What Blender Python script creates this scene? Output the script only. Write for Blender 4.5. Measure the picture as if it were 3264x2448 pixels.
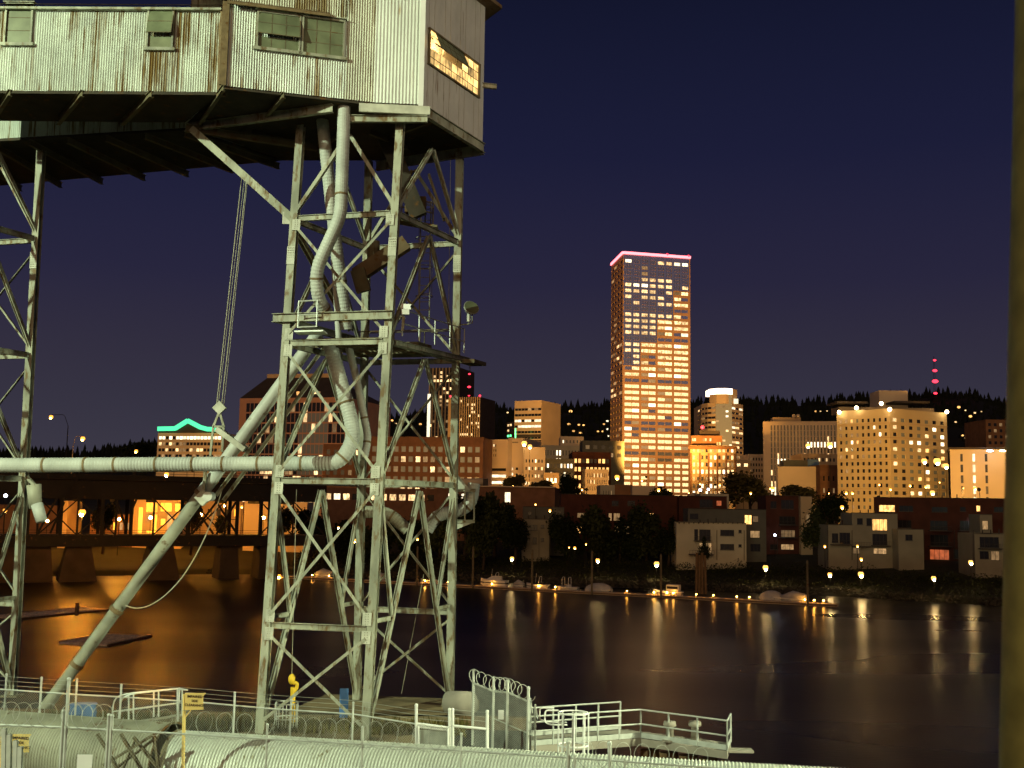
import bpy, math, random
from mathutils import Vector, Matrix
random.seed(7)
V = Vector
for o in list(bpy.data.objects): bpy.data.objects.remove(o)
sc = bpy.context.scene
COL = sc.collection
R = math.radians
# ------------------------------------------------------------------ camera
CAMZ, PITCH, ROLL, FPX = 19.0, R(6.23), 0.016, 3445.0
cam_d = bpy.data.cameras.new('camera'); cam = bpy.data.objects.new('camera', cam_d); COL.objects.link(cam)
cam_d.sensor_width = 36; cam_d.lens = 36 * FPX / 3264
cam_d.clip_start = 0.1; cam_d.clip_end = 20000
cam.matrix_world = Matrix.Translation((0, 0, CAMZ)) @ Matrix.Rotation(R(90) + PITCH, 4, 'X') @ Matrix.Rotation(ROLL, 4, 'Z')
cam_d.dof.use_dof = True; cam_d.dof.focus_distance = 55; cam_d.dof.aperture_fstop = 4.5
sc.camera = cam
# ------------------------------------------------------------------ dusk sky
w = bpy.data.worlds.new('World'); sc.world = w; w.use_nodes = True
nt = w.node_tree; bg = nt.nodes['Background']
sky = nt.nodes.new('ShaderNodeTexSky'); sky.sky_type = 'NISHITA'; sky.sun_disc = False
SUN_EL, SUN_AZ = R(-3.0), R(190)
sky.sun_elevation = SUN_EL; sky.sun_rotation = SUN_AZ
sky.altitude = 0; sky.air_density = 1.0; sky.dust_density = 1.5; sky.ozone_density = 3.0
glow = nt.nodes.new('ShaderNodeMix'); glow.data_type = 'RGBA'; glow.blend_type = 'ADD'   # city glow in the low air
glow.inputs[0].default_value = 1.0
geo = nt.nodes.new('ShaderNodeTexCoord'); sep = nt.nodes.new('ShaderNodeSeparateXYZ')
ramp = nt.nodes.new('ShaderNodeValToRGB')
ramp.color_ramp.elements[0].position = 0.0; ramp.color_ramp.elements[0].color = (0.050, 0.045, 0.064, 1)
ramp.color_ramp.elements[1].position = 0.46; ramp.color_ramp.elements[1].color = (0.0, 0.0, 0.0, 1)
for pos, c in ((0.115, (0.031, 0.0285, 0.050, 1)), (0.20, (0.0150, 0.0150, 0.038, 1)), (0.31, (0.0050, 0.0060, 0.021, 1))):
    e = ramp.color_ramp.elements.new(pos); e.color = c
sc_sky = nt.nodes.new('ShaderNodeVectorMath'); sc_sky.operation = 'SCALE'; sc_sky.inputs['Scale'].default_value = 0.38
nt.links.new(geo.outputs['Generated'], sep.inputs[0]); nt.links.new(sep.outputs['Z'], ramp.inputs[0])
nt.links.new(sky.outputs[0], sc_sky.inputs[0])
nt.links.new(sc_sky.outputs[0], glow.inputs[6]); nt.links.new(ramp.outputs[0], glow.inputs[7])
nt.links.new(glow.outputs[2], bg.inputs[0]); bg.inputs[1].default_value = 1.0
# the one sun lamp, far below daylight: the warm skyglow of a lit city reaching everything from the east bank side
sd = bpy.data.lights.new('sun', 'SUN'); sun = bpy.data.objects.new('sun', sd); COL.objects.link(sun)
sd.energy = 0.62; sd.angle = R(40); sd.color = (1.0, 0.58, 0.22)
GLOW_EL = R(15)
sun.rotation_euler = (-V((math.sin(SUN_AZ) * math.cos(GLOW_EL), math.cos(SUN_AZ) * math.cos(GLOW_EL), math.sin(GLOW_EL)))).to_track_quat('-Z', 'Y').to_euler()
sc.view_settings.view_transform = 'Standard'; sc.view_settings.look = 'None'
sc.view_settings.exposure = 0; sc.view_settings.gamma = 1; sc.view_settings.use_curve_mapping = False
sc.cycles.use_denoising = True
sc.cycles.sample_clamp_indirect = 4.0
sc.cycles.max_bounces = 5; sc.cycles.diffuse_bounces = 2; sc.cycles.glossy_bounces = 3; sc.cycles.transparent_max_bounces = 6
sc.cycles.use_light_tree = True

# ------------------------------------------------------------------ from photograph measurements to places on the ground
def ray(px, py):
    u, v = px - 1632, py - 1224
    c, s = math.cos(ROLL), math.sin(ROLL)
    u, v = u * c + v * s, -u * s + v * c
    return V((u / FPX, math.cos(PITCH) + math.sin(PITCH) * v / FPX, math.sin(PITCH) - math.cos(PITCH) * v / FPX))
EYE = V((0, 0, CAMZ))
def Pz(px, py, z):
    d = ray(px, py); return EYE + d * ((z - CAMZ) / d.z)
def PY(px, py, Y):
    d = ray(px, py); return EYE + d * (Y / d.y)
def Pp(px, py, p, n):
    d = ray(px, py); return EYE + d * ((p - EYE).dot(n) / d.dot(n))
def on_wall(px, py, A, B):
    return Pp(px, py, V((A[0], A[1], 0)), V((B[1] - A[1], A[0] - B[0], 0)))
def XA(px, Y, py=1450): return PY(px, py, Y).x
def ZA(py, px, Y): return PY(px, py, Y).z

# ------------------------------------------------------------------ materials
def new_mat(name):
    m = bpy.data.materials.new(name); m.use_nodes = True
    return m, m.node_tree, m.node_tree.nodes['Principled BSDF']
def mat(name, col, rough=0.65, metal=0.0, var=0.25, scale=1.5, rust=0.0, rustcol=(0.13, 0.06, 0.015), stretch=(1, 1, 1), spec=0.3, bump=0.0, rscale=None):
    m, t, b = new_mat(name)
    b.inputs['Roughness'].default_value = rough; b.inputs['Metallic'].default_value = metal
    b.inputs['Specular IOR Level'].default_value = spec
    tc = t.nodes.new('ShaderNodeTexCoord'); mp = t.nodes.new('ShaderNodeMapping'); mp.inputs['Scale'].default_value = stretch
    t.links.new(tc.outputs['Object'], mp.inputs[0])
    n = t.nodes.new('ShaderNodeTexNoise'); n.inputs['Scale'].default_value = scale; n.inputs['Detail'].default_value = 6
    t.links.new(mp.outputs[0], n.inputs['Vector'])
    r = t.nodes.new('ShaderNodeValToRGB')
    r.color_ramp.elements[0].position = 0.3; r.color_ramp.elements[1].position = 0.7
    r.color_ramp.elements[0].color = (*[c * (1 - var) for c in col], 1); r.color_ramp.elements[1].color = (*[min(c * (1 + var), 0.95) for c in col], 1)
    t.links.new(n.outputs[0], r.inputs[0]); out = r.outputs[0]
    if rust > 0:
        n2 = t.nodes.new('ShaderNodeTexNoise'); n2.inputs['Scale'].default_value = rscale or scale * 1.7; n2.inputs['Detail'].default_value = 9; n2.inputs['Roughness'].default_value = 0.62
        t.links.new(mp.outputs[0], n2.inputs['Vector'])
        r2 = t.nodes.new('ShaderNodeValToRGB'); r2.color_ramp.elements[0].position = 0.68 - rust * 0.3; r2.color_ramp.elements[1].position = 0.76 - rust * 0.22
        r2.color_ramp.elements[0].color = (0, 0, 0, 1); r2.color_ramp.elements[1].color = (1, 1, 1, 1)
        t.links.new(n2.outputs[0], r2.inputs[0])
        mx = t.nodes.new('ShaderNodeMix'); mx.data_type = 'RGBA'
        t.links.new(r2.outputs[0], mx.inputs[0]); t.links.new(out, mx.inputs[6]); mx.inputs[7].default_value = (*rustcol, 1)
        out = mx.outputs[2]
    t.links.new(out, b.inputs['Base Color'])
    if bump:
        bp = t.nodes.new('ShaderNodeBump'); bp.inputs['Strength'].default_value = bump; bp.inputs['Distance'].default_value = 0.05
        t.links.new(n.outputs[0], bp.inputs['Height']); t.links.new(bp.outputs[0], b.inputs['Normal'])
    return m
def emit(name, col, strength, vary=0.0, panes=0.0):
    """A thing that gives off light: lamp glass, neon, a lit room behind a window."""
    m, t, b = new_mat(name)
    b.inputs['Base Color'].default_value = (0.1, 0.1, 0.1, 1); b.inputs['Roughness'].default_value = 0.3
    b.inputs['Emission Color'].default_value = (*col, 1); b.inputs['Emission Strength'].default_value = strength
    if vary or panes:
        oi = t.nodes.new('ShaderNodeObjectInfo'); mr = t.nodes.new('ShaderNodeMapRange')
        mr.inputs[3].default_value = 1 - vary; mr.inputs[4].default_value = 1 + vary
        t.links.new(oi.outputs['Random'], mr.inputs[0])
        val = mr.outputs[0]
        if panes:                                   # furniture, blinds and ceiling lights seen in the room
            tc = t.nodes.new('ShaderNodeTexCoord'); n = t.nodes.new('ShaderNodeTexNoise'); n.noise_dimensions = '4D'
            mp = t.nodes.new('ShaderNodeMapping'); mp.inputs['Scale'].default_value = (5.0, 1, 1.8)
            ml = t.nodes.new('ShaderNodeMath'); ml.operation = 'MULTIPLY'; ml.inputs[1].default_value = 40
            t.links.new(oi.outputs['Random'], ml.inputs[0]); t.links.new(ml.outputs[0], n.inputs['W'])
            t.links.new(tc.outputs['Object'], mp.inputs[0]); t.links.new(mp.outputs[0], n.inputs['Vector']); n.inputs['Scale'].default_value = 1.0; n.inputs['Detail'].default_value = 3
            m2 = t.nodes.new('ShaderNodeMapRange'); m2.inputs[1].default_value = 0.33; m2.inputs[2].default_value = 0.66
            m2.inputs[3].default_value = 1 - panes; m2.inputs[4].default_value = 1 + panes
            t.links.new(n.outputs[0], m2.inputs[0])
            mm = t.nodes.new('ShaderNodeMath'); mm.operation = 'MULTIPLY'; t.links.new(val, mm.inputs[0]); t.links.new(m2.outputs[0], mm.inputs[1]); val = mm.outputs[0]
        ms = t.nodes.new('ShaderNodeMath'); ms.operation = 'MULTIPLY'; ms.inputs[1].default_value = strength
        t.links.new(val, ms.inputs[0]); t.links.new(ms.outputs[0], b.inputs['Emission Strength'])
    return m
def siding(name, base, rustcol, rust, zs=0.14, xs=6.0, dirt=0.25):
    """Corrugated sheet: pale zinc with rust running down in streaks and a few rusted sheets."""
    m, t, b = new_mat(name); b.inputs['Roughness'].default_value = 0.5; b.inputs['Metallic'].default_value = 0.15
    tc = t.nodes.new('ShaderNodeTexCoord')
    def noise(scale3, s, det=7):
        mp = t.nodes.new('ShaderNodeMapping'); mp.inputs['Scale'].default_value = scale3
        n = t.nodes.new('ShaderNodeTexNoise'); n.inputs['Scale'].default_value = s; n.inputs['Detail'].default_value = det; n.inputs['Roughness'].default_value = 0.65
        t.links.new(tc.outputs['Object'], mp.inputs[0]); t.links.new(mp.outputs[0], n.inputs['Vector']); return n.outputs[0]
    a = noise((xs, xs, zs), 1.3); p = noise((0.6, 0.6, 0.22), 1.0, 4); d = noise((1, 1, 0.6), 0.8, 5); g = noise((9, 9, 0.5), 1.0, 3)
    mu = t.nodes.new('ShaderNodeMath'); mu.operation = 'MULTIPLY'; t.links.new(a, mu.inputs[0]); t.links.new(p, mu.inputs[1])
    m2 = t.nodes.new('ShaderNodeMath'); m2.operation = 'MULTIPLY_ADD'; m2.inputs[1].default_value = 0.25; t.links.new(g, m2.inputs[0]); t.links.new(mu.outputs[0], m2.inputs[2])
    rr = t.nodes.new('ShaderNodeValToRGB'); rr.color_ramp.elements[0].position = 0.47 - rust * 0.1; rr.color_ramp.elements[1].position = 0.54 - rust * 0.1
    rr.color_ramp.elements[0].color = (0, 0, 0, 1); rr.color_ramp.elements[1].color = (1, 1, 1, 1); t.links.new(m2.outputs[0], rr.inputs[0])
    r1 = t.nodes.new('ShaderNodeValToRGB'); r1.color_ramp.elements[0].position = 0.35; r1.color_ramp.elements[1].position = 0.65
    r1.color_ramp.elements[0].color = (*[c * (1 - dirt) for c in base], 1); r1.color_ramp.elements[1].color = (*[min(.9, c * (1 + dirt * .4)) for c in base], 1); t.links.new(d, r1.inputs[0])
    mx = t.nodes.new('ShaderNodeMix'); mx.data_type = 'RGBA'; t.links.new(rr.outputs[0], mx.inputs[0]); t.links.new(r1.outputs[0], mx.inputs[6]); mx.inputs[7].default_value = (*rustcol, 1)
    t.links.new(mx.outputs[2], b.inputs['Base Color'])
    return m
MT = dict(
    siding=siding('zinc_siding', (0.67, 0.71, 0.63), (0.20, 0.125, 0.035), 0.85),
    siding_new=siding('newer_siding', (0.60, 0.62, 0.56), (0.3, 0.2, 0.08), -0.35, dirt=0.12),
    siding_rust=siding('rusted_siding', (0.54, 0.53, 0.42), (0.17, 0.11, 0.03), 1.0, xs=9),
    panel=siding('flat_siding', (0.66, 0.64, 0.58), (0.22, 0.13, 0.05), -0.2, dirt=0.15),
    roof=mat('rusted_roof', (0.16, 0.11, 0.06), 0.8, rust=0.5),
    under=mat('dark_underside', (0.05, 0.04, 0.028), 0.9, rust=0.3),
    steel=mat('painted_steel', (0.33, 0.335, 0.255), 0.6, var=0.4, rust=0.55, scale=1.6, rscale=4.5, stretch=(1, 1, 0.35), rustcol=(.16, .10, .04)),
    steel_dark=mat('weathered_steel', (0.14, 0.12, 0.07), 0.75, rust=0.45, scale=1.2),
    plate=mat('gusset_paint', (0.52, 0.52, 0.43), 0.6, rust=0.15, scale=2),
    duct=mat('galvanised_duct', (0.50, 0.52, 0.47), 0.5, 0.0, rust=0.08, scale=1.2, var=0.18),
    duct_old=mat('old_duct', (0.33, 0.33, 0.25), 0.6, 0.1, rust=0.3, scale=1.1),
    band=mat('rusty_band', (0.2, 0.14, 0.07), 0.7, rust=0.4, scale=4),
    cover=siding('conveyor_cover_steel', (0.66, 0.69, 0.60), (0.28, 0.25, 0.13), -0.1, dirt=0.15),
    galv=mat('galvanised_pipe', (0.55, 0.57, 0.52), 0.5, 0.3, scale=3, var=0.15),
    wire=mat('fence_wire', (0.42, 0.43, 0.38), 0.6, 0.3, scale=3),
    wood=mat('old_timber', (0.16, 0.10, 0.05), 0.9, scale=3, stretch=(1, 1, .3)),
    boom=mat('wet_grey_timber', (0.62, 0.50, 0.34), 0.45, 0.25, spec=1.0, scale=2, var=0.35),
    deck=mat('wharf_timber', (0.20, 0.15, 0.08), 0.9, scale=0.7, var=0.4),
    concrete=mat('concrete', (0.30, 0.27, 0.22), 0.9, scale=0.6, var=0.3),
    earth=mat('trodden_earth', (0.055, 0.05, 0.022), 1.0, scale=0.35, var=0.5),
    yellow=mat('yellow_paint', (0.70, 0.45, 0.03), 0.5, rust=0.1, scale=3),
    sign=mat('sign_yellow', (0.78, 0.58, 0.20), 0.5, scale=2, var=0.1),
    letter=mat('sign_letters', (0.03, 0.025, 0.02), 0.6, var=0.05),
    notice=mat('white_notice', (0.80, 0.80, 0.76), 0.5, var=0.05),
    blue=mat('blue_paint', (0.07, 0.16, 0.36), 0.5, scale=2, var=0.2),
    white=mat('white_paint', (0.78, 0.78, 0.74), 0.5, scale=1, var=0.08),
    rope=mat('rope', (0.42, 0.40, 0.30), 0.9, scale=9),
    post=mat('green_post_paint', (0.50, 0.55, 0.16), 0.5, scale=9, var=0.3, bump=.15, rust=.02, rscale=14),
    # city
    granite=mat('pink_granite', (0.46, 0.30, 0.20), 0.6, scale=0.05, var=0.08),
    granite_side=mat('pink_granite_plain', (0.42, 0.27, 0.17), 0.6, scale=0.05, var=0.08),
    cream=mat('cream_concrete', (0.62, 0.50, 0.35), 0.8, scale=0.08, var=0.1),
    tan=mat('tan_stone', (0.52, 0.38, 0.22), 0.8, scale=0.08, var=0.12),
    yellowstone=mat('yellow_render', (0.55, 0.44, 0.26), 0.8, scale=0.06, var=0.12),
    brick=mat('red_brick', (0.17, 0.085, 0.05), 0.85, scale=0.4, var=0.2),
    brick_dark=mat('maroon_brick', (0.065, 0.020, 0.012), 0.85, scale=0.4, var=0.25),
    brick_brown=mat('brown_brick', (0.24, 0.12, 0.055), 0.85, scale=0.3, var=0.2),
    render_dim=mat('dimmed_white_render', (0.22, 0.20, 0.15), 0.8, scale=0.25, var=0.12),  # white render darkened in colour so these houses look dimly lit
    render=mat('white_render', (0.44, 0.40, 0.29), 0.8, scale=0.25, var=0.1),
    greywall=mat('grey_cladding', (0.10, 0.10, 0.085), 0.8, scale=0.4, var=0.12),
    slate=mat('dark_roof', (0.055, 0.045, 0.04), 0.8, scale=0.3, var=0.2),
    rooftop=mat('flat_roof_gravel', (0.22, 0.19, 0.15), 0.9, scale=0.2, var=0.2),
    mullion=mat('bronze_mullion', (0.50, 0.27, 0.17), 0.5, 0.2, scale=0.2, var=0.1),
    rib=mat('white_ribs', (0.60, 0.46, 0.28), 0.7, scale=0.1, var=0.1),
    road=mat('asphalt', (0.06, 0.055, 0.05), 0.9, scale=0.2, var=0.3),
    ground=mat('bank_ground', (0.022, 0.022, 0.010), 1.0, scale=0.05, var=0.5),
    hill=mat('hill_wood', (0.007, 0.010, 0.006), 1.0, scale=0.01, var=0.4),
    leaf=mat('leaves', (0.085, 0.07, 0.018), 0.7, scale=0.4, var=0.5, spec=0.15),
    shrub=mat('shrub_leaves', (0.022, 0.026, 0.008), 0.8, scale=0.4, var=0.5, spec=0.1),
    leaf_mid=mat('bank_leaves', (0.034, 0.042, 0.012), 0.7, scale=0.4, var=0.55, spec=0.15),
    leaf_dark=mat('dark_leaves', (0.016, 0.022, 0.007), 0.8, scale=0.4, var=0.5, spec=0.1),
    bark=mat('bark', (0.045, 0.032, 0.02), 0.95, scale=2),
    rock=mat('riprap_rock', (0.045, 0.038, 0.026), 0.95, scale=0.8, var=0.5),
    bridge=mat('bridge_steel', (0.012, 0.011, 0.009), 0.8, rust=0.2, scale=0.5),
    pier=mat('pier_concrete', (0.045, 0.032, 0.02), 0.95, scale=0.25, var=0.35),
    boat_white=mat('boat_gelcoat', (0.70, 0.68, 0.62), 0.35, scale=0.6, var=0.08),
    boat_cover=mat('boat_canvas', (0.42, 0.41, 0.40), 0.85, scale=1, var=0.15),
    boat_dark=mat('boat_glass', (0.03, 0.03, 0.035), 0.2, var=0.1),
    # light givers
    lit=emit('lit_office', (1.0, 0.64, 0.28), 1.45, 0.4, 0.8),
    lit_hot=emit('bright_office', (1.0, 0.82, 0.52), 2.6, 0.35, 0.35),
    lit_dim=emit('dim_office', (1.0, 0.58, 0.24), 0.30, 0.6, 0.5),
    lit_home=emit('lit_home', (1.0, 0.50, 0.14), 1.6, 0.4, 0.6),
    lit_red=emit('red_curtain_room', (1.0, 0.20, 0.06), 0.35, 0.3, 0.4),
    lit_white=emit('white_lit_floor', (1.0, 0.86, 0.58), 1.5, 0.3, 0.4),
    lit_hall=emit('floodlit_hall', (1.0, 0.38, 0.03), 2.4, 0.2, 0.4),
    lit_cab=emit('lit_gallery_room', (1.0, 0.62, 0.20), 1.3, 0.5, 0.75),
    sodium=emit('sodium_lamp', (1.0, 0.42, 0.06), 500.0),
    sodium_big=emit('brilliant_sodium_lamp', (1.0, 0.36, 0.03), 3200.0),
    quay_fill=emit('quay_fill_glow', (1.0, 0.38, 0.04), 1500.0),  # for the added lamps that brighten the quay walls
    sodium_soft=emit('sodium_lamp_soft', (1.0, 0.46, 0.10), 40.0),
    city_lamp=emit('city_halide_lamp', (1.0, 0.72, 0.36), 26.0),
    halo=emit('lamp_bloom', (1.0, 0.50, 0.10), 2.2),  # lamp bloom made as a weakly glowing shell
    halo_sodium=emit('sodium_lamp_bloom', (1.0, 0.40, 0.05), 2.4),  # the same bloom shell in sodium orange
    warmwhite=emit('metal_halide_lamp', (1.0, 0.66, 0.26), 190.0),
    coolwhite=emit('cool_lamp', (0.75, 0.82, 1.0), 25.0),
    dock_light=emit('dock_pedestal_light', (1.0, 0.42, 0.06), 190.0),
    red=emit('red_beacon', (1.0, 0.03, 0.06), 4.0),
    greenlamp=emit('green_lamp', (0.1, 1.0, 0.3), 3.0),
    neon_pink=emit('pink_neon', (1.0, 0.17, 0.20), 4.0),
    neon_green=emit('green_neon', (0.07, 1.0, 0.42), 1.35),
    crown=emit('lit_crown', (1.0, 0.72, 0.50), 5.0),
)
def glass(name, col, rough, refl):
    m, t, b = new_mat(name)
    b.inputs['Base Color'].default_value = (*col, 1); b.inputs['Roughness'].default_value = rough
    b.inputs['Specular IOR Level'].default_value = refl
    tc = t.nodes.new('ShaderNodeObjectInfo'); mr = t.nodes.new('ShaderNodeMapRange'); mr.inputs[3].default_value = rough; mr.inputs[4].default_value = rough + 0.1
    t.links.new(tc.outputs['Random'], mr.inputs[0]); t.links.new(mr.outputs[0], b.inputs['Roughness'])
    return m
MT['glass_dark'] = glass('dark_glass', (0.02, 0.02, 0.022), 0.1, 0.5)
MT['glass_sky'] = glass('sky_glass', (0.62, 0.78, 1.0), 0.1, 1.0)
MT['glass_sky'].node_tree.nodes['Principled BSDF'].inputs['Metallic'].default_value = 0.86
MT['glass_old'] = mat('dusty_wired_glass', (0.15, 0.17, 0.10), 0.3, scale=1.2, var=0.35)
MT['glass_blue'] = glass('blue_grey_glass', (0.22, 0.26, 0.27), 0.12, 1.0)

# ------------------------------------------------------------------ mesh helpers
class MB:
    def __init__(s): s.v = []; s.f = []; s.m = []; s.cur = 0
    def add(s, vs, fs):
        o = len(s.v); s.v += [tuple(p) for p in vs]; s.f += [tuple(i + o for i in f) for f in fs]; s.m += [s.cur] * len(fs); return s
    def quad(s, a, b, c, d): return s.add((a, b, c, d), ((0, 1, 2, 3),))
    def box(s, c, size, ax=None):
        c = V(c); X, Y, Z = ax or (V((1, 0, 0)), V((0, 1, 0)), V((0, 0, 1)))
        a, b, d = X * (size[0] / 2), Y * (size[1] / 2), Z * (size[2] / 2)
        p = [c + a * i + b * j + d * k for k in (-1, 1) for j in (-1, 1) for i in (-1, 1)]
        return s.add(p, ((0, 2, 3, 1), (4, 5, 7, 6), (0, 1, 5, 4), (2, 6, 7, 3), (0, 4, 6, 2), (1, 3, 7, 5)))
    def frame_of(s, p0, p1, up):
        d = (p1 - p0).normalized(); up = V(up)
        x = d.cross(up)
        if x.length < 1e-4: x = d.cross(V((1, 0.1, 0)))
        x.normalize(); return d, x, x.cross(d).normalized()
    def bar(s, p0, p1, w, h, up=(0, 0, 1)):
        p0, p1 = V(p0), V(p1); d, x, y = s.frame_of(p0, p1, up)
        return s.box((p0 + p1) / 2, (w, (p1 - p0).length, h), (x, d, y))
    def ibeam(s, p0, p1, w, h, t=0.03, up=(0, 0, 1)):
        """Flanges w wide, h apart along up, and a web."""
        p0, p1 = V(p0), V(p1); d, x, y = s.frame_of(p0, p1, up); L = (p1 - p0).length; c = (p0 + p1) / 2
        s.box(c + y * (h / 2 - t / 2), (w, L, t), (x, d, y)); s.box(c - y * (h / 2 - t / 2), (w, L, t), (x, d, y))
        return s.box(c, (t, L, h - 2 * t - 0.002), (x, d, y))
    def angle(s, p0, p1, w, t=0.02, up=(0, 0, 1)):
        p0, p1 = V(p0), V(p1); d, x, y = s.frame_of(p0, p1, up); L = (p1 - p0).length; c = (p0 + p1) / 2
        s.box(c + y * (w / 2), (w, L, t), (x, d, y)); return s.box(c + x * (w / 2 - t / 2) - y * (t / 2 + .001), (t, L, w - t), (x, d, y))
    def tube(s, pts, r, n=8, cap=True):
        pts = [V(p) for p in pts]; rs = r if isinstance(r, (list, tuple)) else [r] * len(pts)
        o = len(s.v); nrm = None
        for i, p in enumerate(pts):
            t = (pts[min(i + 1, len(pts) - 1)] - pts[max(i - 1, 0)]).normalized()
            if nrm is None: nrm = t.cross(V((0.31, 0.2, 1)) if abs(t.z) < 0.9 else V((1, 0.2, 0))).normalized()
            nrm = (nrm - t * nrm.dot(t)).normalized(); b = t.cross(nrm)
            for k in range(n):
                a = 2 * math.pi * k / n; s.v.append(tuple(p + (nrm * math.cos(a) + b * math.sin(a)) * rs[i]))
        for i in range(len(pts) - 1):
            for k in range(n):
                k2 = (k + 1) % n; s.f.append((o + i * n + k, o + i * n + k2, o + (i + 1) * n + k2, o + (i + 1) * n + k)); s.m.append(s.cur)
        if cap:
            s.f.append(tuple(o + k for k in reversed(range(n)))); s.m.append(s.cur)
            e = o + (len(pts) - 1) * n; s.f.append(tuple(e + k for k in range(n))); s.m.append(s.cur)
        return s
    def sphere(s, c, r, n=10, m=6, sq=(1, 1, 1)):
        c = V(c); o = len(s.v); s.v.append(tuple(c + V((0, 0, r * sq[2]))))
        for i in range(1, m):
            a = math.pi * i / m
            for k in range(n):
                b = 2 * math.pi * k / n; s.v.append(tuple(c + V((r * sq[0] * math.sin(a) * math.cos(b), r * sq[1] * math.sin(a) * math.sin(b), r * sq[2] * math.cos(a)))))
        s.v.append(tuple(c - V((0, 0, r * sq[2])))); e = len(s.v) - 1
        for k in range(n):
            k2 = (k + 1) % n; s.f.append((o, o + 1 + k, o + 1 + k2)); s.m.append(s.cur)
            for i in range(m - 2):
                a = o + 1 + i * n; s.f.append((a + k, a + n + k, a + n + k2, a + k2)); s.m.append(s.cur)
            a = o + 1 + (m - 2) * n; s.f.append((a + k, e, a + k2)); s.m.append(s.cur)
        return s
    def prism(s, poly, z0, z1):
        n = len(poly); vs = [(p[0], p[1], z0) for p in poly] + [(p[0], p[1], z1) for p in poly]
        fs = [tuple(reversed(range(n))), tuple(range(n, 2 * n))] + [(i, (i + 1) % n, n + (i + 1) % n, n + i) for i in range(n)]
        return s.add(vs, fs)
    def build(s, name, m, parent=None, smooth=False, kind=None, label=None):
        base = ORG.get(parent.name, V((0, 0, 0))) if parent else V((0, 0, 0))
        me = bpy.data.meshes.new(name); me.from_pydata([(p[0] - base.x, p[1] - base.y, p[2] - base.z) for p in s.v], [], s.f)
        for q in (m if isinstance(m, (list, tuple)) else [m]): me.materials.append(MT[q] if isinstance(q, str) else q)
        if any(s.m): me.polygons.foreach_set('material_index', s.m)
        if smooth: me.polygons.foreach_set('use_smooth', [True] * len(me.polygons))
        o = bpy.data.objects.new(name, me); COL.objects.link(o)
        if parent: o.parent = parent; ORG[o.name] = base
        if kind: o['kind'] = kind
        if label: o['label'] = label
        return o
ORG = {}
def tag(o, label, cat, group=None):
    o['label'] = label; o['category'] = cat
    if group: o['group'] = group
    return o
def thing(name, label, cat, loc=(0, 0, 0), group=None):
    o = bpy.data.objects.new(name, None); COL.objects.link(o); o.location = loc; o.empty_display_size = 0.3
    ORG[o.name] = V(loc); return tag(o, label, cat, group)
def solo(mb, name, m, label, cat, group=None, smooth=False):
    return tag(mb.build(name, m, None, smooth), label, cat, group)
def copy_tree(o, delta, label=None, group=None, parent=None):
    c = o.copy(); COL.objects.link(c); c.parent = parent
    if parent is None:
        c.location = V(o.location) + V(delta)
        if label: c['label'] = label
        if group: c['group'] = group
    for ch in o.children: copy_tree(ch, delta, parent=c)
    return c
def structure(o): o['kind'] = 'structure'; return o
def fillet(pts, r, n=6):
    pts = [V(p) for p in pts]; out = [pts[0]]
    for i in range(1, len(pts) - 1):
        a, b, c = pts[i - 1], pts[i], pts[i + 1]
        d1 = (a - b); d2 = (c - b); k = min(r, d1.length * .48, d2.length * .48)
        p, q = b + d1.normalized() * k, b + d2.normalized() * k
        for j in range(n + 1):
            t = j / n; out.append(p * (1 - t) ** 2 + b * 2 * t * (1 - t) + q * t * t)
    return out + [pts[-1]]
def resample(pts, step):
    out = [V(pts[0])]
    for a, b in zip(pts, pts[1:]):
        n = max(1, round((b - a).length / step))
        for j in range(1, n + 1): out.append(a.lerp(b, j / n))
    return out
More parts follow.
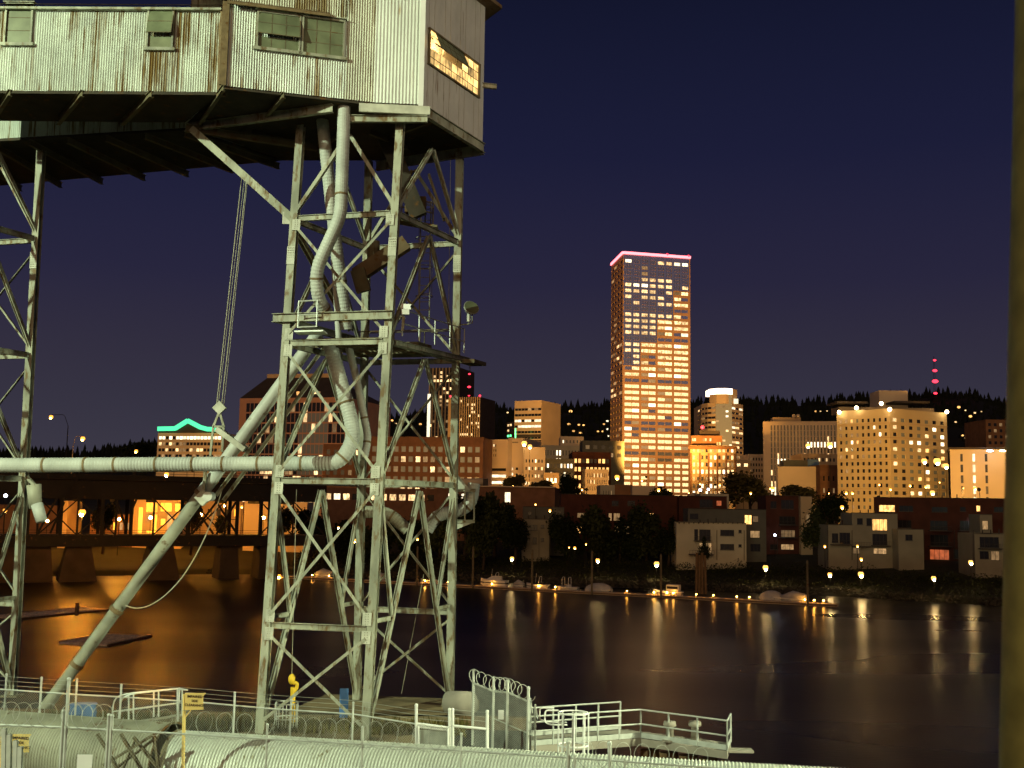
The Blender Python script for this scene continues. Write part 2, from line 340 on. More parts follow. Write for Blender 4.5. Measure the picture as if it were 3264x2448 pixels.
# ================================================================== SETTING: water, banks, hills
SHORE = [(-900, 225), (-400, 235), (-130, 246), (-90, 262), (-60, 279), (-1.5, 258), (40, 246), (72, 234), (97, 217), (150, 190), (300, 130), (900, -60)]
def ysh(x):
    for (a, b), (c, d) in zip(SHORE, SHORE[1:]):
        if a <= x <= c: return b + (d - b) * (x - a) / (c - a)
    return SHORE[0][1] if x < SHORE[0][0] else SHORE[-1][1]
PROF = [(-30, -4), (0, -0.4), (2.5, 0.8), (5, 1.3), (11, 1.6), (18, 2.4), (30, 4.0), (60, 6.5), (150, 10), (400, 12), (900, 14), (1600, 40), (5200, 60)]
def zbank(s):
    for (a, b), (c, d) in zip(PROF, PROF[1:]):
        if a <= s <= c: return b + (d - b) * (s - a) / (c - a)
    return PROF[-1][1]
def wave_material():
    m, t, b = new_mat('river_water')
    b.inputs['Base Color'].default_value = (0.008, 0.007, 0.006, 1); b.inputs['Roughness'].default_value = 0.2
    b.inputs['IOR'].default_value = 1.24; b.inputs['Specular IOR Level'].default_value = 0.18
    tc = t.nodes.new('ShaderNodeTexCoord'); prev = None
    for s3, sc_, dist, st in (((0.7, 3.2, 1), 1.2, 0.03, 0.5),):
        mp = t.nodes.new('ShaderNodeMapping'); mp.inputs['Scale'].default_value = s3; mp.inputs['Rotation'].default_value = (0, 0, R(-14))
        n = t.nodes.new('ShaderNodeTexNoise'); n.inputs['Scale'].default_value = sc_; n.inputs['Detail'].default_value = 4
        bp = t.nodes.new('ShaderNodeBump'); bp.inputs['Strength'].default_value = st; bp.inputs['Distance'].default_value = dist
        t.links.new(tc.outputs['Object'], mp.inputs[0]); t.links.new(mp.outputs[0], n.inputs['Vector']); t.links.new(n.outputs[0], bp.inputs['Height'])
        if prev: t.links.new(prev.outputs[0], bp.inputs['Normal'])
        prev = bp
    t.links.new(prev.outputs[0], b.inputs['Normal'])
    mp = t.nodes.new('ShaderNodeMapping'); mp.inputs['Scale'].default_value = (.012, .06, 1); mp.inputs['Rotation'].default_value = (0, 0, R(8)); n = t.nodes.new('ShaderNodeTexNoise'); n.inputs['Scale'].default_value = 1.0; n.inputs['Detail'].default_value = 0.5
    mr = t.nodes.new('ShaderNodeMapRange'); mr.inputs[1].default_value = .35; mr.inputs[2].default_value = .65; mr.inputs[3].default_value = -.02; mr.inputs[4].default_value = .03
    sx = t.nodes.new('ShaderNodeSeparateXYZ'); t.links.new(tc.outputs['Object'], sx.inputs[0]); m3 = t.nodes.new('ShaderNodeMapRange'); m3.inputs[1].default_value = -45; m3.inputs[2].default_value = -22; m3.inputs[3].default_value = .42; m3.inputs[4].default_value = .29; t.links.new(sx.outputs[0], m3.inputs[0]); ad = t.nodes.new('ShaderNodeMath'); t.links.new(m3.outputs[0], ad.inputs[0]); t.links.new(mr.outputs[0], ad.inputs[1])
    t.links.new(tc.outputs['Object'], mp.inputs[0]); t.links.new(mp.outputs[0], n.inputs['Vector']); t.links.new(n.outputs[0], mr.inputs[0]); t.links.new(ad.outputs[0], b.inputs['Roughness'])
    return m
MT['water'] = wave_material()
mb = MB(); mb.quad((-900, -60, 0), (900, -60, 0), (900, 300, 0), (-900, 300, 0)); structure(mb.build('river_water', 'water'))
# far bank: one sheet from the waterline to the foot of the hills
mb = MB(); xs = [-1200 + 25 * i for i in range(0, 97)]; ss = [p[0] for p in PROF]
for x in xs:
    for s in ss:
        k = 1.0 if s < 1500 else 1 + (s - 1500) / 4000
        mb.v.append((x * (1 + max(0, s) / 900), ysh(x) + s, zbank(s)))
n = len(ss)
for i in range(len(xs) - 1):
    for j in range(n - 1):
        mb.f.append((i * n + j, (i + 1) * n + j, (i + 1) * n + j + 1, i * n + j + 1)); mb.m.append(0)
structure(mb.build('far_bank_ground', 'ground', smooth=True))
# wooded hills behind the city
RIDGE = [(-1500, 1440), (0, 1457), (300, 1455), (390, 1440), (470, 1425), (560, 1445), (700, 1440), (900, 1405), (1200, 1350), (1400, 1325), (1530, 1310), (1620, 1316), (1720, 1318), (1800, 1315), (1900, 1300), (2000, 1308), (2200, 1292), (2300, 1286), (2450, 1293), (2600, 1294), (2700, 1284), (2850, 1276), (2950, 1268), (3020, 1263), (3100, 1272), (3180, 1296), (3300, 1315), (3700, 1350), (5000, 1420)]
def ridge_y(px):
    for (a, b), (c, d) in zip(RIDGE, RIDGE[1:]):
        if a <= px <= c: return b + (d - b) * (px - a) / (c - a)
mb = MB(); rows = 8; cols = 140; HZ = []
for i in range(cols + 1):
    px = -1400 + i * (6300 / cols); top = PY(px, ridge_y(px), 2300)
    for j in range(rows + 1):
        t = j / rows; Y = 1150 + t * 1150; zt = 30 + (top.z - 30) * (t ** 0.8) * (1 - 0.05 * math.sin(i * 1.3 + j))
        if j == rows: zt = top.z
        mb.v.append((top.x * Y / 2300, Y, zt))
    mb.v.append((top.x * 1.5, 3450, 0))
n = rows + 2
for i in range(cols):
    for j in range(n - 1):
        mb.f.append((i * n + j, (i + 1) * n + j, (i + 1) * n + j + 1, i * n + j + 1)); mb.m.append(0)
HV = list(mb.v)
structure(mb.build('hills', 'hill', smooth=True))
rnd = random.Random(3)
mb = MB()
def conifer(mb, p, h, r):
    for k, (b, tp, rr) in enumerate(((0.0, .55, 1), (.3, .8, .72), (.6, 1.0, .42))):
        o = len(mb.v); a0 = rnd.random() * 6
        for q in range(5):
            a = a0 + q * 1.2566; w = rr * r * (0.75 + .5 * rnd.random()); mb.v.append((p[0] + w * math.cos(a), p[1] + w * math.sin(a), p[2] + h * b))
        mb.v.append((p[0], p[1], p[2] + h * tp)); mb.f += [(o + q, o + (q + 1) % 5, o + 5) for q in range(5)]; mb.m += [0] * 5
for _ in range(5200):
    i = rnd.randrange(20, cols - 20); j = min(rows - 1, int(rows * rnd.random() ** 0.55)); a = rnd.random(); b = rnd.random()
    if rnd.random() < .42: j, b = rows - 1, 0.9 + .1 * rnd.random()
    p00, p10, p01, p11 = (V(HV[q]) for q in (i * n + j, (i + 1) * n + j, i * n + j + 1, (i + 1) * n + j + 1))
    p = p00.lerp(p10, a).lerp(p01.lerp(p11, a), b)
    h = rnd.choice((9, 12, 14, 17, 24)) * (0.7 + .5 * rnd.random()); conifer(mb, p - V((0, 0, 2)), h, h * .3)
o = mb.build('hill_forest', 'hill', kind='stuff'); tag(o, 'dark conifer wood covering the hills behind the city', 'forest')
# near bank: ground sheet and the timber wharf deck the tower stands on
ZW = 10.4
mb = MB(); mb.prism([(-90, -70), (60, -70), (60, 27.0), (9, 30.2), (0.2, 36.6), (0.2, 38.2), (-3.2, 39.2), (-3.2, 43.0), (-90, 44.5)], 9.2, ZW - .03); structure(mb.build('wharf_ground', 'earth'))
mb = MB()
for p in ((-30, 43.8), (-24, 44), (-18, 43.6), (-12, 43.4), (-7, 43), (-3.5, 42.4), (0, 38), (4, 34.5), (8, 31), (-5, 47), (-2.5, 47.5), (-6.5, 48), (-9, 44)):
    pass
wharf = thing('timber_wharf_edge', 'dark timber piles and edge beam holding up the near wharf', 'wharf', (-12, 44, 0))
for x in [-30 + 2.2 * i for i in range(13)]:
    b = MB(); b.tube([(x, 43.9 - .25 * math.sin(x), -2), (x, 43.9 - .25 * math.sin(x), 9.6)], .19, 8); b.build('pile', 'wood', wharf)
b = MB(); b.box((-16, 44.7, 10.15), (34, .3, .5)); b.build('edge_beam', 'wood', wharf)
b = MB(); b.prism([(-10.5, 38.4), (-3.2, 37.6), (-1.2, 48.4), (-8.0, 49.2)], 10.0, ZW); structure(b.build('tower_deck', 'deck'))

# ================================================================== HEADHOUSE AND GALLERIES
ZF = 34.6
Nn, Fc, Ww, Cc = Pz(1343, 333, ZF), Pz(1538, 452, ZF), Pz(1190, 326, ZF), Pz(712, 273, ZF)
G0, G1, G0b, G1b = Pz(-60, 287, ZF), Pz(697, 293, ZF), Pz(-60, 376, ZF), Pz(590, 382, ZF)
A2, B2, C2, D2 = Pz(-60, 445, ZF), Pz(590, 407, ZF), Pz(-60, 590, ZF), Pz(900, 504, ZF)
def extend(a, b, k): return a + (a - b) * k
G0 = extend(G0, G1, .1); G0b = extend(G0b, G1b, .1); A2 = extend(A2, B2, .5); C2 = extend(C2, D2, .3)
def corrugate(A, B, z0, z1, pitch=0.095, amp=0.022, rows=1, top=None):
    """A corrugated sheet standing from A to B; the ridges are real folds."""
    mb = MB(); d = V((B.x - A.x, B.y - A.y, 0)); L = d.length; d.normalize(); nn = V((d.y, -d.x, 0))
    n = int(L / pitch) * 4
    for i in range(n + 1):
        s = L * i / n; p = V((A.x, A.y, 0)) + d * s + nn * (amp * math.sin(i * math.pi / 2))
        zt = z1 if top is None else top(s / L)
        mb.v += [(p.x, p.y, z0), (p.x, p.y, zt)]
    for i in range(n): mb.f.append((2 * i, 2 * i + 2, 2 * i + 3, 2 * i + 1)); mb.m.append(0)
    return mb
def wall_holes(mb, A, B, z0, z1, rects, depth=0.1, thick=None):
    """Flat wall from A to B with openings rects=(u0,z0,u1,z1) and reveals depth deep."""
    d = V((B.x - A.x, B.y - A.y, 0)); L = d.length; d.normalize(); nn = V((d.y, -d.x, 0)); o = V((A.x, A.y, 0))
    us = sorted({0.0, L, *[r[0] for r in rects], *[r[2] for r in rects]}); vs = sorted({z0, z1, *[r[1] for r in rects], *[r[3] for r in rects]})
    P = lambda u, z, q=0: o + d * u - nn * q + V((0, 0, z))
    rs = set((round(r[0], 4), round(r[1], 4)) for r in rects)
    for a, b in zip(us, us[1:]):
        c0 = None; cu = (a + b) / 2; col = [r for r in rects if r[0] < cu < r[2]]
        for c, e in zip(vs, vs[1:]):
            cv = (c + e) / 2
            if not any(r[1] < cv < r[3] for r in col):
                if c0 is None: c0 = c
            elif c0 is not None:
                mb.quad(P(a, c0), P(b, c0), P(b, c), P(a, c)); c0 = None
        if c0 is not None: mb.quad(P(a, c0), P(b, c0), P(b, z1), P(a, z1))
    for r in rects:
        a, c, b, e = r[:4]
        mb.quad(P(a, c), P(a, c, depth), P(b, c, depth), P(b, c)); mb.quad(P(a, e, depth), P(a, e), P(b, e), P(b, e, depth))
        mb.quad(P(a, c, depth), P(a, c), P(a, e), P(a, e, depth)); mb.quad(P(b, c), P(b, c, depth), P(b, e, depth), P(b, e))
    return mb
def wall_frame(A, B):
    d = V((B.x - A.x, B.y - A.y, 0)).normalized(); return d, V((d.y, -d.x, 0))
def sash_window(parent, A, B, px, name='window', cols=1, rows=3, glassm='glass_old', proud=0.05, open_deg=0, framem='steel', open_rows=None):
    """px: photo corners (x0,y0,x1,y1) of the window in wall AB.  Frame > panes; open_rows > 0: that many top rows swing out."""
    d, nn = wall_frame(A, B)
    p0, p1 = on_wall(px[0], px[3], A, B), on_wall(px[2], px[1], A, B)
    o = V((A.x, A.y, 0)); u0, u1 = (p0 - o).dot(d), (p1 - o).dot(d)
    q0, q1 = on_wall(px[0], px[1], A, B), on_wall(px[2], px[3], A, B)
    zb, zt = (p0.z + q1.z) / 2, (p1.z + q0.z) / 2
    W, H = u1 - u0, zt - zb
    c = o + d * ((u0 + u1) / 2) + nn * proud
    t = 0.07
    mb = MB(); ax = (d, nn, V((0, 0, 1)))
    cz = V((0, 0, (zb + zt) / 2))
    for sx in (-1, 1): mb.box(c + cz + d * sx * (W / 2), (t, .12, H + t), ax)
    mb.box(c + V((0, 0, zt)), (W - t, .13, t), ax); mb.box(c + V((0, 0, zb - .05)), (W + .25, .2, t + .05), ax)
    mb.box(c + V((0, 0, zt + .07)) + nn * .04, (W + .2, .2, .03), ax)
    fr = mb.build(name, framem, parent)
    rows_open = open_rows or 0
    ch, cw = H / rows, W / cols
    ang = R(open_deg)
    for j in range(rows):
        for i in range(cols):
            b = MB(); uu = -W / 2 + cw * (i + .5); zz = zt - ch * (j + .5)
            if j < rows_open and open_deg:
                dz = (j + .5) * ch
                pc = c + d * uu + V((0, 0, zt)) + nn * (math.sin(ang) * dz) - V((0, 0, math.cos(ang) * dz))
                ax2 = (d, (nn * math.cos(ang) + V((0, 0, math.sin(ang)))).normalized(), (V((0, 0, math.cos(ang))) - nn * math.sin(ang)).normalized())
            else: pc = c + d * uu + V((0, 0, zz)) - nn * .03; ax2 = ax
            b.box(pc, (cw - .035, .02, ch - .035), ax2)
            gm = glassm if isinstance(glassm, str) else glassm[(i * 7 + j * 3) % len(glassm)]
            b.build('pane', gm, fr)
            b = MB()
            b.box(pc + ax2[0] * (cw / 2), (.03, .035, ch), ax2); b.box(pc - ax2[2] * (ch / 2), (cw - .03, .036, .03), ax2)
            if i < cols - 1 or j < rows - 1: b.build('glazing_bar', 'steel_dark' if framem == 'steel' else framem, fr)
    return fr

# ---- near gallery running off to the left
gal = thing('conveyor_gallery', 'long rust-streaked corrugated conveyor gallery high at upper left', 'gallery', (G0.x * .5 + G1.x * .5, G0.y, ZF))
HG = 3.3
corrugate(G0, G1, ZF, ZF + HG).build('front_siding', 'siding', gal)
d, nn = wall_frame(G0, G1)
mb = MB(); mb.box((G0 + G1) / 2 + V((0, 0, HG - .02)) + nn * .1, ((G1 - G0).length, .2, .09), (d, nn, V((0, 0, 1)))); mb.build('eave_trim', 'steel', gal)
rb = corrugate(G0 + nn * .32, G1 + nn * .32, 0, 1, .075, .011)
mb = MB(); L = (G1 - G0).length; k = int(L / .075) * 4        # corrugated roof sheet, pitched back
for i in range(k + 1):
    p = G0 + d * (L * i / k); h = .011 * math.sin(i * math.pi / 2)
    a = p + nn * .34 + V((0, 0, HG + .06 + h)); b = p - nn * 2.2 + V((0, 0, HG + 1.25 + h)); mb.v += [tuple(a), tuple(b)]
for i in range(k): mb.f.append((2 * i, 2 * i + 2, 2 * i + 3, 2 * i + 1)); mb.m.append(0)
mb.build('roof_sheet', 'roof', gal)
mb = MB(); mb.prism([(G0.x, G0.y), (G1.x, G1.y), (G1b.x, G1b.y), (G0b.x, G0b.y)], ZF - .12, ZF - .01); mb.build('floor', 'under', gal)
mb = MB(); mb.quad(G0b, G1b, G1b + V((0, 0, HG)), G0b + V((0, 0, HG))); mb.build('rear_wall', 'siding', gal)
for i, px in enumerate((35, 265, 485)):
    a = Pz(px, 287 + (px / 700) * 6, ZF - .13); b = a + (G0b - G0).normalized() * 3.4 if False else a + (G1b - G1) * 1.02
    mb = MB(); mb.ibeam(a + V((0, 0, -.12)) + nn * .05, b + V((0, 0, -.12)), .16, .26, .02); mb.build('floor_beam', 'steel_dark', gal)
sash_window(gal, G0, G1, (16, 16, 108, 140), rows=3, glassm='glass_old')
sash_window(gal, G0, G1, (470, 35, 556, 155), rows=3, open_deg=14, open_rows=2)
mb = MB(); mb.box(G1 + V((.12, -.05, HG / 2 - .1)), (.34, .12, HG + .2), (d, nn, V((0, 0, 1)))); mb.build('corner_flashing', 'band', gal)

# ---- headhouse with the projecting end box
hh = thing('headhouse', 'corrugated metal headhouse on top of the steel tower with a lit window band', 'headhouse', (Nn.x - 2, Nn.y + 2, ZF))
HL, HU = 3.32, 6.15
dm, nm = wall_frame(Cc, Ww)
E1 = on_wall(1050, 52, Cc, Ww); E1.z = ZF
E2 = on_wall(1108, 52, Cc, Ww); E2.z = ZF
corrugate(Cc, E2, ZF, ZF + HL).build('lower_siding', 'siding', hh)
corrugate(E2 + dm * .01, Ww, ZF, ZF + HU).build('rusted_siding', 'siding_rust', hh)
corrugate(Cc - nm * .25, E2 - nm * .25, ZF + HL, ZF + HU).build('upper_siding', 'siding_rust', hh)
sash_window(hh, Cc, Ww, (818, 46, 958, 160), cols=3, rows=3, open_deg=13, open_rows=2)
sash_window(hh, Cc, Ww, (962, 62, 1098, 178), cols=3, rows=3)
mb = MB(); k = int((E1 - Cc).length / .075) * 4
for i in range(k + 1):
    p = Cc.lerp(E1, i / k); h = .011 * math.sin(i * math.pi / 2)
    mb.v += [tuple(p + nm * .3 + V((0, 0, HL - .08 + h))), tuple(p - nm * .3 + V((0, 0, HL + .28 + h)))]
for i in range(k): mb.f.append((2 * i, 2 * i + 2, 2 * i + 3, 2 * i + 1)); mb.m.append(0)
mb.build('shed_roof_sheet', 'roof', hh)
mb = MB(); mb.bar(Cc + nm * .3 + V((0, 0, HL - .12)), E1 + nm * .3 + V((0, 0, HL - .12)), .05, .1); mb.build('gutter', 'band', hh)
mb = MB(); mb.box(Cc + V((-.02, -.06, HL / 2)), (.26, .1, HL), (dm, nm, V((0, 0, 1)))); mb.build('corner_flashing', 'band', hh)
dl, nl = wall_frame(Ww, Nn)
corrugate(Ww, Nn, ZF, ZF + HU, pitch=.13, amp=.012).build('end_siding', 'siding_new', hh)
mb = MB(); mb.box(Nn + V((-.02, -.05, HU / 2 - .04)) , (.2, .08, HU + .1), (dl, nl, V((0, 0, 1)))); mb.build('corner_trim', 'white', hh)
dr, nr = wall_frame(Nn, Fc); LR = (Fc - Nn).length
# right wall of tall flat metal panels, with an opening for the lit window band
wpx = [(1365, 88), (1524, 209), (1365, 199), (1524, 317)]
u0 = (on_wall(1365, 140, Nn, Fc) - Nn).dot(dr); u1 = (on_wall(1524, 260, Nn, Fc) - Nn).dot(dr)
zt = (on_wall(1365, 88, Nn, Fc).z + on_wall(1524, 209, Nn, Fc).z) / 2; zb = (on_wall(1365, 199, Nn, Fc).z + on_wall(1524, 317, Nn, Fc).z) / 2
npan = 12; pw = LR / npan
for i in range(npan):
    a, b = i * pw, (i + 1) * pw
    for z0, z1 in (((ZF, zb), (zt, ZF + HU)) if (b > u0 + .05 and a < u1 - .05) else ((ZF, ZF + HU),)):
        mb = MB(); c = Nn + dr * ((a + b) / 2); q = .035 + .012 * (i % 3)
        mb.box(V((c.x, c.y, (z0 + z1) / 2)) - nr * .02, (pw - .022, q, z1 - z0), (dr, nr, V((0, 0, 1)))); mb.build('wall_panel', 'panel', hh)
mb = MB(); mb.box(Nn + dr * (LR / 2) - nr * .09 + V((0, 0, HU / 2)), (LR, .03, .02), (dr, nr, V((0, 0, 1))))
for i in range(npan + 1):
    if not (u0 + .05 < i * pw < u1 - .05): mb.box(Nn + dr * (i * pw) - nr * .06 + V((0, 0, HU / 2)), (.05, .02, HU), (dr, nr, V((0, 0, 1))))
mb.build('panel_backing', 'under', hh)
win = MB(); c = Nn + dr * ((u0 + u1) / 2); W_, H_ = u1 - u0, zt - zb; ax = (dr, nr, V((0, 0, 1)))
for z in (zb, zt): win.box(V((c.x, c.y, z)) + nr * .03, (W_ + .1, .14, .07), ax)
for u in (u0, u1): win.box(Nn + dr * u + V((0, 0, (zb + zt) / 2 - ZF)) + nr * .03, (.07, .14, H_ - .07), ax)
wf = win.build('window', 'steel_dark', hh)
nc, nrw = 9, 4
for i in range(nc):
    for j in range(nrw):
        cu = u0 + W_ * (i + .5) / nc; cz = zb + H_ * (j + .5) / nrw
        b = MB(); p = Nn + dr * cu; op = (j >= 2 and i < 6); ang = R(24) if op else 0
        if op:
            dz = (nrw - j - .5) * H_ / nrw; pc = V((p.x, p.y, zt)) + nr * (math.sin(ang) * dz + .03) - V((0, 0, math.cos(ang) * dz))
            ax2 = (dr, (nr * math.cos(ang) + V((0, 0, math.sin(ang)))), (V((0, 0, math.cos(ang))) - nr * math.sin(ang)))
        else: pc = V((p.x, p.y, cz)); ax2 = ax
        b.box(pc, (W_ / nc - .03, .02, H_ / nrw - .03), ax2)
        b.build('pane', 'glass_old' if (op and i > 0) else 'lit_cab', wf)
        b = MB(); b.box(pc + dr * (W_ / nc / 2), (.028, .04, H_ / nrw), ax2); b.box(pc - ax2[2] * (H_ / nrw / 2), (W_ / nc - .03, .041, .028), ax2); b.build('glazing_bar', 'steel_dark', wf)
b = MB(); b.box(Nn + dr * ((u0 + u1) / 2) - nr * .9 + V((0, 0, (zb + zt) / 2 - ZF)), (W_ + 1, .04, H_ + 1.4), ax); b.build('room_wall', 'cream', hh)
b = MB(); b.box(Nn + dr * (u0 + 1.2) - nr * .55 + V((0, 0, (zb + zt) / 2 - ZF + .05)), (.9, .06, .05), ax); b.build('tube_lamp', 'lit_hot', hh)
for k in range(3):
    b = MB(); b.bar(Nn + dr * (u0 + .5 + k * 1.1) - nr * .5 + V((0, 0, zb - ZF)), Nn + dr * (u0 + .9 + k * 1.1) - nr * .5 + V((0, 0, zt - ZF)), .06, .06); b.build('room_brace', 'steel_dark', hh)
il = bpy.data.lights.new('room_lamp', 'POINT'); il.energy = 60; il.color = (1, .7, .32); il.shadow_soft_size = .15
ilo = bpy.data.objects.new('room_lamp_light', il); COL.objects.link(ilo); ilo.location = Nn + dr * ((u0 + u1) * .45) - nr * .45 + V((0, 0, (zt - ZF)))
# roof and floor of the headhouse
back = [Pz(1462, 488, ZF), Pz(1200, 506, ZF), Pz(900, 506, ZF), Pz(590, 392, ZF)]
foot = [(p.x, p.y) for p in (Cc, Ww, Nn, Fc, *back)]
inner = []
cx = sum(p[0] for p in foot) / len(foot); cy = sum(p[1] for p in foot) / len(foot)
ins = [(p[0] + (cx - p[0]) * .012, p[1] + (cy - p[1]) * .012) for p in foot]
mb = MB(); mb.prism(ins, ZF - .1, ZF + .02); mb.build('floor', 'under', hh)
mb = MB()
ov = [V((Cc.x - .2, Cc.y - .1, 0)), V((Ww.x, Ww.y - .3, 0)), V((Nn.x + .1, Nn.y - .5, 0)), V((Fc.x + .75, Fc.y + .1, 0)), V((back[0].x + .7, back[0].y + .4, 0)), V((back[2].x, back[2].y, 0)), V((back[3].x, back[3].y, 0))]
mb.prism([(p.x, p.y) for p in ov], ZF + HU - .02, ZF + HU + .14); mb.build('roof', 'roof', hh)
mb = MB(); mb.prism([(p[0], p[1]) for p in ins[3:7]] + [ins[2]], ZF + .03, ZF + HU - .03); 
for i in range(3, 7):
    a, b = V((*foot[i], 0)), V((*foot[(i + 1) % 8], 0))
    q = MB(); q.quad(V((a.x, a.y, ZF)), V((b.x, b.y, ZF)), V((b.x, b.y, ZF + HU)), V((a.x, a.y, ZF + HU))); q.build('rear_wall', 'siding', hh)
# sill beam, rim girders and floor beams under it
mb = MB(); mb.box((Ww + Nn) / 2 + V((-.1, 0, -.25)) + nl * .02, ((Nn - Ww).length + .9, .12, .34), (dl, nl, V((0, 0, 1)))); mb.build('sill_beam', 'plate', hh)
mb = MB(); mb.ibeam(Ww + V((-1.0, .3, -.58)), Nn + V((.25, .05, -.58)), .2, .28, .025); mb.build('rim_girder', 'steel', hh)
mb = MB(); mb.ibeam(Nn + V((.25, .15, -.3)), Fc + V((.05, 0, -.3)), .2, .42, .025); mb.build('rim_girder', 'steel', hh)
mb = MB(); mb.ibeam(Fc + V((.05, 0, -.35)), back[1] + V((0, 0, -.35)), .2, .42, .025); mb.build('rim_girder', 'steel', hh)
mb = MB(); mb.ibeam(Pz(592, 408, ZF - .3), Pz(1060, 345, ZF - .3), .2, .34, .025); mb.build('rim_girder', 'steel', hh)
mb = MB(); mb.ibeam(Pz(592, 408, ZF - .5), Pz(1010, 470, ZF - .5), .2, .3, .025); mb.build('rim_girder', 'steel_dark', hh)
for (x0, y0, x1, y1) in ((712, 280, 630, 400), (905, 303, 850, 365), (800, 420, 1000, 470), (1120, 400, 1020, 470), (1250, 430, 1380, 380), (1300, 470, 1180, 420)):
    mb = MB(); mb.ibeam(Pz(x0, y0, ZF - .2), Pz(x1, y1, ZF - .2), .14, .24, .02); mb.build('floor_beam', 'steel_dark', hh)

mb = MB(); mb.ibeam(on_wall(1500, 240, Nn, Fc) + nr * -.3, on_wall(1500, 240, Nn, Fc) + nr * .1, .1, .1, .02)
q_ = Fc + V((0, 0, 2.55)) - dr * .1; mb = MB(); mb.ibeam(q_ - V((.3, 0, 0)), q_ + V((.62, .1, -.05)), .16, .2, .02); mb.build('beam_end', 'steel', hh)
# ---- farther gallery behind, seen from below
g2 = thing('rear_conveyor_gallery', 'farther conveyor gallery seen from below with sawtooth beam ends against the sky', 'gallery', ((A2.x + B2.x) / 2, A2.y, ZF))
corrugate(A2, B2, ZF, ZF + 3.3).build('front_siding', 'siding', g2)
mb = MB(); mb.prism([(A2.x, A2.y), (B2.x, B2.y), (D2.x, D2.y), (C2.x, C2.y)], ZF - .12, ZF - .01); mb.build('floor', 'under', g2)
mb = MB(); mb.quad(D2, C2, C2 + V((0, 0, 3.3)), D2 + V((0, 0, 3.3))); mb.build('rear_wall', 'siding', g2)
mb = MB(); mb.prism([(A2.x, A2.y), (B2.x, B2.y), (D2.x, D2.y), (C2.x, C2.y)], ZF + 3.31, ZF + 3.5); mb.build('roof', 'roof', g2)
for i in range(9):
    t = i / 8; a = A2.lerp(B2, t); b = C2.lerp(D2, .12 + t * .86)
    e = b + (b - a).normalized() * .35
    mb = MB(); mb.ibeam(a + V((0, 0, -.26)), e + V((0, 0, -.26)), .16, .28, .02); mb.build('floor_beam', 'steel_dark', g2)
# ================================================================== STEEL TOWER
ZT = 34.3
LEG = dict(L=(Pz(829, 2343, ZW), Pz(960, 395, 34.4)), M=(Pz(1165, 2363, ZW), Pz(1278, 368, 34.4)), R=(Pz(1433, 2250, ZW), Pz(1466, 480, 34.4)), B=(Pz(1137, 2235, ZW), Pz(1176, 505, 34.4)))
def leg(k, z):
    a, b = LEG[k]; return a.lerp(b, (z - a.z) / (b.z - a.z))
L0, M0, M1 = LEG['L'][0], LEG['M'][0], LEG['M'][1]
NF = (M0 - L0).cross(M1 - M0).normalized()
if NF.y > 0: NF = -NF
NR = (LEG['R'][0] - M0).cross(M1 - M0).normalized()
if NR.x < 0: NR = -NR
zl = lambda px, py: Pp(px, py, L0, NF).z
H1, H2, H3, H4, H5 = zl(955, 692), zl(925, 1014), zl(925, 1093), zl(899, 1532), zl(864, 1993)
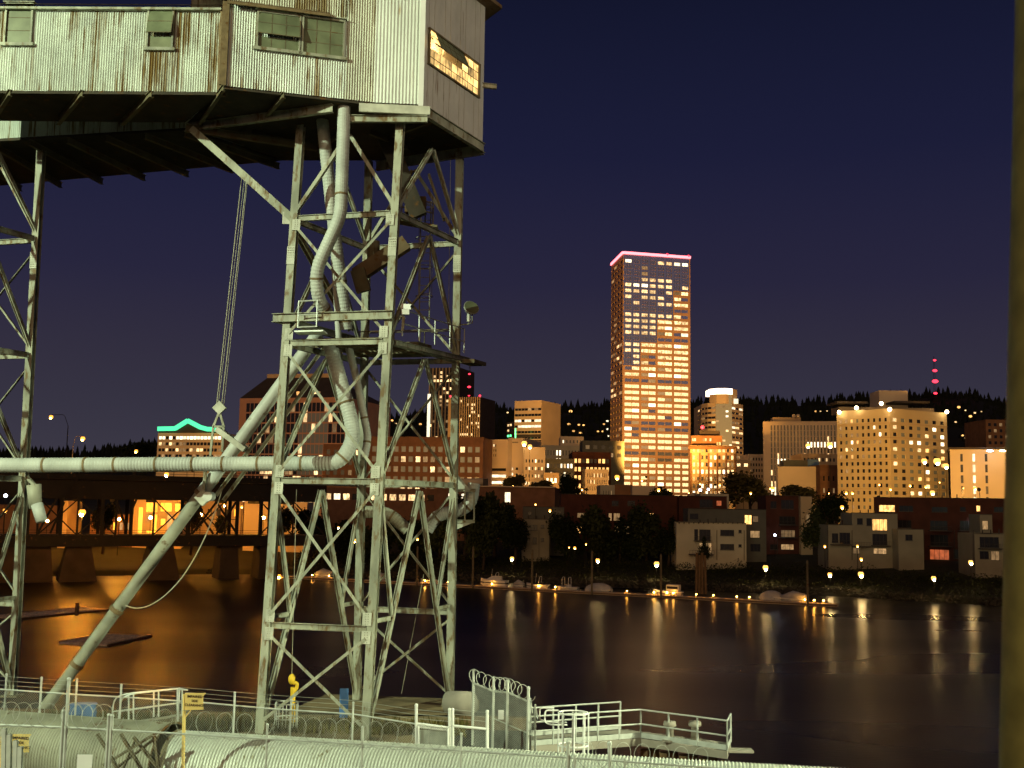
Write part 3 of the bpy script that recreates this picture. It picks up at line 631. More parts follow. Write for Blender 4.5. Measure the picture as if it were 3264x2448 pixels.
def make_tower():
    t = thing('gantry_tower', 'tall pale steel lattice tower carrying the headhouse over the wharf', 'tower', L0.lerp(LEG['R'][0], .5))
    for k in 'LMRB':
        b = MB(); b.ibeam(leg(k, ZW), leg(k, ZT), .31, .28, .035, up=NF); b.build('column', 'steel', t)
        b = MB(); b.box(leg(k, ZW) + V((0, 0, .04)), (.7, .7, .08)); b.build('base_plate', 'steel_dark', t)
    def member(p, q, w, h, name, up, m='steel', cut=.2, kind='i'):
        d = (q - p).normalized(); p, q = p + d * cut, q - d * cut
        b = MB()
        if kind == 'i': b.ibeam(p, q, w, h, .022, up)
        else: b.angle(p, q, w, .022, up)
        return b.build(name, m, t)
    def gusset(p, n, sx, sz, side, rows=3):
        """Riveted plate in the plane with normal n."""
        x = V((0, 0, 1)).cross(n).normalized(); y = n.cross(x).normalized(); ax = (x, n, y)
        c = p + x * side * sx * .45
        b = MB(); b.box(c + n * .175, (sx, .018, sz), ax); g = b.build('gusset_plate', 'plate', t)
        b = MB()
        for i in range(rows):
            for j in range(5): b.sphere(c + n * .186 + x * (i - (rows - 1) / 2) * sx * .28 + y * (j - 2) * sz * .19, .02, 5, 4)
        b.build('rivets', 'steel', g, kind='stuff')
    faces = (('L', 'M', NF, 'x'), ('M', 'R', NR, 'v'), ('B', 'R', -NF, 'x'), ('L', 'B', -NR, 'v'))
    for a, b_, n, style in faces:
        front = 1 if (a, b_) in (('L', 'M'), ('M', 'R')) else 0
        for z in (H1, H3, H4, H5):
            if z == H5 and style == 'v': continue
            member(leg(a, z) + n * .06, leg(b_, z) + n * .06, .16, .23, 'girder', (0, 0, 1))
        lv = [ZT - .3, H1, H3, H4, H5, ZW + .2]
        for i in range(5):
            zt, zb = lv[i] - .22, lv[i + 1] + .22
            if style == 'x' and i > 0:
                member(leg(a, zt) + n * .1, leg(b_, zb) + n * .1, .11, .11, 'brace', n, kind='a')
                member(leg(b_, zt) + n * .14, leg(a, zb) + n * .14, .11, .11, 'brace', n, kind='a')
                if front:
                    for k, s in ((a, 1), (b_, -1)):
                        for z in (lv[i] - .3, lv[i + 1] + .35):
                            if z < ZT - 1 and z > ZW + 1: gusset(leg(k, z), n, .34, .46, s * (1 if front else -1), 2)
            elif style == 'x' or i < 3:
                ap = (leg(a, zt) + leg(b_, zt)) / 2
                for k in (a, b_): member(ap + n * .05, leg(k, zb) + n * .05, .145, .15, 'brace', n, cut=.1)
            elif i == 3:
                ap = (leg(a, zt) + leg(b_, zt)) / 2
                for k, s in ((a, 1), (b_, -1)):
                    ft = leg(k, ZW + .1); member(ap + n * .02, ft, .17, .18, 'leg_strut', n, cut=.1)
                    nd = ap.lerp(ft, .545)
                    member(leg(k, H4 - .3) + n * .03, nd, .14, .14, 'brace', n, cut=.05)
                    kz = nd.z
                    member(leg(k, kz), nd, .14, .16, 'girder', (0, 0, 1), cut=.05)
    for k, px, py in (('L', 937, 812), ('M', 1260, 790), ('R', 1458, 860)):
        z = zl(px, py) if k != 'R' else Pp(px, py, M0, NR).z
        p = leg(k, z); x = V((0, 0, 1)).cross(NF).normalized()
        b = MB(); b.box(p + NF * .160, (.33, .02, .75), (x, NF, (LEG[k][1] - LEG[k][0]).normalized())); g = b.build('splice_plate', 'plate', t)
        b = MB()
        for i in range(4):
            for j in range(7): b.sphere(p + NF * .172 + x * (i - 1.5) * .075 + V((0, 0, (j - 3) * .1)), .02, 5, 4)
        b.build('rivets', 'steel', g, kind='stuff')
    return t
tower = make_tower()
# long knee brace out to the gallery corner
kb = thing('knee_brace', 'long diagonal steel knee brace from tower column up to the gallery corner', 'brace', leg('L', H1))
b = MB(); P0, P1 = Pz(612, 412, ZF - .5), leg('L', H1 - .05) + V((0, .1, 0)); b.ibeam(P0, P1, .3, .3, .03, NF); b.build('beam', 'steel', kb)
b = MB(); b.box(P1 + V((-.25, -.1, .1)), (.5, .03, .5)); b.build('end_plate', 'plate', kb)
b = MB(); b.ibeam(leg('L', H1 - .4) + V((0, .3, 0)), leg('L', H1 - .4).lerp(leg('B', H3 + .4), .8), .22, .22, .02, NR); b.build('lower_beam', 'steel_dark', kb)
# second tower, mostly past the left edge of the picture
DT = V((-18.75, 0.6, 0))
copy_tree(tower, DT, 'second steel lattice tower cut off by the left edge of the picture')

# ---- platform at mid height
FR = leg('M', H2) - leg('L', H2)
pf = thing('service_platform', 'grated service platform with railings halfway up the steel tower', 'platform', leg('L', H3))
b = MB(); b.ibeam(leg('L', H2) + NF * .22 - FR * .13, leg('M', H2) + NF * .22 + FR * .04, .24, .34, .025); b.build('front_beam', 'steel', pf)
b = MB(); b.ibeam(leg('L', H2) - FR * .1 + NF * .1, leg('B', H2) - FR * .1, .2, .3, .025); b.build('side_beam', 'steel', pf)
gx, gy = FR.normalized(), (leg('R', H3) - leg('M', H3)).normalized()
o0 = leg('L', H3) + V((0, 0, .18))
for i in range(18):
    p = o0 + gx * (.2 + i * .21)
    b = MB(); b.bar(p + gy * .3, p + gy * 5.2, .05, .05); b.build('grating_bar', 'steel_dark', pf)
for k in range(4):
    b = MB(); b.bar(o0 + gy * (.5 + k * 1.5), o0 + gy * (.5 + k * 1.5) + gx * 3.9, .1, .14); b.build('joist', 'steel_dark', pf)
for p, q, up in ((Pp(963, 968, L0, NF) + NF * .35, Pp(1022, 965, L0, NF) + NF * .35, 1.05), ):
    for e in (p, q):
        b = MB(); b.tube([e + V((0, 0, .02)), e - V((0, 0, up))], .03, 6); b.build('rail_post', 'galv', pf)
    for z in (0, -.55, -1.03):
        b = MB(); b.tube([p + V((0, 0, z)), q + V((0, 0, z))], .028, 6); b.build('rail', 'galv', pf)
b = MB(); b.box(Pp(1000, 1066, L0, NF) + NF * .3, (1.2, .5, .06), (gx, NF, V((0, 0, 1)))); b.build('step_plate', 'galv', pf)
# right-hand railing beyond the tower
q0 = leg('M', H3) + gy * .6 + gx * .25 + V((0, 0, .3)); q1 = leg('R', H3) + gx * .45 + gy * -.2 + V((0, 0, .3))
for i in range(5):
    p = q0.lerp(q1, i / 4); b = MB(); b.tube([p, p + V((0, 0, 1.05))], .028, 6); b.build('rail_post', 'galv', pf)
for z in (.5, 1.05):
    b = MB(); b.tube([q0 + V((0, 0, z)), q1 + V((0, 0, z))], .026, 6); b.build('rail', 'galv', pf)
for s in (0.1, .5):
    a, c = leg('B', H3) + gy * (-s) + V((0, 0, .3)), leg('R', H3) + gy * (-s) + V((0, 0, .3))
    for i in range(4):
        p = a.lerp(c, i / 3.); b = MB(); b.tube([p, p + V((0, 0, 1.0))], .026, 6); b.build('rail_post', 'steel_dark', pf)
    b = MB(); b.tube([a + V((0, 0, 1)), c + V((0, 0, 1))], .026, 6); b.build('rail', 'steel_dark', pf)
b = MB(); b.box(leg('B', H3).lerp(leg('R', H3), .5) + gy * -1.2 + V((0, 0, .35)), (2.6, 1.2, .5), (gx, gy, V((0, 0, 1)))); b.build('drive_housing', 'steel_dark', pf)
b = MB(); b.ibeam(leg('M', H3) + gx * .15 + gy * .3, leg('R', H3) + gx * .6, .16, .2, .02); b.build('edge_beam', 'steel', pf)
b = MB(); b.box(leg('R', H3) + gx * .75 + V((0, 0, -.1)), (.7, 1.2, .16), (gx, gy, V((0, 0, 1)))); b.build('corner_deck', 'steel_dark', pf)

# ---- ducts
def duct(name, label, pts, r, m='duct', rib=.13, bands=(), group=None, n=20, fil=.5, flange=None):
    p = resample(fillet(pts, fil, 7), rib / 2)
    t = thing(name, label, 'duct', p[0], group)
    b = MB(); b.tube(p, [r * (1.045 if i % 2 else 1.0) for i in range(len(p))], n); b.build('pipe', m, t, smooth=False)
    for f in bands:
        i = min(len(p) - 2, int(f * (len(p) - 1))); d = (p[i + 1] - p[i]).normalized()
        b = MB(); b.tube([p[i] - d * .04, p[i] + d * .04], r * 1.09, n); b.build('joint_band', 'band', t, smooth=False)
    return t
duct('grain_downpipe', 'pale ribbed round downpipe with a kinked lower end in front of the tower top', [PY(1097, 300, 41.5), PY(1097, 345, 41.5), PY(1086, 690, 40.9), PY(1008, 858, 41.4), PY(1012, 950, 41.7), PY(1045, 1000, 42.4)], .245, bands=(.02, .46, .82, .97))
duct('grain_downpipe', 'straight ribbed round downpipe left of the kinked one, top still in shadow', [PY(1020, 310, 43.0), PY(1060, 690, 43.6), PY(1093, 950, 44.2), PY(1104, 1050, 44.4)], .245, bands=(.8, .97))
mainduct = duct('main_grain_duct', 'long horizontal grain duct crossing to the tower and turning up in an elbow', [PY(-420, 1476, 44.6), PY(30, 1483, 44.2), PY(1085, 1477, 43.6), PY(1128, 1400, 43.7), PY(1118, 1330, 43.8), PY(1052, 1100, 44.0)], .29, bands=(.3, .37, .42, .49, .55, .60, .66, .73, .80, .9), n=24, fil=.75)
duct('slim_side_duct', 'slim grey duct beside the big elbow inside the tower', [PY(1110, 1100, 44.6), PY(1136, 1205, 44.6), PY(1162, 1336, 44.6), PY(1174, 1395, 44.6), PY(1160, 1462, 44.3)], .155, bands=(.6, .85), m='duct')
duct('thin_vertical_duct', 'thin bluish pipe dropping behind the kinked downpipe', [PY(1058, 720, 44.8), PY(1075, 1000, 44.9), PY(1085, 1180, 45.0)], .12, m='duct', rib=.4)
duct('curved_dust_duct', 'curved dust duct with elbows behind the lower tower columns', [PY(1165, 1632, 47.6), PY(1235, 1632, 47.6), PY(1300, 1690, 47.6)], .26, m='duct_old', bands=(.3, .6))
duct('elbow_duct', 'big bent duct elbow hung on the bracket right of the tower', [PY(1361, 1690, 48.0), PY(1395, 1640, 48.0), PY(1470, 1628, 47.9), PY(1503, 1600, 47.9), PY(1511, 1540, 47.9)], .27, m='duct', bands=(.25, .7))
b = MB()
ch = thing('enclosed_chute', 'dark boxed grain chute slanting down under the headhouse', 'chute', PY(1228, 420, 45.2))
b = MB(); b.bar(PY(1222, 415, 45.2), PY(1335, 690, 45.6), .72, .6, up=(0, 1, 0)); b.build('casing', 'under', ch)
b = MB(); b.bar(PY(1368, 560, 45.0), PY(1415, 700, 45.2), .1, .9, up=(0, 1, 0)); b.build('side_rail', 'steel_dark', ch)
ch = thing('transfer_chute', 'rusty transfer chute sloping left inside the upper tower', 'chute', PY(1281, 775, 45.6))
b = MB(); b.bar(PY(1295, 775, 45.6), PY(1135, 880, 45.4), .62, .55, up=(0, 1, 0)); b.build('casing', 'roof', ch)
b = MB(); b.bar(PY(1140, 860, 45.2), PY(1160, 930, 45.3), .6, .5, up=(0, 1, 0)); b.build('outlet', 'steel_dark', ch)
cw = thing('chute_catwalk', 'small rusty catwalk with rails beside the slanting chute', 'catwalk', PY(1320, 730, 46.2))
for k in range(6):
    p = PY(1255 + k * 25, 690 + k * 5, 46.2); b = MB(); b.tube([p, p + V((0, 0, .95))], .03, 6); b.build('rail_post', 'steel_dark', cw)
for z in (.5, .95):
    b = MB(); b.tube([PY(1255, 690, 46.2) + V((0, 0, z)), PY(1380, 715, 46.2) + V((0, 0, z))], .03, 6); b.build('rail', 'steel_dark', cw)
b = MB(); b.bar(PY(1245, 700, 46.3), PY(1395, 728, 46.3), .8, .1); b.build('deck', 'steel_dark', cw)
b = MB(); b.box(PY(1325, 655, 46.1), (.9, .5, .7)); b.build('gear_box', 'roof', cw)
b = MB(); b.tube([PY(1190, 770, 45.8), PY(1190, 850, 45.8)], .28, 10); b.build('motor', 'steel_dark', cw)
# bracket at the right foot of the middle storey
br = thing('duct_bracket', 'triangular steel bracket frame holding the bent duct beside the tower', 'bracket', leg('R', H4))
pr = leg('R', H4 + .3)
def tri(a, b_, c, t, m, name):
    mb = MB(); n_ = (b_ - a).cross(c - a).normalized() * t
    mb.add([a - n_, b_ - n_, c - n_, a + n_, b_ + n_, c + n_], [(2, 1, 0), (3, 4, 5), (0, 1, 4, 3), (1, 2, 5, 4), (2, 0, 3, 5)]); return mb.build(name, m, br)
tri(PY(1456, 1510, 47.4), PY(1456, 1562, 47.4), PY(1500, 1562, 47.4), .015, 'plate', 'gusset_plate')
tri(PY(1450, 1668, 47.4), PY(1450, 1690, 47.4), PY(1510, 1665, 47.4), .015, 'plate', 'gusset_plate')
b = MB(); b.ibeam(PY(1445, 1563, 47.4), PY(1516, 1563, 47.4), .14, .14, .02); b.build('arm', 'steel', br)
b = MB(); b.ibeam(PY(1445, 1662, 47.4), PY(1513, 1662, 47.4), .14, .14, .02); b.build('arm', 'steel', br)
for x in (1482, 1511): b = MB(); b.bar(PY(x, 1566, 47.4), PY(x, 1660, 47.4), .07, .07); b.build('hanger', 'steel', br)

# ---- loading spout with its carrier rail and hoist
sp = thing('loading_spout', 'long round ship loading spout slanting from the tower down to the river', 'spout', PY(120, 2290, 46.4))
S0, S1 = PY(1015, 1062, 45.6), PY(118, 2292, 46.6)
b = MB(); b.tube(resample([S0, S0.lerp(S1, .42)], .4), .275, 20); b.build('upper_pipe', 'duct', sp, smooth=True)
b = MB(); b.tube(resample([S0.lerp(S1, .38), S1], .4), .255, 20); b.build('lower_pipe', 'duct_old', sp, smooth=True)
for f in (.42, .72, .86):
    c = S0.lerp(S1, f); dd = (S1 - S0).normalized(); b = MB(); b.tube([c - dd * .09, c + dd * .09], .31, 20); b.build('clamp_ring', 'band', sp)
off = V((.42, 0, -.42)) * .95
for k, o2 in enumerate((V((0, 0, 0)), V((.26, .25, -.2)))):
    b = MB(); b.ibeam(S0 + off + o2, S0.lerp(S1, .40) + off + o2, .16, .16, .02, up=(1, 0, 1)); b.build('carrier_rail', 'steel', sp)
for f in (.06, .12, .17, .22, .27):
    c = S0.lerp(S1, f) + off; b = MB(); b.box(c, (.5, .3, .05), ((S1 - S0).normalized(), V((0, 1, 0)), V((.7, 0, .7)).normalized())); b.build('tie_plate', 'steel', sp)
c = S0.lerp(S1, .29)
ddn = (S1 - S0).normalized(); pn = V((-ddn.z, 0, ddn.x)).normalized()
b = MB(); b.box(c + pn * -.3, (.22, .75, 1.5), (ddn, V((0, 1, 0)), pn)); b.build('saddle_clamp', 'plate', sp)
hb = PY(648, 1586, 45.6); b = MB(); b.box(hb, (.5, .3, .5), (V((.7, 0, .7)), V((0, 1, 0)), V((-.7, 0, .7)))); b.build('hinge_block', 'plate', sp)
b = MB(); b.tube([hb + V((.25, -.3, .05)), hb + V((.25, .3, .05))], .2, 14); b.build('pulley', 'galv', sp)
b = MB(); b.bar(hb, PY(655, 1500, 45.6), .12, .12); b.build('hanger', 'steel', sp)
ho = thing('hoist_cable', 'twin hoist cables and hook block hanging from the gallery to the spout', 'hoist', PY(700, 1300, 45.9))
for x0, x1 in ((772, 690), (781, 695), (788, 706), (791, 713)):
    b = MB(); b.tube([PY(x0, 555, 45.9), PY(x1, 1298, 45.9)], .022 if x0 in (772, 788) else .012, 5); b.build('cable', 'rope', ho)
b = MB(); b.box(PY(700, 1300, 45.9), (.42, .18, .42), (V((.7, 0, .7)), V((0, 1, 0)), V((-.7, 0, .7)))); b.build('hook_block', 'plate', ho)
for x0, y0, x1, y1 in ((700, 1312, 680, 1360), (700, 1312, 714, 1360), (680, 1360, 670, 1455), (713, 1360, 708, 1440), (680, 1360, 714, 1360)):
    b = MB(); b.bar(PY(x0, y0, 45.9), PY(x1, y1, 45.9), .09, .09); b.build('sling_link', 'steel', ho)
pts = [PY(x, y, 46.0) for x, y in ((712, 1545), (690, 1620), (660, 1700), (620, 1780), (575, 1850), (520, 1905), (470, 1935), (430, 1940), (400, 1930))]
b = MB(); b.tube(fillet(pts, 1.0, 3), .025, 5); solo(b, 'slack_rope', 'rope', 'slack rope hanging in a curve under the loading spout', 'rope')
for lab, a, c, y0, y1, Y in (('thin steel guy wire dropping inside the lower tower to the yellow post', 945, 930, 1560, 2160, 46.5), ('thin slanting wire at the right inside the lower tower', 1351, 1280, 1830, 2210, 47.5), ('thin wire hanging under the tower head at right', 1436, 1430, 500, 1000, 48.2)):
    b = MB(); b.tube([PY(a, y0, Y), PY(c, y1, Y)], .012, 5); solo(b, 'guy_wire', 'rope', lab, 'wire')

# ---- caged ladder on the rear of the tower
ld = thing('caged_ladder', 'rusty caged ladder climbing the rear of the upper tower', 'ladder', PY(1350, 1040, 47.0))
for x in (1336, 1368):
    b = MB(); b.tube([PY(x + 6, 640, 47.2), PY(x, 1035, 47.2)], .03, 6); b.build('stile', 'steel', ld)
for i in range(15):
    y = 650 + i * 26; b = MB(); b.tube([PY(1341 - i * .4, y, 47.2), PY(1373 - i * .4, y, 47.2)], .016, 5); b.build('rung', 'steel', ld)
for y in (660, 760, 850, 945):
    c = PY(1352, y, 47.6); b = MB(); b.tube([c + V((.38 * math.cos(a * .524), .38 * math.sin(a * .524), 0)) for a in range(13)], .02, 5, cap=False); b.build('cage_hoop', 'steel', ld)
for a in (0, 2, 4):
    ang = a * 1.05; b = MB(); b.tube([PY(1352, 660, 47.6) + V((.38 * math.cos(ang), .38 * math.sin(ang), 0)), PY(1349, 945, 47.6) + V((.38 * math.cos(ang), .38 * math.sin(ang), 0))], .014, 5); b.build('cage_bar', 'steel', ld)
# ---- floodlight on a stalk, and camera
fl = thing('tower_floodlight', 'unlit round floodlight on a short stalk at the right side of the tower', 'floodlight', PY(1490, 1045, 46.6))
c = PY(1500, 985, 46.6)
b = MB()
axd = V((.35, -.8, .5)).normalized()
b.tube([c - axd * .16, c - axd * .1, c + axd * .04, c + axd * .12], [.1, .24, .34, .35], 16); b.build('reflector', 'galv', fl)
b = MB(); b.tube([c + axd * .125, c + axd * .14], .33, 16); b.build('lens', 'glass_old', fl)
b = MB(); b.tube([c + V((-.08, .1, -.15)), c + V((-.08, .1, -.55))], .09, 10); b.build('ballast', 'galv', fl)
b = MB(); b.tube([c + V((-.08, .1, -.55)), c + V((-.08, .1, -.66)), c + V((-.62, 0, -.72))], .03, 6); b.build('arm', 'steel', fl)
b = MB(); b.tube([c + V((.08, .1, -.1)), c + V((.08, .1, -.6)), c + V((-.1, .1, -.64))], .025, 6); b.build('yoke', 'steel', fl)
sc_ = thing('security_camera', 'white box security camera on a post beside the tower platform', 'camera', PY(1293, 1010, 41.6))
b = MB(); b.box(PY(1298, 978, 41.6), (.42, .2, .2), (V((.9, -.3, -.12)).normalized(), V((.3, .9, 0)).normalized(), V((.1, 0, 1)).normalized())); b.build('housing', 'white', sc_)
b = MB(); b.tube([PY(1312, 977, 41.5), PY(1315, 978, 41.45)], .07, 10); b.build('lens', 'boat_dark', sc_)
b = MB(); b.box(PY(1293, 995, 41.6), (.3, .22, .2)); b.build('mount', 'white', sc_)
b = MB(); b.bar(PY(1287, 1010, 41.6), PY(1283, 1055, 41.6), .1, .1); b.build('bracket', 'steel', sc_)

# ================================================================== WHARF FURNITURE
# ---- corrugated conveyor tube in the foreground
KL, KR = Pz(540, 2330, 12.3), Pz(2560, 2445, 12.3)
dk = (KR - KL); dk.z = 0; dk.normalize(); nk = V((dk.y, -dk.x, 0))
def cover(name, label, A, B, rad, m):
    t = thing(name, label, 'conveyor', A - V((0, 0, 1.9)))
    d = (B - A).normalized(); n_ = V((d.y, -d.x, 0)); L = (B - A).length; nseg = int(L / .095) * 4; na = 18
    ctr = A - V((0, 0, rad)) ; mb = MB()
    for i in range(nseg + 1):
        r = rad + .02 * math.sin(i * math.pi / 2); p = ctr + d * (L * i / nseg)
        for k in range(na + 1):
            a = R(-35 + 250 * k / na); q = p + n_ * (r * math.cos(a)) + V((0, 0, r * math.sin(a))); mb.v.append(tuple(q))
    for i in range(nseg):
        for k in range(na):
            a = i * (na + 1) + k; mb.f.append((a, a + na + 1, a + na + 2, a + 1)); mb.m.append(0)
    mb.build('corrugated_shell', m, t, smooth=True)
    for e in (A, B):
        c = e - V((0, 0, rad)); pts = [c + n_ * ((rad + .03) * math.cos(R(-35 + 250 * k / 24))) + V((0, 0, (rad + .03) * math.sin(R(-35 + 250 * k / 24)))) for k in range(25)]
        b = MB(); b.tube(pts, .035, 6); b.build('end_rim', 'steel_dark', t)
    k = 0
    while k * 3 + 1.2 < L:
        p = ctr + d * (1.2 + k * 3)
        for s in (-.7, .7): b = MB(); b.bar(p + n_ * s * rad - V((0, 0, rad * .3)), p + n_ * s * rad - V((0, 0, 1.9 - rad + .02)), .14, .14); b.build('trestle_leg', 'steel', t)
        k += 1
    return t
KM = KL + dk * .25
cover('conveyor_tube', 'bright corrugated steel conveyor tube running across the foreground', KM, KR + dk * 2, 1.15, 'cover')
KB = KL - dk * .25 + V((0, 1.0, -.02)); cover('conveyor_tube', 'duller corrugated conveyor tube at the lower left behind the fence', KB - dk * 13 + V((0, 1.0, 0)), KB, 1.1, 'duct_old')
# cross braced trestle standing in front of the gap
tr = thing('cross_braced_trestle', 'rusty cross-braced steel trestle in front of the duller conveyor tube', 'trestle', Pz(420, 2440, 10.9))
for x0, y0, x1, y1 in ((435, 2352, 390, 2460), (310, 2340, 380, 2460), (385, 2340, 455, 2460), (490, 2345, 508, 2460), (540, 2350, 515, 2460), (425, 2350, 505, 2450), (500, 2350, 370, 2450), (330, 2440, 510, 2330)):
    b = MB(); b.angle(PY(x0, y0, 30.6), PY(x1, y1, 30.4), .07, .015); b.build('brace', 'steel_dark', tr)

def chain_link(parent, A, B, h, z0, cell=.085, r=.0035):
    """Woven wire: crossing diagonal strands between ground and top rail."""
    mb = MB(); d = (B - A); d.z = 0; L = d.length; d.normalize(); n_ = V((d.y, -d.x, 0)); base = V((A.x, A.y, 0))
    zoff = lambda u: A.z + (B.z - A.z) * u / L
    for s in (-1, 1):
        u = -h
        while u < L + h:
            a, b_ = u, u + h * s * -1 if s < 0 else u + h
            ua, ub = (u, u + h) if s > 0 else (u + h, u)
            za, zb_ = 0.0, h
            # clip to [0,L]
            pts = []
            for t in (0, 1):
                pass
            t0, t1 = 0.0, 1.0
            du = ub - ua
            for lim, sg in ((0, 1), (L, -1)):
                f = (lim - ua) / du
                if (ua - lim) * sg < 0: t0 = max(t0, f)
                if (ub - lim) * sg < 0: t1 = min(t1, f)
            if t1 - t0 > .02:
                u0_, u1_ = ua + du * t0, ua + du * t1
                p = base + d * u0_ + V((0, 0, zoff(u0_) + z0 + h * t0)) + n_ * .006 * s; q = base + d * u1_ + V((0, 0, zoff(u1_) + z0 + h * t1)) + n_ * .006 * s
                mb.tube([p, q], r, 3, cap=False)
            u += cell
    return mb.build('chain_link', 'wire', parent, kind='stuff')
def fence(name, label, nodes, h, posts, coil=None, barbs=0, toprail=True, cell=.085, mesh_h=None, rail_r=.03, wr=.0035, postr=.033, over=.35):
    """nodes: rail-top points (world); posts at fractions of the whole; mesh below the rail."""
    t = thing(name, label, 'fence', nodes[0] - V((0, 0, h)))
    for a, b_ in zip(nodes, nodes[1:]):
        if toprail: b = MB(); b.tube([a, b_], rail_r, 6); b.build('top_rail', 'galv', t)
        chain_link(t, a - V((0, 0, h)), b_ - V((0, 0, h)), h - .02, 0, cell, wr)
        for k in range(barbs):
            b = MB(); z = over * (k + 1) / barbs; b.tube([a + V((0, 0, z)), b_ + V((0, 0, z))], .006, 4); b.build('barbed_wire', 'wire', t)
    for p, ex, rr in posts:
        b = MB(); b.tube([p - V((0, 0, h)), p + V((0, 0, ex))], rr, 8); b.sphere(p + V((0, 0, ex)), rr * 1.3, 8, 5); b.build('post', 'galv', t)
    return t
def razor(name, label, A, B, r, turns, w=.009):
    mb = MB(); n = turns * 16; d = (B - A); ax = d.normalized(); n_ = V((ax.y, -ax.x, 0)).normalized(); pts = []
    for i in range(n + 1):
        a = 2 * math.pi * i / 16; pts.append(A + d * (i / n) - n_ * (r * math.cos(a) * .45) + V((0, 0, r * math.sin(a))) + ax * (r * math.cos(a) * .85))
    mb.tube(pts, w, 4); return solo(mb, name, 'wire', label, 'razor wire')
# rear fence in front of the tower
YR = 37.6
rail = [PY(x, y, YR + o_) for x, y, o_ in ((-60, 2193, 1.4), (230, 2213, 1.0), (440, 2225, .8), (650, 2240, .4), (850, 2258, 0), (1130, 2277, -.2), (1328, 2308, -.5))]
hR = [rail[0].z - ZW]
pr = []
for x, yt, yr in ((18, 2150, 2198), (130, 2160, 2206), (243, 2165, 2213), (385, 2183, 2221), (570, 2195, 2233), (747, 2208, 2248), (927, 2232, 2264), (1125, 2240, 2277)):
    i = 0
    o_ = 1.4 if x < 100 else 1.0 if x < 330 else .8 if x < 500 else .4 if x < 700 else 0 if x < 1000 else -.2
    p = PY(x, yr, YR + o_); pr.append((p, PY(x, yt, YR + o_).z - p.z, .036))
fence('chain_link_fence', 'long galvanised chain-link fence with barbed strands at the foot of the tower', rail, 1.55, pr, barbs=3, over=.45)
# gate and panel at its right end
gt = thing('fence_gate', 'white-lit chain-link gate between two tall posts left of the razor-wire corner', 'gate', PY(1376, 2390, 36.6) )
gp = [(1327, 2248, 2410), (1433, 2262, 2410), (1443, 2262, 2410), (1553, 2268, 2420)]
for x, y0, y1 in gp:
    b = MB(); b.tube([PY(x, y1, 36.7), PY(x, y0, 36.7)], .05, 8); b.sphere(PY(x, y0, 36.7), .06, 8, 5); b.build('post', 'white', gt)
for x0, y0, x1, y1 in ((1330, 2307, 1432, 2320), (1446, 2314, 1552, 2324), (1332, 2316, 1430, 2328)):
    b = MB(); b.tube([PY(x0, y0, 36.7), PY(x1, y1, 36.7)], .045, 8); b.build('rail', 'white', gt)
for x in (1334, 1428): b = MB(); b.tube([PY(x, 2318, 36.65), PY(x, 2410, 36.65)], .03, 8); b.build('gate_stile', 'white', gt)
for k in range(3):
    for x0, x1 in ((1327, 1433), (1443, 1553)):
        b = MB(); b.tube([PY(x0, 2290 - 14 * k + 0, 36.7), PY(x1, 2300 - 14 * k, 36.7)], .008, 4); b.build('barbed_wire', 'wire', gt)
ga, gb = PY(1334, 2412, 36.66), PY(1428, 2420, 36.66); chain_link(gt, ga, gb, 1.0, 0, .06, .005)
ga, gb = PY(1446, 2415, 36.7), PY(1552, 2425, 36.7); chain_link(gt, ga, gb, 1.05, 0, .085)
b = MB(); b.box(PY(1381, 2372, 36.75), (1.0, .02, .9)); b.build('sheet_infill', 'galv', gt)
# tall razor-wire corner fence
YC = 38.0
cr = [PY(1506, 2175, YC + 1.2), PY(1573, 2203, YC + .5), PY(1620, 2207, YC), PY(1683, 2235, YC - .6)]
pc = [(PY(1509, 2176, YC + 1.2), .42, .045), (PY(1573, 2203, YC + .5), .45, .045), (PY(1618, 2206, YC), .35, .05), (PY(1684, 2232, YC - .6), .4, .05), ]
cf = fence('corner_fence', 'tall chain-link corner fence with razor coils right of the gate', cr, 2.15, pc, cell=.07, wr=.005, rail_r=.03)
b = MB(); b.box(PY(1597, 2278, YC + .15), (.2, .02, .32)); b.build('notice_plate', 'notice', cf)
b = MB(); b.tube([PY(1574, 2290, YC + .5), PY(1700, 2345, YC - .7)], .022, 6); b.build('mid_rail', 'galv', cf)
for (a, b_, lab) in ((0, 1, 'first'), (1, 2, 'second'), (2, 3, 'third')):
    A_, B_ = cr[a] + V((0, 0, .22)), cr[b_] + V((0, 0, .22))
    razor('razor_coil', {'first': 'loops of razor wire on the far span of the corner fence', 'second': 'loops of razor wire on the middle span of the corner fence', 'third': 'loops of razor wire on the nearest span of the corner fence'}[lab], A_, B_, .26, 3, .013)
rf = thing('return_fence', 'short fence return with angled barb arms behind the corner post', 'fence', PY(1700, 2380, 37.6))
for x, y0 in ((1690, 2225), (1706, 2245)):
    b = MB(); b.tube([PY(x, 2400, 37.8), PY(x, y0, 37.8)], .035, 8); b.build('post', 'galv', rf)
    b = MB(); b.tube([PY(x, y0, 37.8), PY(x + 8, y0 + 48, 37.4)], .02, 6); b.build('barb_arm', 'galv', rf)
chain_link(rf, PY(1686, 2400, 37.8), PY(1708, 2400, 37.6), 1.3, 0, .07, .005)
# concrete pipe stub behind the corner
b = MB(); b.tube([PY(1432, 2238, 41.0), PY(1500, 2242, 40.4)], .42, 20); solo(b, 'mooring_drum', 'concrete', 'stubby pale drum lying behind the gate by the tower column', 'drum', smooth=True)

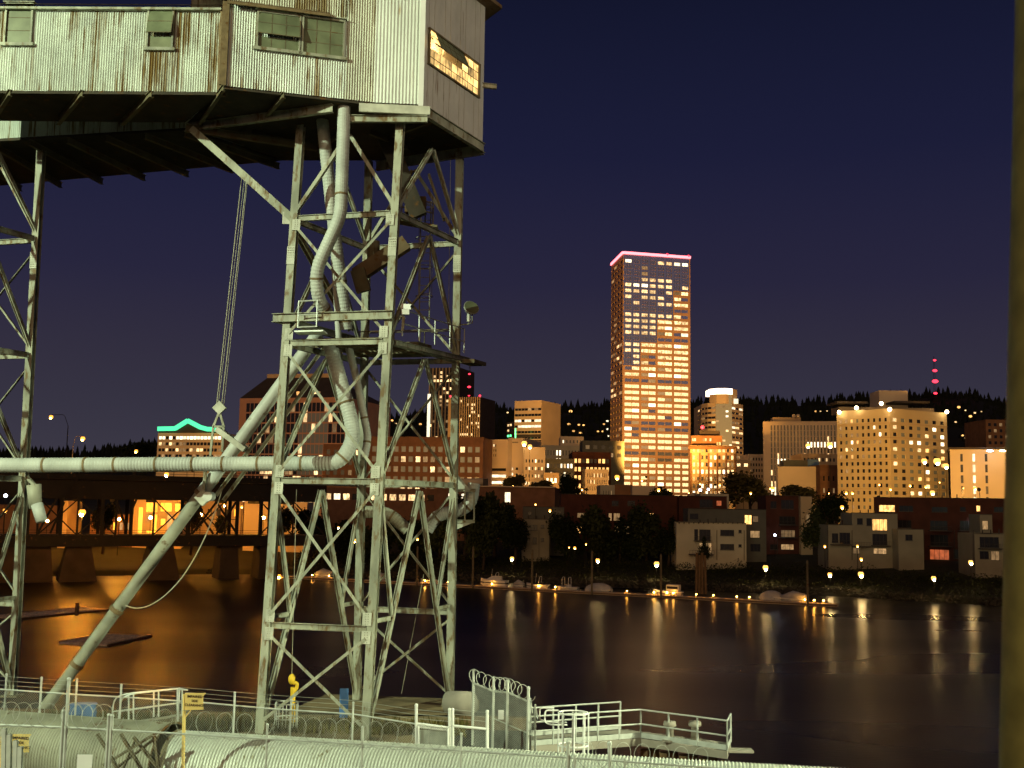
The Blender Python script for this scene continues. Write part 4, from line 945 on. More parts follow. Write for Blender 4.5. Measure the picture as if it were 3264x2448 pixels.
# near fence by the tracks
YN = 28.5
nr_ = [PY(x, y, YN + o_) for x, y, o_ in ((-60, 2308, 1.0), (200, 2318, .7), (560, 2338, .4), (1155, 2372, 0), (1810, 2415, -.6), (2200, 2442, -1.0), (2600, 2470, -1.4))]
pn_ = []
for x, yt, o_, rr in ((200, 2268, .7, .045), (211, 2165, .65, .045), (346, 2280, .55, .045), (356, 2282, .55, .045), (853, 2310, .2, .03), (1155, 2318, 0, .03), (1473, 2340, -.3, .03), (1811, 2366, -.6, .05), (1832, 2408, -.6, .04), (1944, 2370, -.7, .05), (1994, 2428, -.8, .03), (2164, 2432, -1, .025)):
    for (a, b_), (p, q) in zip(zip((-60, 200, 560, 1155, 1810, 2200), (200, 560, 1155, 1810, 2200, 2600)), zip(nr_, nr_[1:])):
        if a <= x <= b_: c = p.lerp(q, (x - a) / (b_ - a))
    pn_.append((c, max(.05, PY(x, yt, c.y).z - c.z), rr))
fence('near_fence', 'nearest chain-link fence along the bottom edge in front of the conveyor', nr_, 1.9, pn_, cell=.095, wr=.0028, rail_r=.028)
razor('razor_coil', 'row of razor wire loops on the near fence at the far left', nr_[0] + V((0, 0, .28)), nr_[1].lerp(nr_[0], .08) + V((0, 0, .28)), .32, 6)
razor('razor_coil', 'razor wire loops on the near fence right of the tall post', nr_[1].lerp(nr_[2], .05) + V((0, 0, .3)), nr_[1].lerp(nr_[2], .42) + V((0, 0, .3)), .34, 4)
razor('razor_coil', 'faint razor wire loops on the near fence under the sign', nr_[1].lerp(nr_[2], .5) + V((0, 0, .26)), nr_[3].lerp(nr_[2], .55) + V((0, 0, .26)), .34, 7, .006)
razor('razor_coil', 'faint razor wire loops on the near fence in front of the tower foot', nr_[3].lerp(nr_[2], .45) + V((0, 0, .26)), nr_[3].lerp(nr_[4], .5) + V((0, 0, .26)), .34, 12, .006)
razor('razor_coil', 'thin razor wire loops over the conveyor at the lower right', nr_[4].lerp(nr_[5], .1) + V((0, 0, .1)), nr_[5].lerp(nr_[6], .2) + V((0, 0, .1)), .36, 7, .006)
b = MB(); b.box(PY(270, 2428, 28.9), (.39, .02, .36)); solo(b, 'notice_board', 'notice', 'blank white notice on the near fence at the bottom edge', 'notice')

# ---- IMPAIRED SIDE CLEARANCE signs
def text_part(parent, s, c, size, ax, m='letter', name='lettering'):
    cu = bpy.data.curves.new(name, 'FONT'); cu.body = s; cu.size = size; cu.align_x = 'CENTER'; cu.align_y = 'CENTER'; cu.extrude = .002; cu.offset = size * .012
    tmp = bpy.data.objects.new('text_source', cu); COL.objects.link(tmp); me = bpy.data.meshes.new_from_object(tmp.evaluated_get(bpy.context.evaluated_depsgraph_get())); bpy.data.objects.remove(tmp)
    me.materials.clear(); me.materials.append(MT[m]); o = bpy.data.objects.new(name, me); COL.objects.link(o); o.parent = parent
    Mx = Matrix((ax[0], ax[2], -ax[1])).transposed() if False else Matrix(((ax[0].x, ax[2].x, ax[1].x), (ax[0].y, ax[2].y, ax[1].y), (ax[0].z, ax[2].z, ax[1].z)))
    o.matrix_local = Matrix.Translation(V(c) - ORG[parent.name]) @ Mx.to_4x4(); return o
def clearance_sign(label, xp, ytop, ybot, xs0, xs1, ys0, ys1, Y):
    t = thing('clearance_sign', label, 'sign', PY(xp, ybot, Y))
    b = MB(); b.tube([PY(xp - 5, ybot, Y), PY(xp, ytop, Y)], .045, 8); b.build('pole', 'sign', t)
    A_, B_, C_, D_ = PY(xs0, ys0, Y - .05), PY(xs1 + 8, ys0, Y - .05), PY(xs1, ys1, Y - .05), PY(xs0, ys1 + 2, Y - .05)
    E_ = PY(xs1 - 1, ys0 + (ys1 - ys0) * .22, Y - .05)
    poly = [A_, B_, E_, C_, D_]; mb = MB(); q = V((0, .02, 0))
    mb.add([p for p in poly] + [p + q for p in poly], [(4, 3, 2, 1, 0), (5, 6, 7, 8, 9)] + [(i, (i + 1) % 5, 5 + (i + 1) % 5, 5 + i) for i in range(5)]); bo = mb.build('board', 'sign', t)
    b = MB(); b.bar(PY(xp, ys1 + 28, Y), PY(xs0 + 18, ys1 + 2, Y), .04, .03); b.build('strut', 'sign', t)
    ax = (V((1, 0, -.03)).normalized(), V((0, -1, 0)), V((.03, 0, 1)).normalized())
    H_ = (A_.z - D_.z); W_ = C_.x - D_.x
    for s, f, k in (('IMPAIRED', .2, .19), ('SIDE', .45, .17), ('CLEARANCE', .70, .185)):
        text_part(t, s, V(((A_.x + C_.x) / 2 + .01, Y - .058, A_.z - H_ * f)), H_ * k * 1.12, ax)
    return t
clearance_sign('yellow flag-shaped railway sign on a tall yellow pole in front of the conveyor', 588, 2212, 2470, 590, 648, 2209, 2262, 30.0)
clearance_sign('partly hidden yellow clearance sign behind the near fence at the far left', 8, 2345, 2480, 36, 92, 2340, 2398, 30.6)

# ---- gangway with handrails at left
gw = thing('gangway', 'sloping gangway with pipe handrails behind the left fence', 'gangway', PY(480, 2330, 41.0))
for o_ in (0, -1.0):
    Yg = 41.0 + o_; dx = 0 if o_ == 0 else 22
    nds = [(352 + dx, 2310), (365 + dx, 2222), (410 + dx, 2210), (560 + dx * .5, 2195), (590 + dx * .4, 2200)]
    b = MB(); b.tube(fillet([PY(x, y, Yg) for x, y in nds], .5, 4), .028, 6); b.build('handrail', 'galv', gw)
    b = MB(); b.tube([PY(360 + dx, 2268, Yg), PY(570 + dx * .5, 2240, Yg)], .022, 6); b.build('mid_rail', 'galv', gw)
    for x, y0, y1 in ((410, 2212, 2300), (490, 2203, 2285), (565, 2196, 2280)):
        b = MB(); b.tube([PY(x + dx * .7, y1, Yg), PY(x + dx * .7, y0, Yg)], .03, 6); b.build('rail_post', 'galv', gw)
for k in range(14):
    f = k / 13; b = MB(); c = PY(375 + 200 * f, 2315 - 30 * f, 40.4); b.box(c, (.17, 1.1, .05), (V((.98, 0, .15)).normalized(), V((0, 1, 0)), V((-.15, 0, .98)).normalized())); b.build('tread', 'steel', gw)
for Yg in (39.8, 41.0): b = MB(); b.bar(PY(365, 2325, Yg), PY(585, 2292, Yg), .08, .2); b.build('stringer', 'steel_dark', gw)
for i, (x, y) in enumerate(((248, 2285), (279, 2284))):
    c = PY(x, y, 40.3); b = MB(); b.tube([c - V((0, 0, .45)), c - V((0, 0, .15)), c + V((0, 0, .15)), c + V((0, 0, .45))], [.28, .3, .3, .28], 16)
    t = thing('blue_drum', ('left' if i == 0 else 'right') + ' one of two blue steel drums behind the fence at lower left', 'drum', c - V((0, 0, .45)), 'blue drums')
    b.build('barrel', 'blue', t, smooth=False)
    for z in (-.15, .15, .45): r_ = MB(); r_.tube([c + V((0, 0, z - .02)), c + V((0, 0, z + .02))], .315, 16); r_.build('hoop', 'blue', t)
# ---- yellow davit post, hoop guard and blue panel between the tower legs
dv = thing('yellow_davit', 'yellow painted post with a bulbous hooked head between the tower legs', 'davit', PY(935, 2330, 42.6))
b = MB(); b.tube([PY(933, 2335, 42.6), PY(934, 2190, 42.6)], .1, 10); b.build('post', 'yellow', dv)
b = MB(); b.sphere(PY(930, 2165, 42.6), .14, 10, 8, (1, 1, 1.5)); b.build('head', 'yellow', dv, smooth=True)
b = MB(); b.tube(fillet([PY(934, 2178, 42.6), PY(946, 2175, 42.6), PY(948, 2190, 42.6), PY(937, 2205, 42.6)], .1, 3), .07, 8); b.build('hook', 'yellow', dv)
hg = thing('ladder_hoop_guard', 'round pipe guard cage around the ladder head beside the yellow post', 'guard', PY(915, 2330, 41.8))
c = PY(914, 2240, 41.8); rr = .42
for z in (0, -.55): b = MB(); b.tube([c + V((rr * math.cos(a * .393), rr * math.sin(a * .393), z)) for a in range(17)], .025, 5, cap=False); b.build('hoop', 'galv', hg)
for k in range(9):
    a = k * .698; b = MB(); b.tube([c + V((rr * math.cos(a), rr * math.sin(a), .02)), c + V((rr * math.cos(a), rr * math.sin(a), -1.05))], .022, 5); b.build('upright', 'galv', hg)
b = MB(); b.box(PY(1096, 2248, 44.0), (.34, .08, 1.3)); t = solo(b, 'blue_cabinet', 'blue', 'narrow blue cabinet standing behind the tower brace', 'cabinet')
b = MB(); b.box(PY(925, 2346, 41.4), (1.0, .8, .4)); solo(b, 'timber_block', 'deck', 'timber block under the hoop guard at the tower foot', 'block')
# weeds along the fence
b = MB(); rnd = random.Random(5)
for _ in range(2600):
    x = rnd.uniform(-18, -1.5); y = 42.2 + rnd.uniform(-1.2, 1.2) - (x + 10) * .03; h = rnd.uniform(.1, .42) * (1.5 if -10.5 < x < -9.6 or -14 < x < -13 else 1); a = rnd.random() * 6.28; w = .04
    b.add([(x - w * math.cos(a), y - w * math.sin(a), ZW), (x + w * math.cos(a), y + w * math.sin(a), ZW), (x + rnd.uniform(-.15, .15), y + rnd.uniform(-.15, .15), ZW + h)], [(0, 1, 2)])
o = b.build('weeds', 'leaf', kind='stuff'); tag(o, 'rough weeds growing along the wharf edge behind the fence', 'weeds')

# ---- mooring walkway on the right
wk = thing('mooring_walkway', 'narrow concrete mooring walkway with pipe railings reaching out over the river', 'walkway', PY(2040, 2390, 39.0))
def wp(x, y, Y): return PY(x, y, Y)
W0, W1, W2 = Pz(1690, 2378, ZW), Pz(2042, 2352, ZW), Pz(2318, 2392, ZW)
W1f, W2b = Pz(2000, 2330, ZW), Pz(2340, 2372, ZW)
a_, b_2 = Pz(1700, 2380, ZW), Pz(1960, 2336, ZW)
b = MB(); b.prism([(W0.x, W0.y), (W1.x, W1.y), (W1.x - .3, W1.y + 1.5), (W0.x, W0.y + 1.6)], ZW - .28, ZW); b.build('approach_slab', 'concrete', wk)
b = MB(); b.prism([(W1.x + .02, W1.y), (W2.x, W2.y), (W2.x + .4, W2.y + 1.35), (W1.x - .26, W1.y + 1.5)], ZW - .3, ZW - .02); b.build('end_slab', 'concrete', wk)
for A_, B_, n_ in ((W0, W1, 6), (W1, W2, 4), (V((W0.x, W0.y + 1.6, ZW)), V((W1.x - .6, W1.y + 1.5, ZW)), 5), (W2, V((W2.x + .4, W2.y + 1.35, ZW)), 2)):
    for z in (.5, 1.02): b = MB(); b.tube([A_ + V((0, 0, z)), B_ + V((0, 0, z))], .032, 6); b.build('rail', 'galv', wk)
    b = MB(); b.bar(A_ + V((0, 0, .1)), B_ + V((0, 0, .1)), .02, .18); b.build('toe_board', 'galv', wk)
    for i in range(n_): p = A_.lerp(B_, i / (n_ - 1)); b = MB(); b.tube([p, p + V((0, 0, 1.03))], .034, 6); b.build('rail_post', 'galv', wk)
for k in range(9):
    p = W1.lerp(W2, .05 + k * .115) + V((.1, .5 + .35 * (k % 2), 0)); b = MB(); b.tube([V((p.x, p.y, -2)), V((p.x, p.y, ZW - .5))], .2, 8); b.build('pile', 'wood', wk)
for x in (2135, 2215):
    c = Pz(x, 2362, ZW); bo = thing('mooring_bollard', ('left' if x < 2200 else 'right') + ' mooring bollard on the walkway end', 'bollard', c, 'mooring bollards')
    b = MB(); b.tube([c, c + V((0, 0, .5)), c + V((0, 0, .55)), c + V((0, 0, .7))], [.15, .14, .24, .22], 12); b.build('post', 'concrete', bo, smooth=True)
    b = MB(); b.box(c + V((0, 0, .03)), (.6, .5, .06)); b.build('base', 'concrete', bo)
b = MB(); b.box(W2 + V((.55, .5, -.1)), (.9, .5, .08)); b.build('fender_shelf', 'concrete', wk)
hc = thing('ladder_hoop_guard', 'white pipe hoop cage of the ladder at the near end of the walkway', 'guard', PY(1830, 2410, 37.2))
c = PY(1828, 2272, 37.2); rr = .5
for z in (0, -1.05):
    b = MB(); b.tube([c + V((rr * math.cos(a * .393), rr * .8 * math.sin(a * .393), z)) for a in range(17)], .03, 5, cap=False); b.build('hoop', 'white', hc)
for k in range(8): a = k * .785; b = MB(); b.tube([c + V((rr * math.cos(a), rr * .8 * math.sin(a), .02)), c + V((rr * math.cos(a), rr * .8 * math.sin(a), -1.5))], .028, 5); b.build('upright', 'white', hc)
for dx in (0, -.42):
    b = MB(); b.tube(fillet([c + V((-.5 + dx * .3, .1 - dx, .05)), c + V((-.95 + dx * .4, .1 - dx, .05)), c + V((-.95 + dx * .4, .1 - dx, -.35)), c + V((-.75, .1 - dx, -.42)), c + V((-.2, .1 - dx, -.42))], .1, 3), .03, 6); b.build('grab_rail', 'white', hc)
# ---- post close to the lens at the right edge
b = MB(); Yp = 2.6; e0, e1 = PY(3238, 0, Yp), PY(3186, 2448, Yp); dd = (e0 - e1).normalized()
r_ = .11; ofs = V((r_ + .018, .02, 0)); b.tube([e1 - dd * 1.5 + ofs, e1 + ofs, e0 + ofs, e0 + dd * 2 + ofs], r_, 28); pt = thing('handrail_post', 'thick green painted post close to the lens at the right edge', 'post', e1 - dd * 1.5); b.build('shaft', 'post', pt, smooth=True)
b = MB(); b.bar(e1 - dd * 1.4 + ofs + V((-r_ * .2, -r_ * .985, 0)), e0 + dd * 1.9 + ofs + V((-r_ * .2, -r_ * .985, 0)), .012, .008); b.build('weld_seam', 'post', pt)

# ---- floodlights that light the tower, on a mast beside the silo (out of frame)
def floodlight(label, pos, aim, watts, cone, col, blend=.5, size=.5):
    t = thing('yard_floodlight', label, 'floodlight', (pos[0], pos[1], ZW))
    b = MB(); b.tube([(pos[0], pos[1] - .4, ZW), (pos[0], pos[1] - .4, pos[2] + .3)], [.25, .12], 10); b.build('mast', 'galv', t)
    d = (V(aim) - V(pos)).normalized(); b = MB(); b.tube([V(pos) - d * .5, V(pos) - d * .2], [.15, .45], 14); b.build('reflector', 'galv', t)
    l = bpy.data.lights.new('flood', 'SPOT'); l.energy = watts; l.spot_size = R(cone); l.spot_blend = blend; l.color = col; l.shadow_soft_size = size
    o = bpy.data.objects.new('flood_lamp', l); COL.objects.link(o); o.location = pos; o.rotation_euler = d.to_track_quat('-Z', 'Y').to_euler(); return t
floodlight('tall mast floodlight beside the silo, out of frame at left', (-48, 2, 45.5), (-9, 42, 27), 165000, 60, (.82, 1.0, .66))
floodlight('yard floodlight over the tracks, out of frame at right', (27, 30, 21), (2, 31, 11.6), 78000, 75, (.90, 1.0, .62), 1.0)
floodlight('added warm lamp mast brightening the headhouse right wall, out of frame at right', (27, 20, 38), (-2.4, 43.5, 37.5), 14000, 26, (1.0, .88, .58), .8)  # added warm lamp, lifts the right wall of the headhouse
# ================================================================== CITY
PANE = None
def pane_mesh():
    global PANE
    if PANE is None:
        b = MB(); b.box((0, 0, 0), (1, .08, 1)); o = b.build('pane_source', 'glass_dark'); PANE = o.data; bpy.data.objects.remove(o)
    return PANE
def put_pane(parent, c, ang, w, h, m, name='window'):
    o = bpy.data.objects.new(name, pane_mesh()); COL.objects.link(o); o.parent = parent
    o.location = c - ORG[parent.name]; o.rotation_euler = (0, 0, ang); o.scale = (w, 1, h)
    o.material_slots[0].link = 'OBJECT'; o.material_slots[0].material = MT[m]; return o
def building(name, label, foot, z0, z1, wall, wins=None, cat='building', recess=.3, roofm='rooftop', parapet=.6, limit=300, group=None):
    """foot: plan corners, anticlockwise; wins: {edge: [(u0,z0,u1,z1,material), ...]} in metres along the edge and absolute height."""
    foot = [V((p[0], p[1], 0)) for p in foot]; n = len(foot)
    c = sum(foot, V((0, 0, 0))) / n; t = thing(name, label, cat, (c.x, c.y, z0), group)
    mb = MB(); cnt = 0; rest = MB(); rmats = []
    for i in range(n):
        A, B = foot[i], foot[(i + 1) % n]; rs = (wins or {}).get(i, [])
        wall_holes(mb, A, B, z0, z1, rs, recess)
        d, nn = wall_frame(A, B); ang = math.atan2(d.y, d.x)
        for r in rs:
            p = A + d * ((r[0] + r[2]) / 2) - nn * recess + V((0, 0, (r[1] + r[3]) / 2))
            if cnt < limit: put_pane(t, p, ang, r[2] - r[0], r[3] - r[1], r[4])
            else:
                if r[4] not in rmats: rmats.append(r[4])
                rest.cur = rmats.index(r[4]); rest.box(p, (r[2] - r[0], .08, r[3] - r[1]), (d, nn, V((0, 0, 1))))
            cnt += 1
    mb.build('wall', wall, t)
    if rest.v: rest.build('windows', rmats, t, kind='stuff')
    b = MB(); b.prism([(p.x + (c.x - p.x) * .01, p.y + (c.y - p.y) * .01) for p in foot], z1 - parapet - .3, z1 - parapet); b.build('roof', roofm, t)
    return t
def front(xl, xr, Y1, Y2, depth):
    """Plan of a block whose front spans photo columns xl..xr at distances Y1 (left) and Y2 (right)."""
    A, B = V((XA(xl, Y1), Y1, 0)), V((XA(xr, Y2), Y2, 0)); d = (B - A).normalized(); n = V((-d.y, d.x, 0))
    return [A, B, B + n * depth, A + n * depth]
def grid(L, zs, fh, nrow, ncol, wf, hf, m0, m1, pick, off=.25):
    out = []; cw = (L - m0 - m1) / ncol
    for r in range(nrow):
        for c in range(ncol):
            k = pick(r, c)
            if k is None: continue
            u = m0 + cw * (c + .5); z = zs + fh * r + fh * off
            out.append((u - cw * wf / 2, z, u + cw * wf / 2, z + fh * hf, k))
    return out
def length(f, i=0): return (V(f[(i + 1) % len(f)]) - V(f[i])).length
RC = random.Random(11)
def chance(*pairs):
    def f(r, c):
        x = RC.random()
        for p, k in pairs:
            if x < p: return k
            x -= p
        return pairs[-1][1]
    return f
ZG = 11.0
# ---- tall office tower with the pink roof edge
c0, c1, c2 = V((69.9, 680, 0)), V((114.8, 691, 0)), V((65.6, 715, 0))
foot = [c2, c0, c1, c1 + (c2 - c0)]
ztop = 178.6; fh = 3.85; LF, LS = (c1 - c0).length, (c2 - c0).length
steps = {0: 18, 1: 18, 2: 14, 3: 14, 4: 10, 5: 10, 6: 5, 7: 5}
wf_, ws_, gl = [], [], []
bay = (LF - 1.6) / 8; hotrow = {0: .35, 4: .5, 5: .6, 7: .6}
for r in range(42):
    zt = ztop - 3.4 - r * fh; rowp = RC.random(); darkrow = (r in (1, 2, 8, 13, 20, 27, 28, 32)) ; low = r > 33
    for c in range(8):
        u0 = .8 + bay * c; glasszone = r < steps[c]
        x = RC.random()
        if r == 0: k = 'lit_hot' if c in (0, 6, 7) else ('lit' if c in (4, 5) else 'glass_sky')
        elif r in (1, 2): k = 'lit_dim' if x < .1 and c in (2, 3) else 'glass_sky'
        elif r == 3: k = 'lit' if 2 <= c <= 5 else 'glass_sky'
        elif glasszone: k = 'glass_sky' if (darkrow or x < .16) else ('lit_hot' if (r == 4 and c in (1, 2)) else 'lit')
        elif darkrow: k = 'lit_hot' if x < .04 else ('lit_dim' if x < .12 else 'glass_sky')
        else: k = 'lit' if x < .84 else ('lit_hot' if x < .89 else ('lit_dim' if x < .95 else 'glass_sky'))
        if low and k == 'glass_sky': k = 'lit_dim'
        mg = .18 if (not low and c % 2 == 1) else .75
        a = u0 + (.75 if (c % 2 == 0 or low) else .12); b_ = u0 + bay - (.75 if (c % 2 == 1 or low) else .12)
        wf_.append((a, zt - 2.15, b_, zt - .1, k))
for r in range(36):
    zt = ztop - 3.4 - (r + (0 if r < 99 else 0)) * fh
    for c in range(4):
        x = RC.random(); up = r < 6 + c * 2
        k = 'lit_dim' if x < (.03 if up and c > 1 else .16) else ('lit' if x < .2 and r > 4 else 'glass_dark')
        ws_.append((1 + c * (LS - 2) / 4, zt - 2.1, 1 + (c + .9) * (LS - 2) / 4, zt - .2, k))
tw = building('office_tower', 'tallest office tower with a glowing pink roof edge and stepped glass corner', foot, ZG, ztop, 'granite', {1: wf_, 0: ws_}, 'skyscraper', .35, limit=300)
d, nn = wall_frame(c0, c1)
for k, (ca, cb) in enumerate(((0, 2), (2, 4), (4, 6), (6, 8))):     # the mirror-glass skin stepping down the face
    nrow = steps[ca]; mb = MB()
    for r in range(nrow + 1):
        zt = ztop - 3.4 - r * fh; za = zt - .1 + (fh - 2.25 if r > 0 else 3.0); zb_ = zt - .1
        if r == nrow: za, zb_ = zt + fh - 2.25 - .0, zt + .7
        mb.quad(*[c0 + d * (.3 if ca == 0 and s == 0 else (.8 + bay * (ca if s == 0 else cb))) + nn * .06 + V((0, 0, z)) for s, z in ((0, zb_), (1, zb_), (1, za), (0, za))])
    for cc in range(ca, cb + 1):
        zb_ = ztop - 3.4 - nrow * fh + .6
        for s in (-.75, .12):
            if (cc == ca and s < 0) or (cc == cb and s > 0): continue
            u = .8 + bay * cc + (s if s < 0 else 0); mb.quad(*[c0 + d * (u + (.8 if a else 0)) + nn * .05 + V((0, 0, z)) for a, z in ((0, zb_), (1, zb_), (1, ztop - 1), (0, ztop - 1))])
    mb.build('mirror_glass_skin', 'glass_sky', tw)
mb = MB()
for i in range(41):
    u = .8 + bay * 8 * i / 40; nr2 = max(steps[min(7, int(i / 5))], steps[max(0, min(7, int((i - 1) / 5)))])
    mb.box(c0 + d * u + nn * .1 + V((0, 0, ztop - (3.4 + nr2 * fh) / 2)), (.12, .1, 3.4 + nr2 * fh), (d, nn, V((0, 0, 1))))
mb.build('mullions', 'slate', tw, kind='stuff')
for A, B in ((c2, c0), (c0, c1)):
    mb = MB(); mb.bar(V((A.x, A.y, ztop + .5)) - nn * -.3, V((B.x, B.y, ztop + .5)) + nn * .3, 1.5, 1.5); mb.build('neon_edge', 'neon_pink', tw)
for f in (.65, .97):
    p = c0.lerp(c1, f); b = MB(); b.sphere(p + nn * .5 + V((0, 0, ztop + 1.2)), .9, 8, 6); b.build('roof_beacon', 'red', tw)
# ---- pavilion block with sloped roof at left
f = front(757, 1100, 520, 505, 55); L = length(f); ze = ZA(1267, 900, 512)
pk = lambda r, c: ('lit' if (r, c) in {(3, 4), (3, 5), (3, 6), (1, 3), (2, 5), (5, 13), (4, 13)} or RC.random() < .08 else ('glass_blue' if 13 <= c <= 19 and 3 <= r <= 8 else ('lit_dim' if RC.random() < .1 else 'glass_dark'))) if r > 0 else ('lit' if RC.random() < .4 else 'lit_dim')
pv = building('glass_office_block', 'broad glass office block with a sloping dark roof behind the loading spout', f, ZG, ze, 'mullion', {0: grid(L, 15, (ze - 17) / 10, 10, 24, .88, .86, 3.5, .5, pk, .06)}, 'office block', .12, limit=300, roofm='slate')
A, B, Cb, Db = f; mb = MB(); zr = ZA(1196, 900, 520); ins_ = [V((XA(835, 530), 534, 0)), V((XA(1052, 522), 526, 0)), V((XA(1052, 522), 545, 0)), V((XA(835, 530), 550, 0))]
vs = [V((p.x, p.y, ze + .05)) for p in (A, B, Cb, Db)] + [V((p.x, p.y, zr)) for p in ins_]
mb.add(vs, [(0, 1, 5, 4), (1, 2, 6, 5), (2, 3, 7, 6), (3, 0, 4, 7), (4, 5, 6, 7)]); mb.build('sloped_roof', 'slate', pv)
mb = MB(); mb.prism([(p.x * 1.0, p.y) for p in ins_], zr + .02, zr + 2.0); mb.build('penthouse', 'tan', pv)
for px, k in ((950, 'lit_home'), (1004, 'lit'), (1016, 'lit_dim')):
    mb = MB(); p = PY(px, 1254, 513); mb.box(p, (1.4, .5, 1.8)); mb.build('dormer_light', k, pv)
# ---- green neon building
f = front(500, 706, 610, 600, 30); L = length(f); zt = ZA(1380, 600, 605)
pk = lambda r, c: 'lit_hot' if r == 3 and RC.random() < .7 else ('lit' if (RC.random() < .3 and r > 0) else ('lit_dim' if RC.random() < .3 else 'glass_dark'))
gb_ = building('hotel_block', 'hotel block with green neon along its gabled roof line', f, ZG, zt, 'cream', {0: grid(L, zt - 4 * 3.4 - 1, 3.4, 4, 18, .84, .5, .6, .6, pk)}, 'hotel', .25)
A, B = f[0], f[1]; d, nn = wall_frame(A, B)
pts = [(505, 1367), (560, 1366), (600, 1341), (640, 1362), (662, 1368), (704, 1369)]
for (xa, ya), (xb, yb) in zip(pts, pts[1:]):
    p, q = on_wall(xa, ya, A, B) + nn * .6, on_wall(xb, yb, A, B) + nn * .6
    mb = MB(); mb.bar(p, q, 1.0, 2.4); mb.build('neon_tube', 'neon_green', gb_)
    mb = MB(); mb.quad(p - nn * 1.2, q - nn * 1.2, V((q.x, q.y, zt)) - nn * 1.2, V((p.x, p.y, zt)) - nn * 1.2); mb.build('roof_fascia', 'slate', gb_)
# ---- ribbed towers far centre-left
f = front(1363, 1460, 1110, 1100, 45); L = length(f); zt = ZA(1172, 1400, 1105); fh2 = 4.2
pk = lambda r, c: 'lit' if RC.random() < (.5 if r in (19, 20) else .13) else ('lit_dim' if RC.random() < .12 else 'glass_dark')
t_ = building('ribbed_tower', 'dark office tower with pale vertical ribs seen through the tower columns', f, ZG, zt, 'slate', {0: grid(L, zt - 22 * fh2 - 3, fh2, 22, 9, .7, .6, .4, .4, pk)}, 'skyscraper', .3)
d, nn = wall_frame(f[0], f[1])
for i in range(10):
    mb = MB(); p = f[0] + d * (.4 + (L - .8) * i / 9) + nn * .5; mb.box(V((p.x, p.y, (zt + ZG) / 2)), (.7, 1.0, zt - ZG), (d, nn, V((0, 0, 1)))); mb.build('rib', 'rib', t_)
mb = MB(); p = f[0] + d * .5 + nn * 1.0; mb.box(V((p.x, p.y, zt - 50)), (3.0, .8, 46), (d, nn, V((0, 0, 1)))); mb.build('glowing_edge', 'lit_white', t_)  # edge glows by its own emission in place of floodlight
f = front(1428, 1528, 990, 980, 40); L = length(f); zt = ZA(1266, 1480, 985)
pk = lambda r, c: 'lit' if RC.random() < .13 else 'glass_dark'
t_ = building('ribbed_block', 'lower ribbed office block with red beacons on its roof corners', f, ZG, zt, 'slate', {0: grid(L, zt - 12 * 3.4 - 2, 3.4, 12, 14, .66, .6, .3, .3, pk)}, 'office block', .3)
d, nn = wall_frame(f[0], f[1])
for i in range(15):
    mb = MB(); p = f[0] + d * (.3 + (L - .6) * i / 14) + nn * .45; mb.box(V((p.x, p.y, (zt + ZG) / 2)), (.62, .9, zt - ZG), (d, nn, V((0, 0, 1)))); mb.build('rib', 'rib', t_)
mb = MB(); p = f[0] + d * 1.5 + nn * 1.2; mb.box(V((p.x, p.y, (zt + ZG) / 2)), (3.2, .6, zt - ZG), (d, nn, V((0, 0, 1)))); mb.build('corner_pier', 'tan', t_)
for q in (.04, .98): mb = MB(); p = f[0].lerp(f[1], q); mb.sphere(V((p.x, p.y, zt + 1)), 1.0, 8, 6); mb.build('roof_beacon', 'red', t_)
def mast(name, label, px, ylo, yhi, Y, lights, w=1.6):
    t = thing(name, label, 'mast', PY(px, ylo, Y)); a, b_ = PY(px, ylo, Y), PY(px, yhi, Y); h = b_.z - a.z
    for k in range(3):
        an = k * 2.094; o_ = V((w * math.cos(an), w * math.sin(an), 0)); mb = MB(); mb.bar(a + o_, V((a.x, a.y, b_.z)) + o_ * .3, .25, .25); mb.build('mast_leg', 'bridge', t)
    for i in range(8):
        z = a.z + h * i / 8; mb = MB()
        for k in range(3):
            an, a2 = k * 2.094, (k + 1) * 2.094; f_ = 1 - .7 * i / 8
            mb.bar(V((a.x + w * f_ * math.cos(an), a.y + w * f_ * math.sin(an), z)), V((a.x + w * f_ * math.cos(a2), a.y + w * f_ * math.sin(a2), z + h / 8)), .15, .15)
        mb.build('lattice_brace', 'bridge', t)
    for y, r_ in lights: mb = MB(); p = PY(px, y, Y); mb.sphere(V((a.x, a.y - w - .5, p.z)), r_, 8, 6, (1.4, 1, .8)); mb.build('red_beacon', 'red', t)
mast('roof_antenna', 'lattice antenna with a row of red beacons behind the ribbed block', 1495, 1275, 1145, 1030, ((1152, .9), (1193, .9), (1234, 1.2), (1262, .7)))
mast('hilltop_mast', 'tall broadcast mast with red beacons on the hill at far right', 2980, 1262, 1136, 2200, ((1149, 2.4), (1182, 3.4), (1216, 4.6), (1254, 2.8)), 3)
# ---- dark tower in the middle distance
f = front(1638, 1724, 800, 790, 34); L = length(f); zt = ZA(1277, 1680, 795); fh2 = 5.2
def pk(r, c):
    if r == 17: return 'lit_dim' if RC.random() < .3 else 'glass_dark'
    if r in (14, 15): return 'lit_white' if RC.random() < .8 else 'glass_dark'
    return 'lit' if RC.random() < .22 and r < 12 else 'glass_dark'
g_ = grid(L, zt - 19 * 4.2, 4.2, 19, 8, .97, .42, .2, .2, lambda r, c: None if r == 18 else pk(r, c))
t_ = building('striped_tower', 'dark striped office tower with white lit bands near its top', f, ZG, zt, 'cream', {0: g_}, 'skyscraper', .3)
d, nn = wall_frame(f[0], f[1]); za = zt - 19 * 4.2 + 13 * 4.2
mb = MB(); mb.box((f[0] + f[1]) / 2 + nn * .2 + V((0, 0, (za + ZG) / 2)) , (L, .3, 0.02), (d, nn, V((0, 0, 1))))
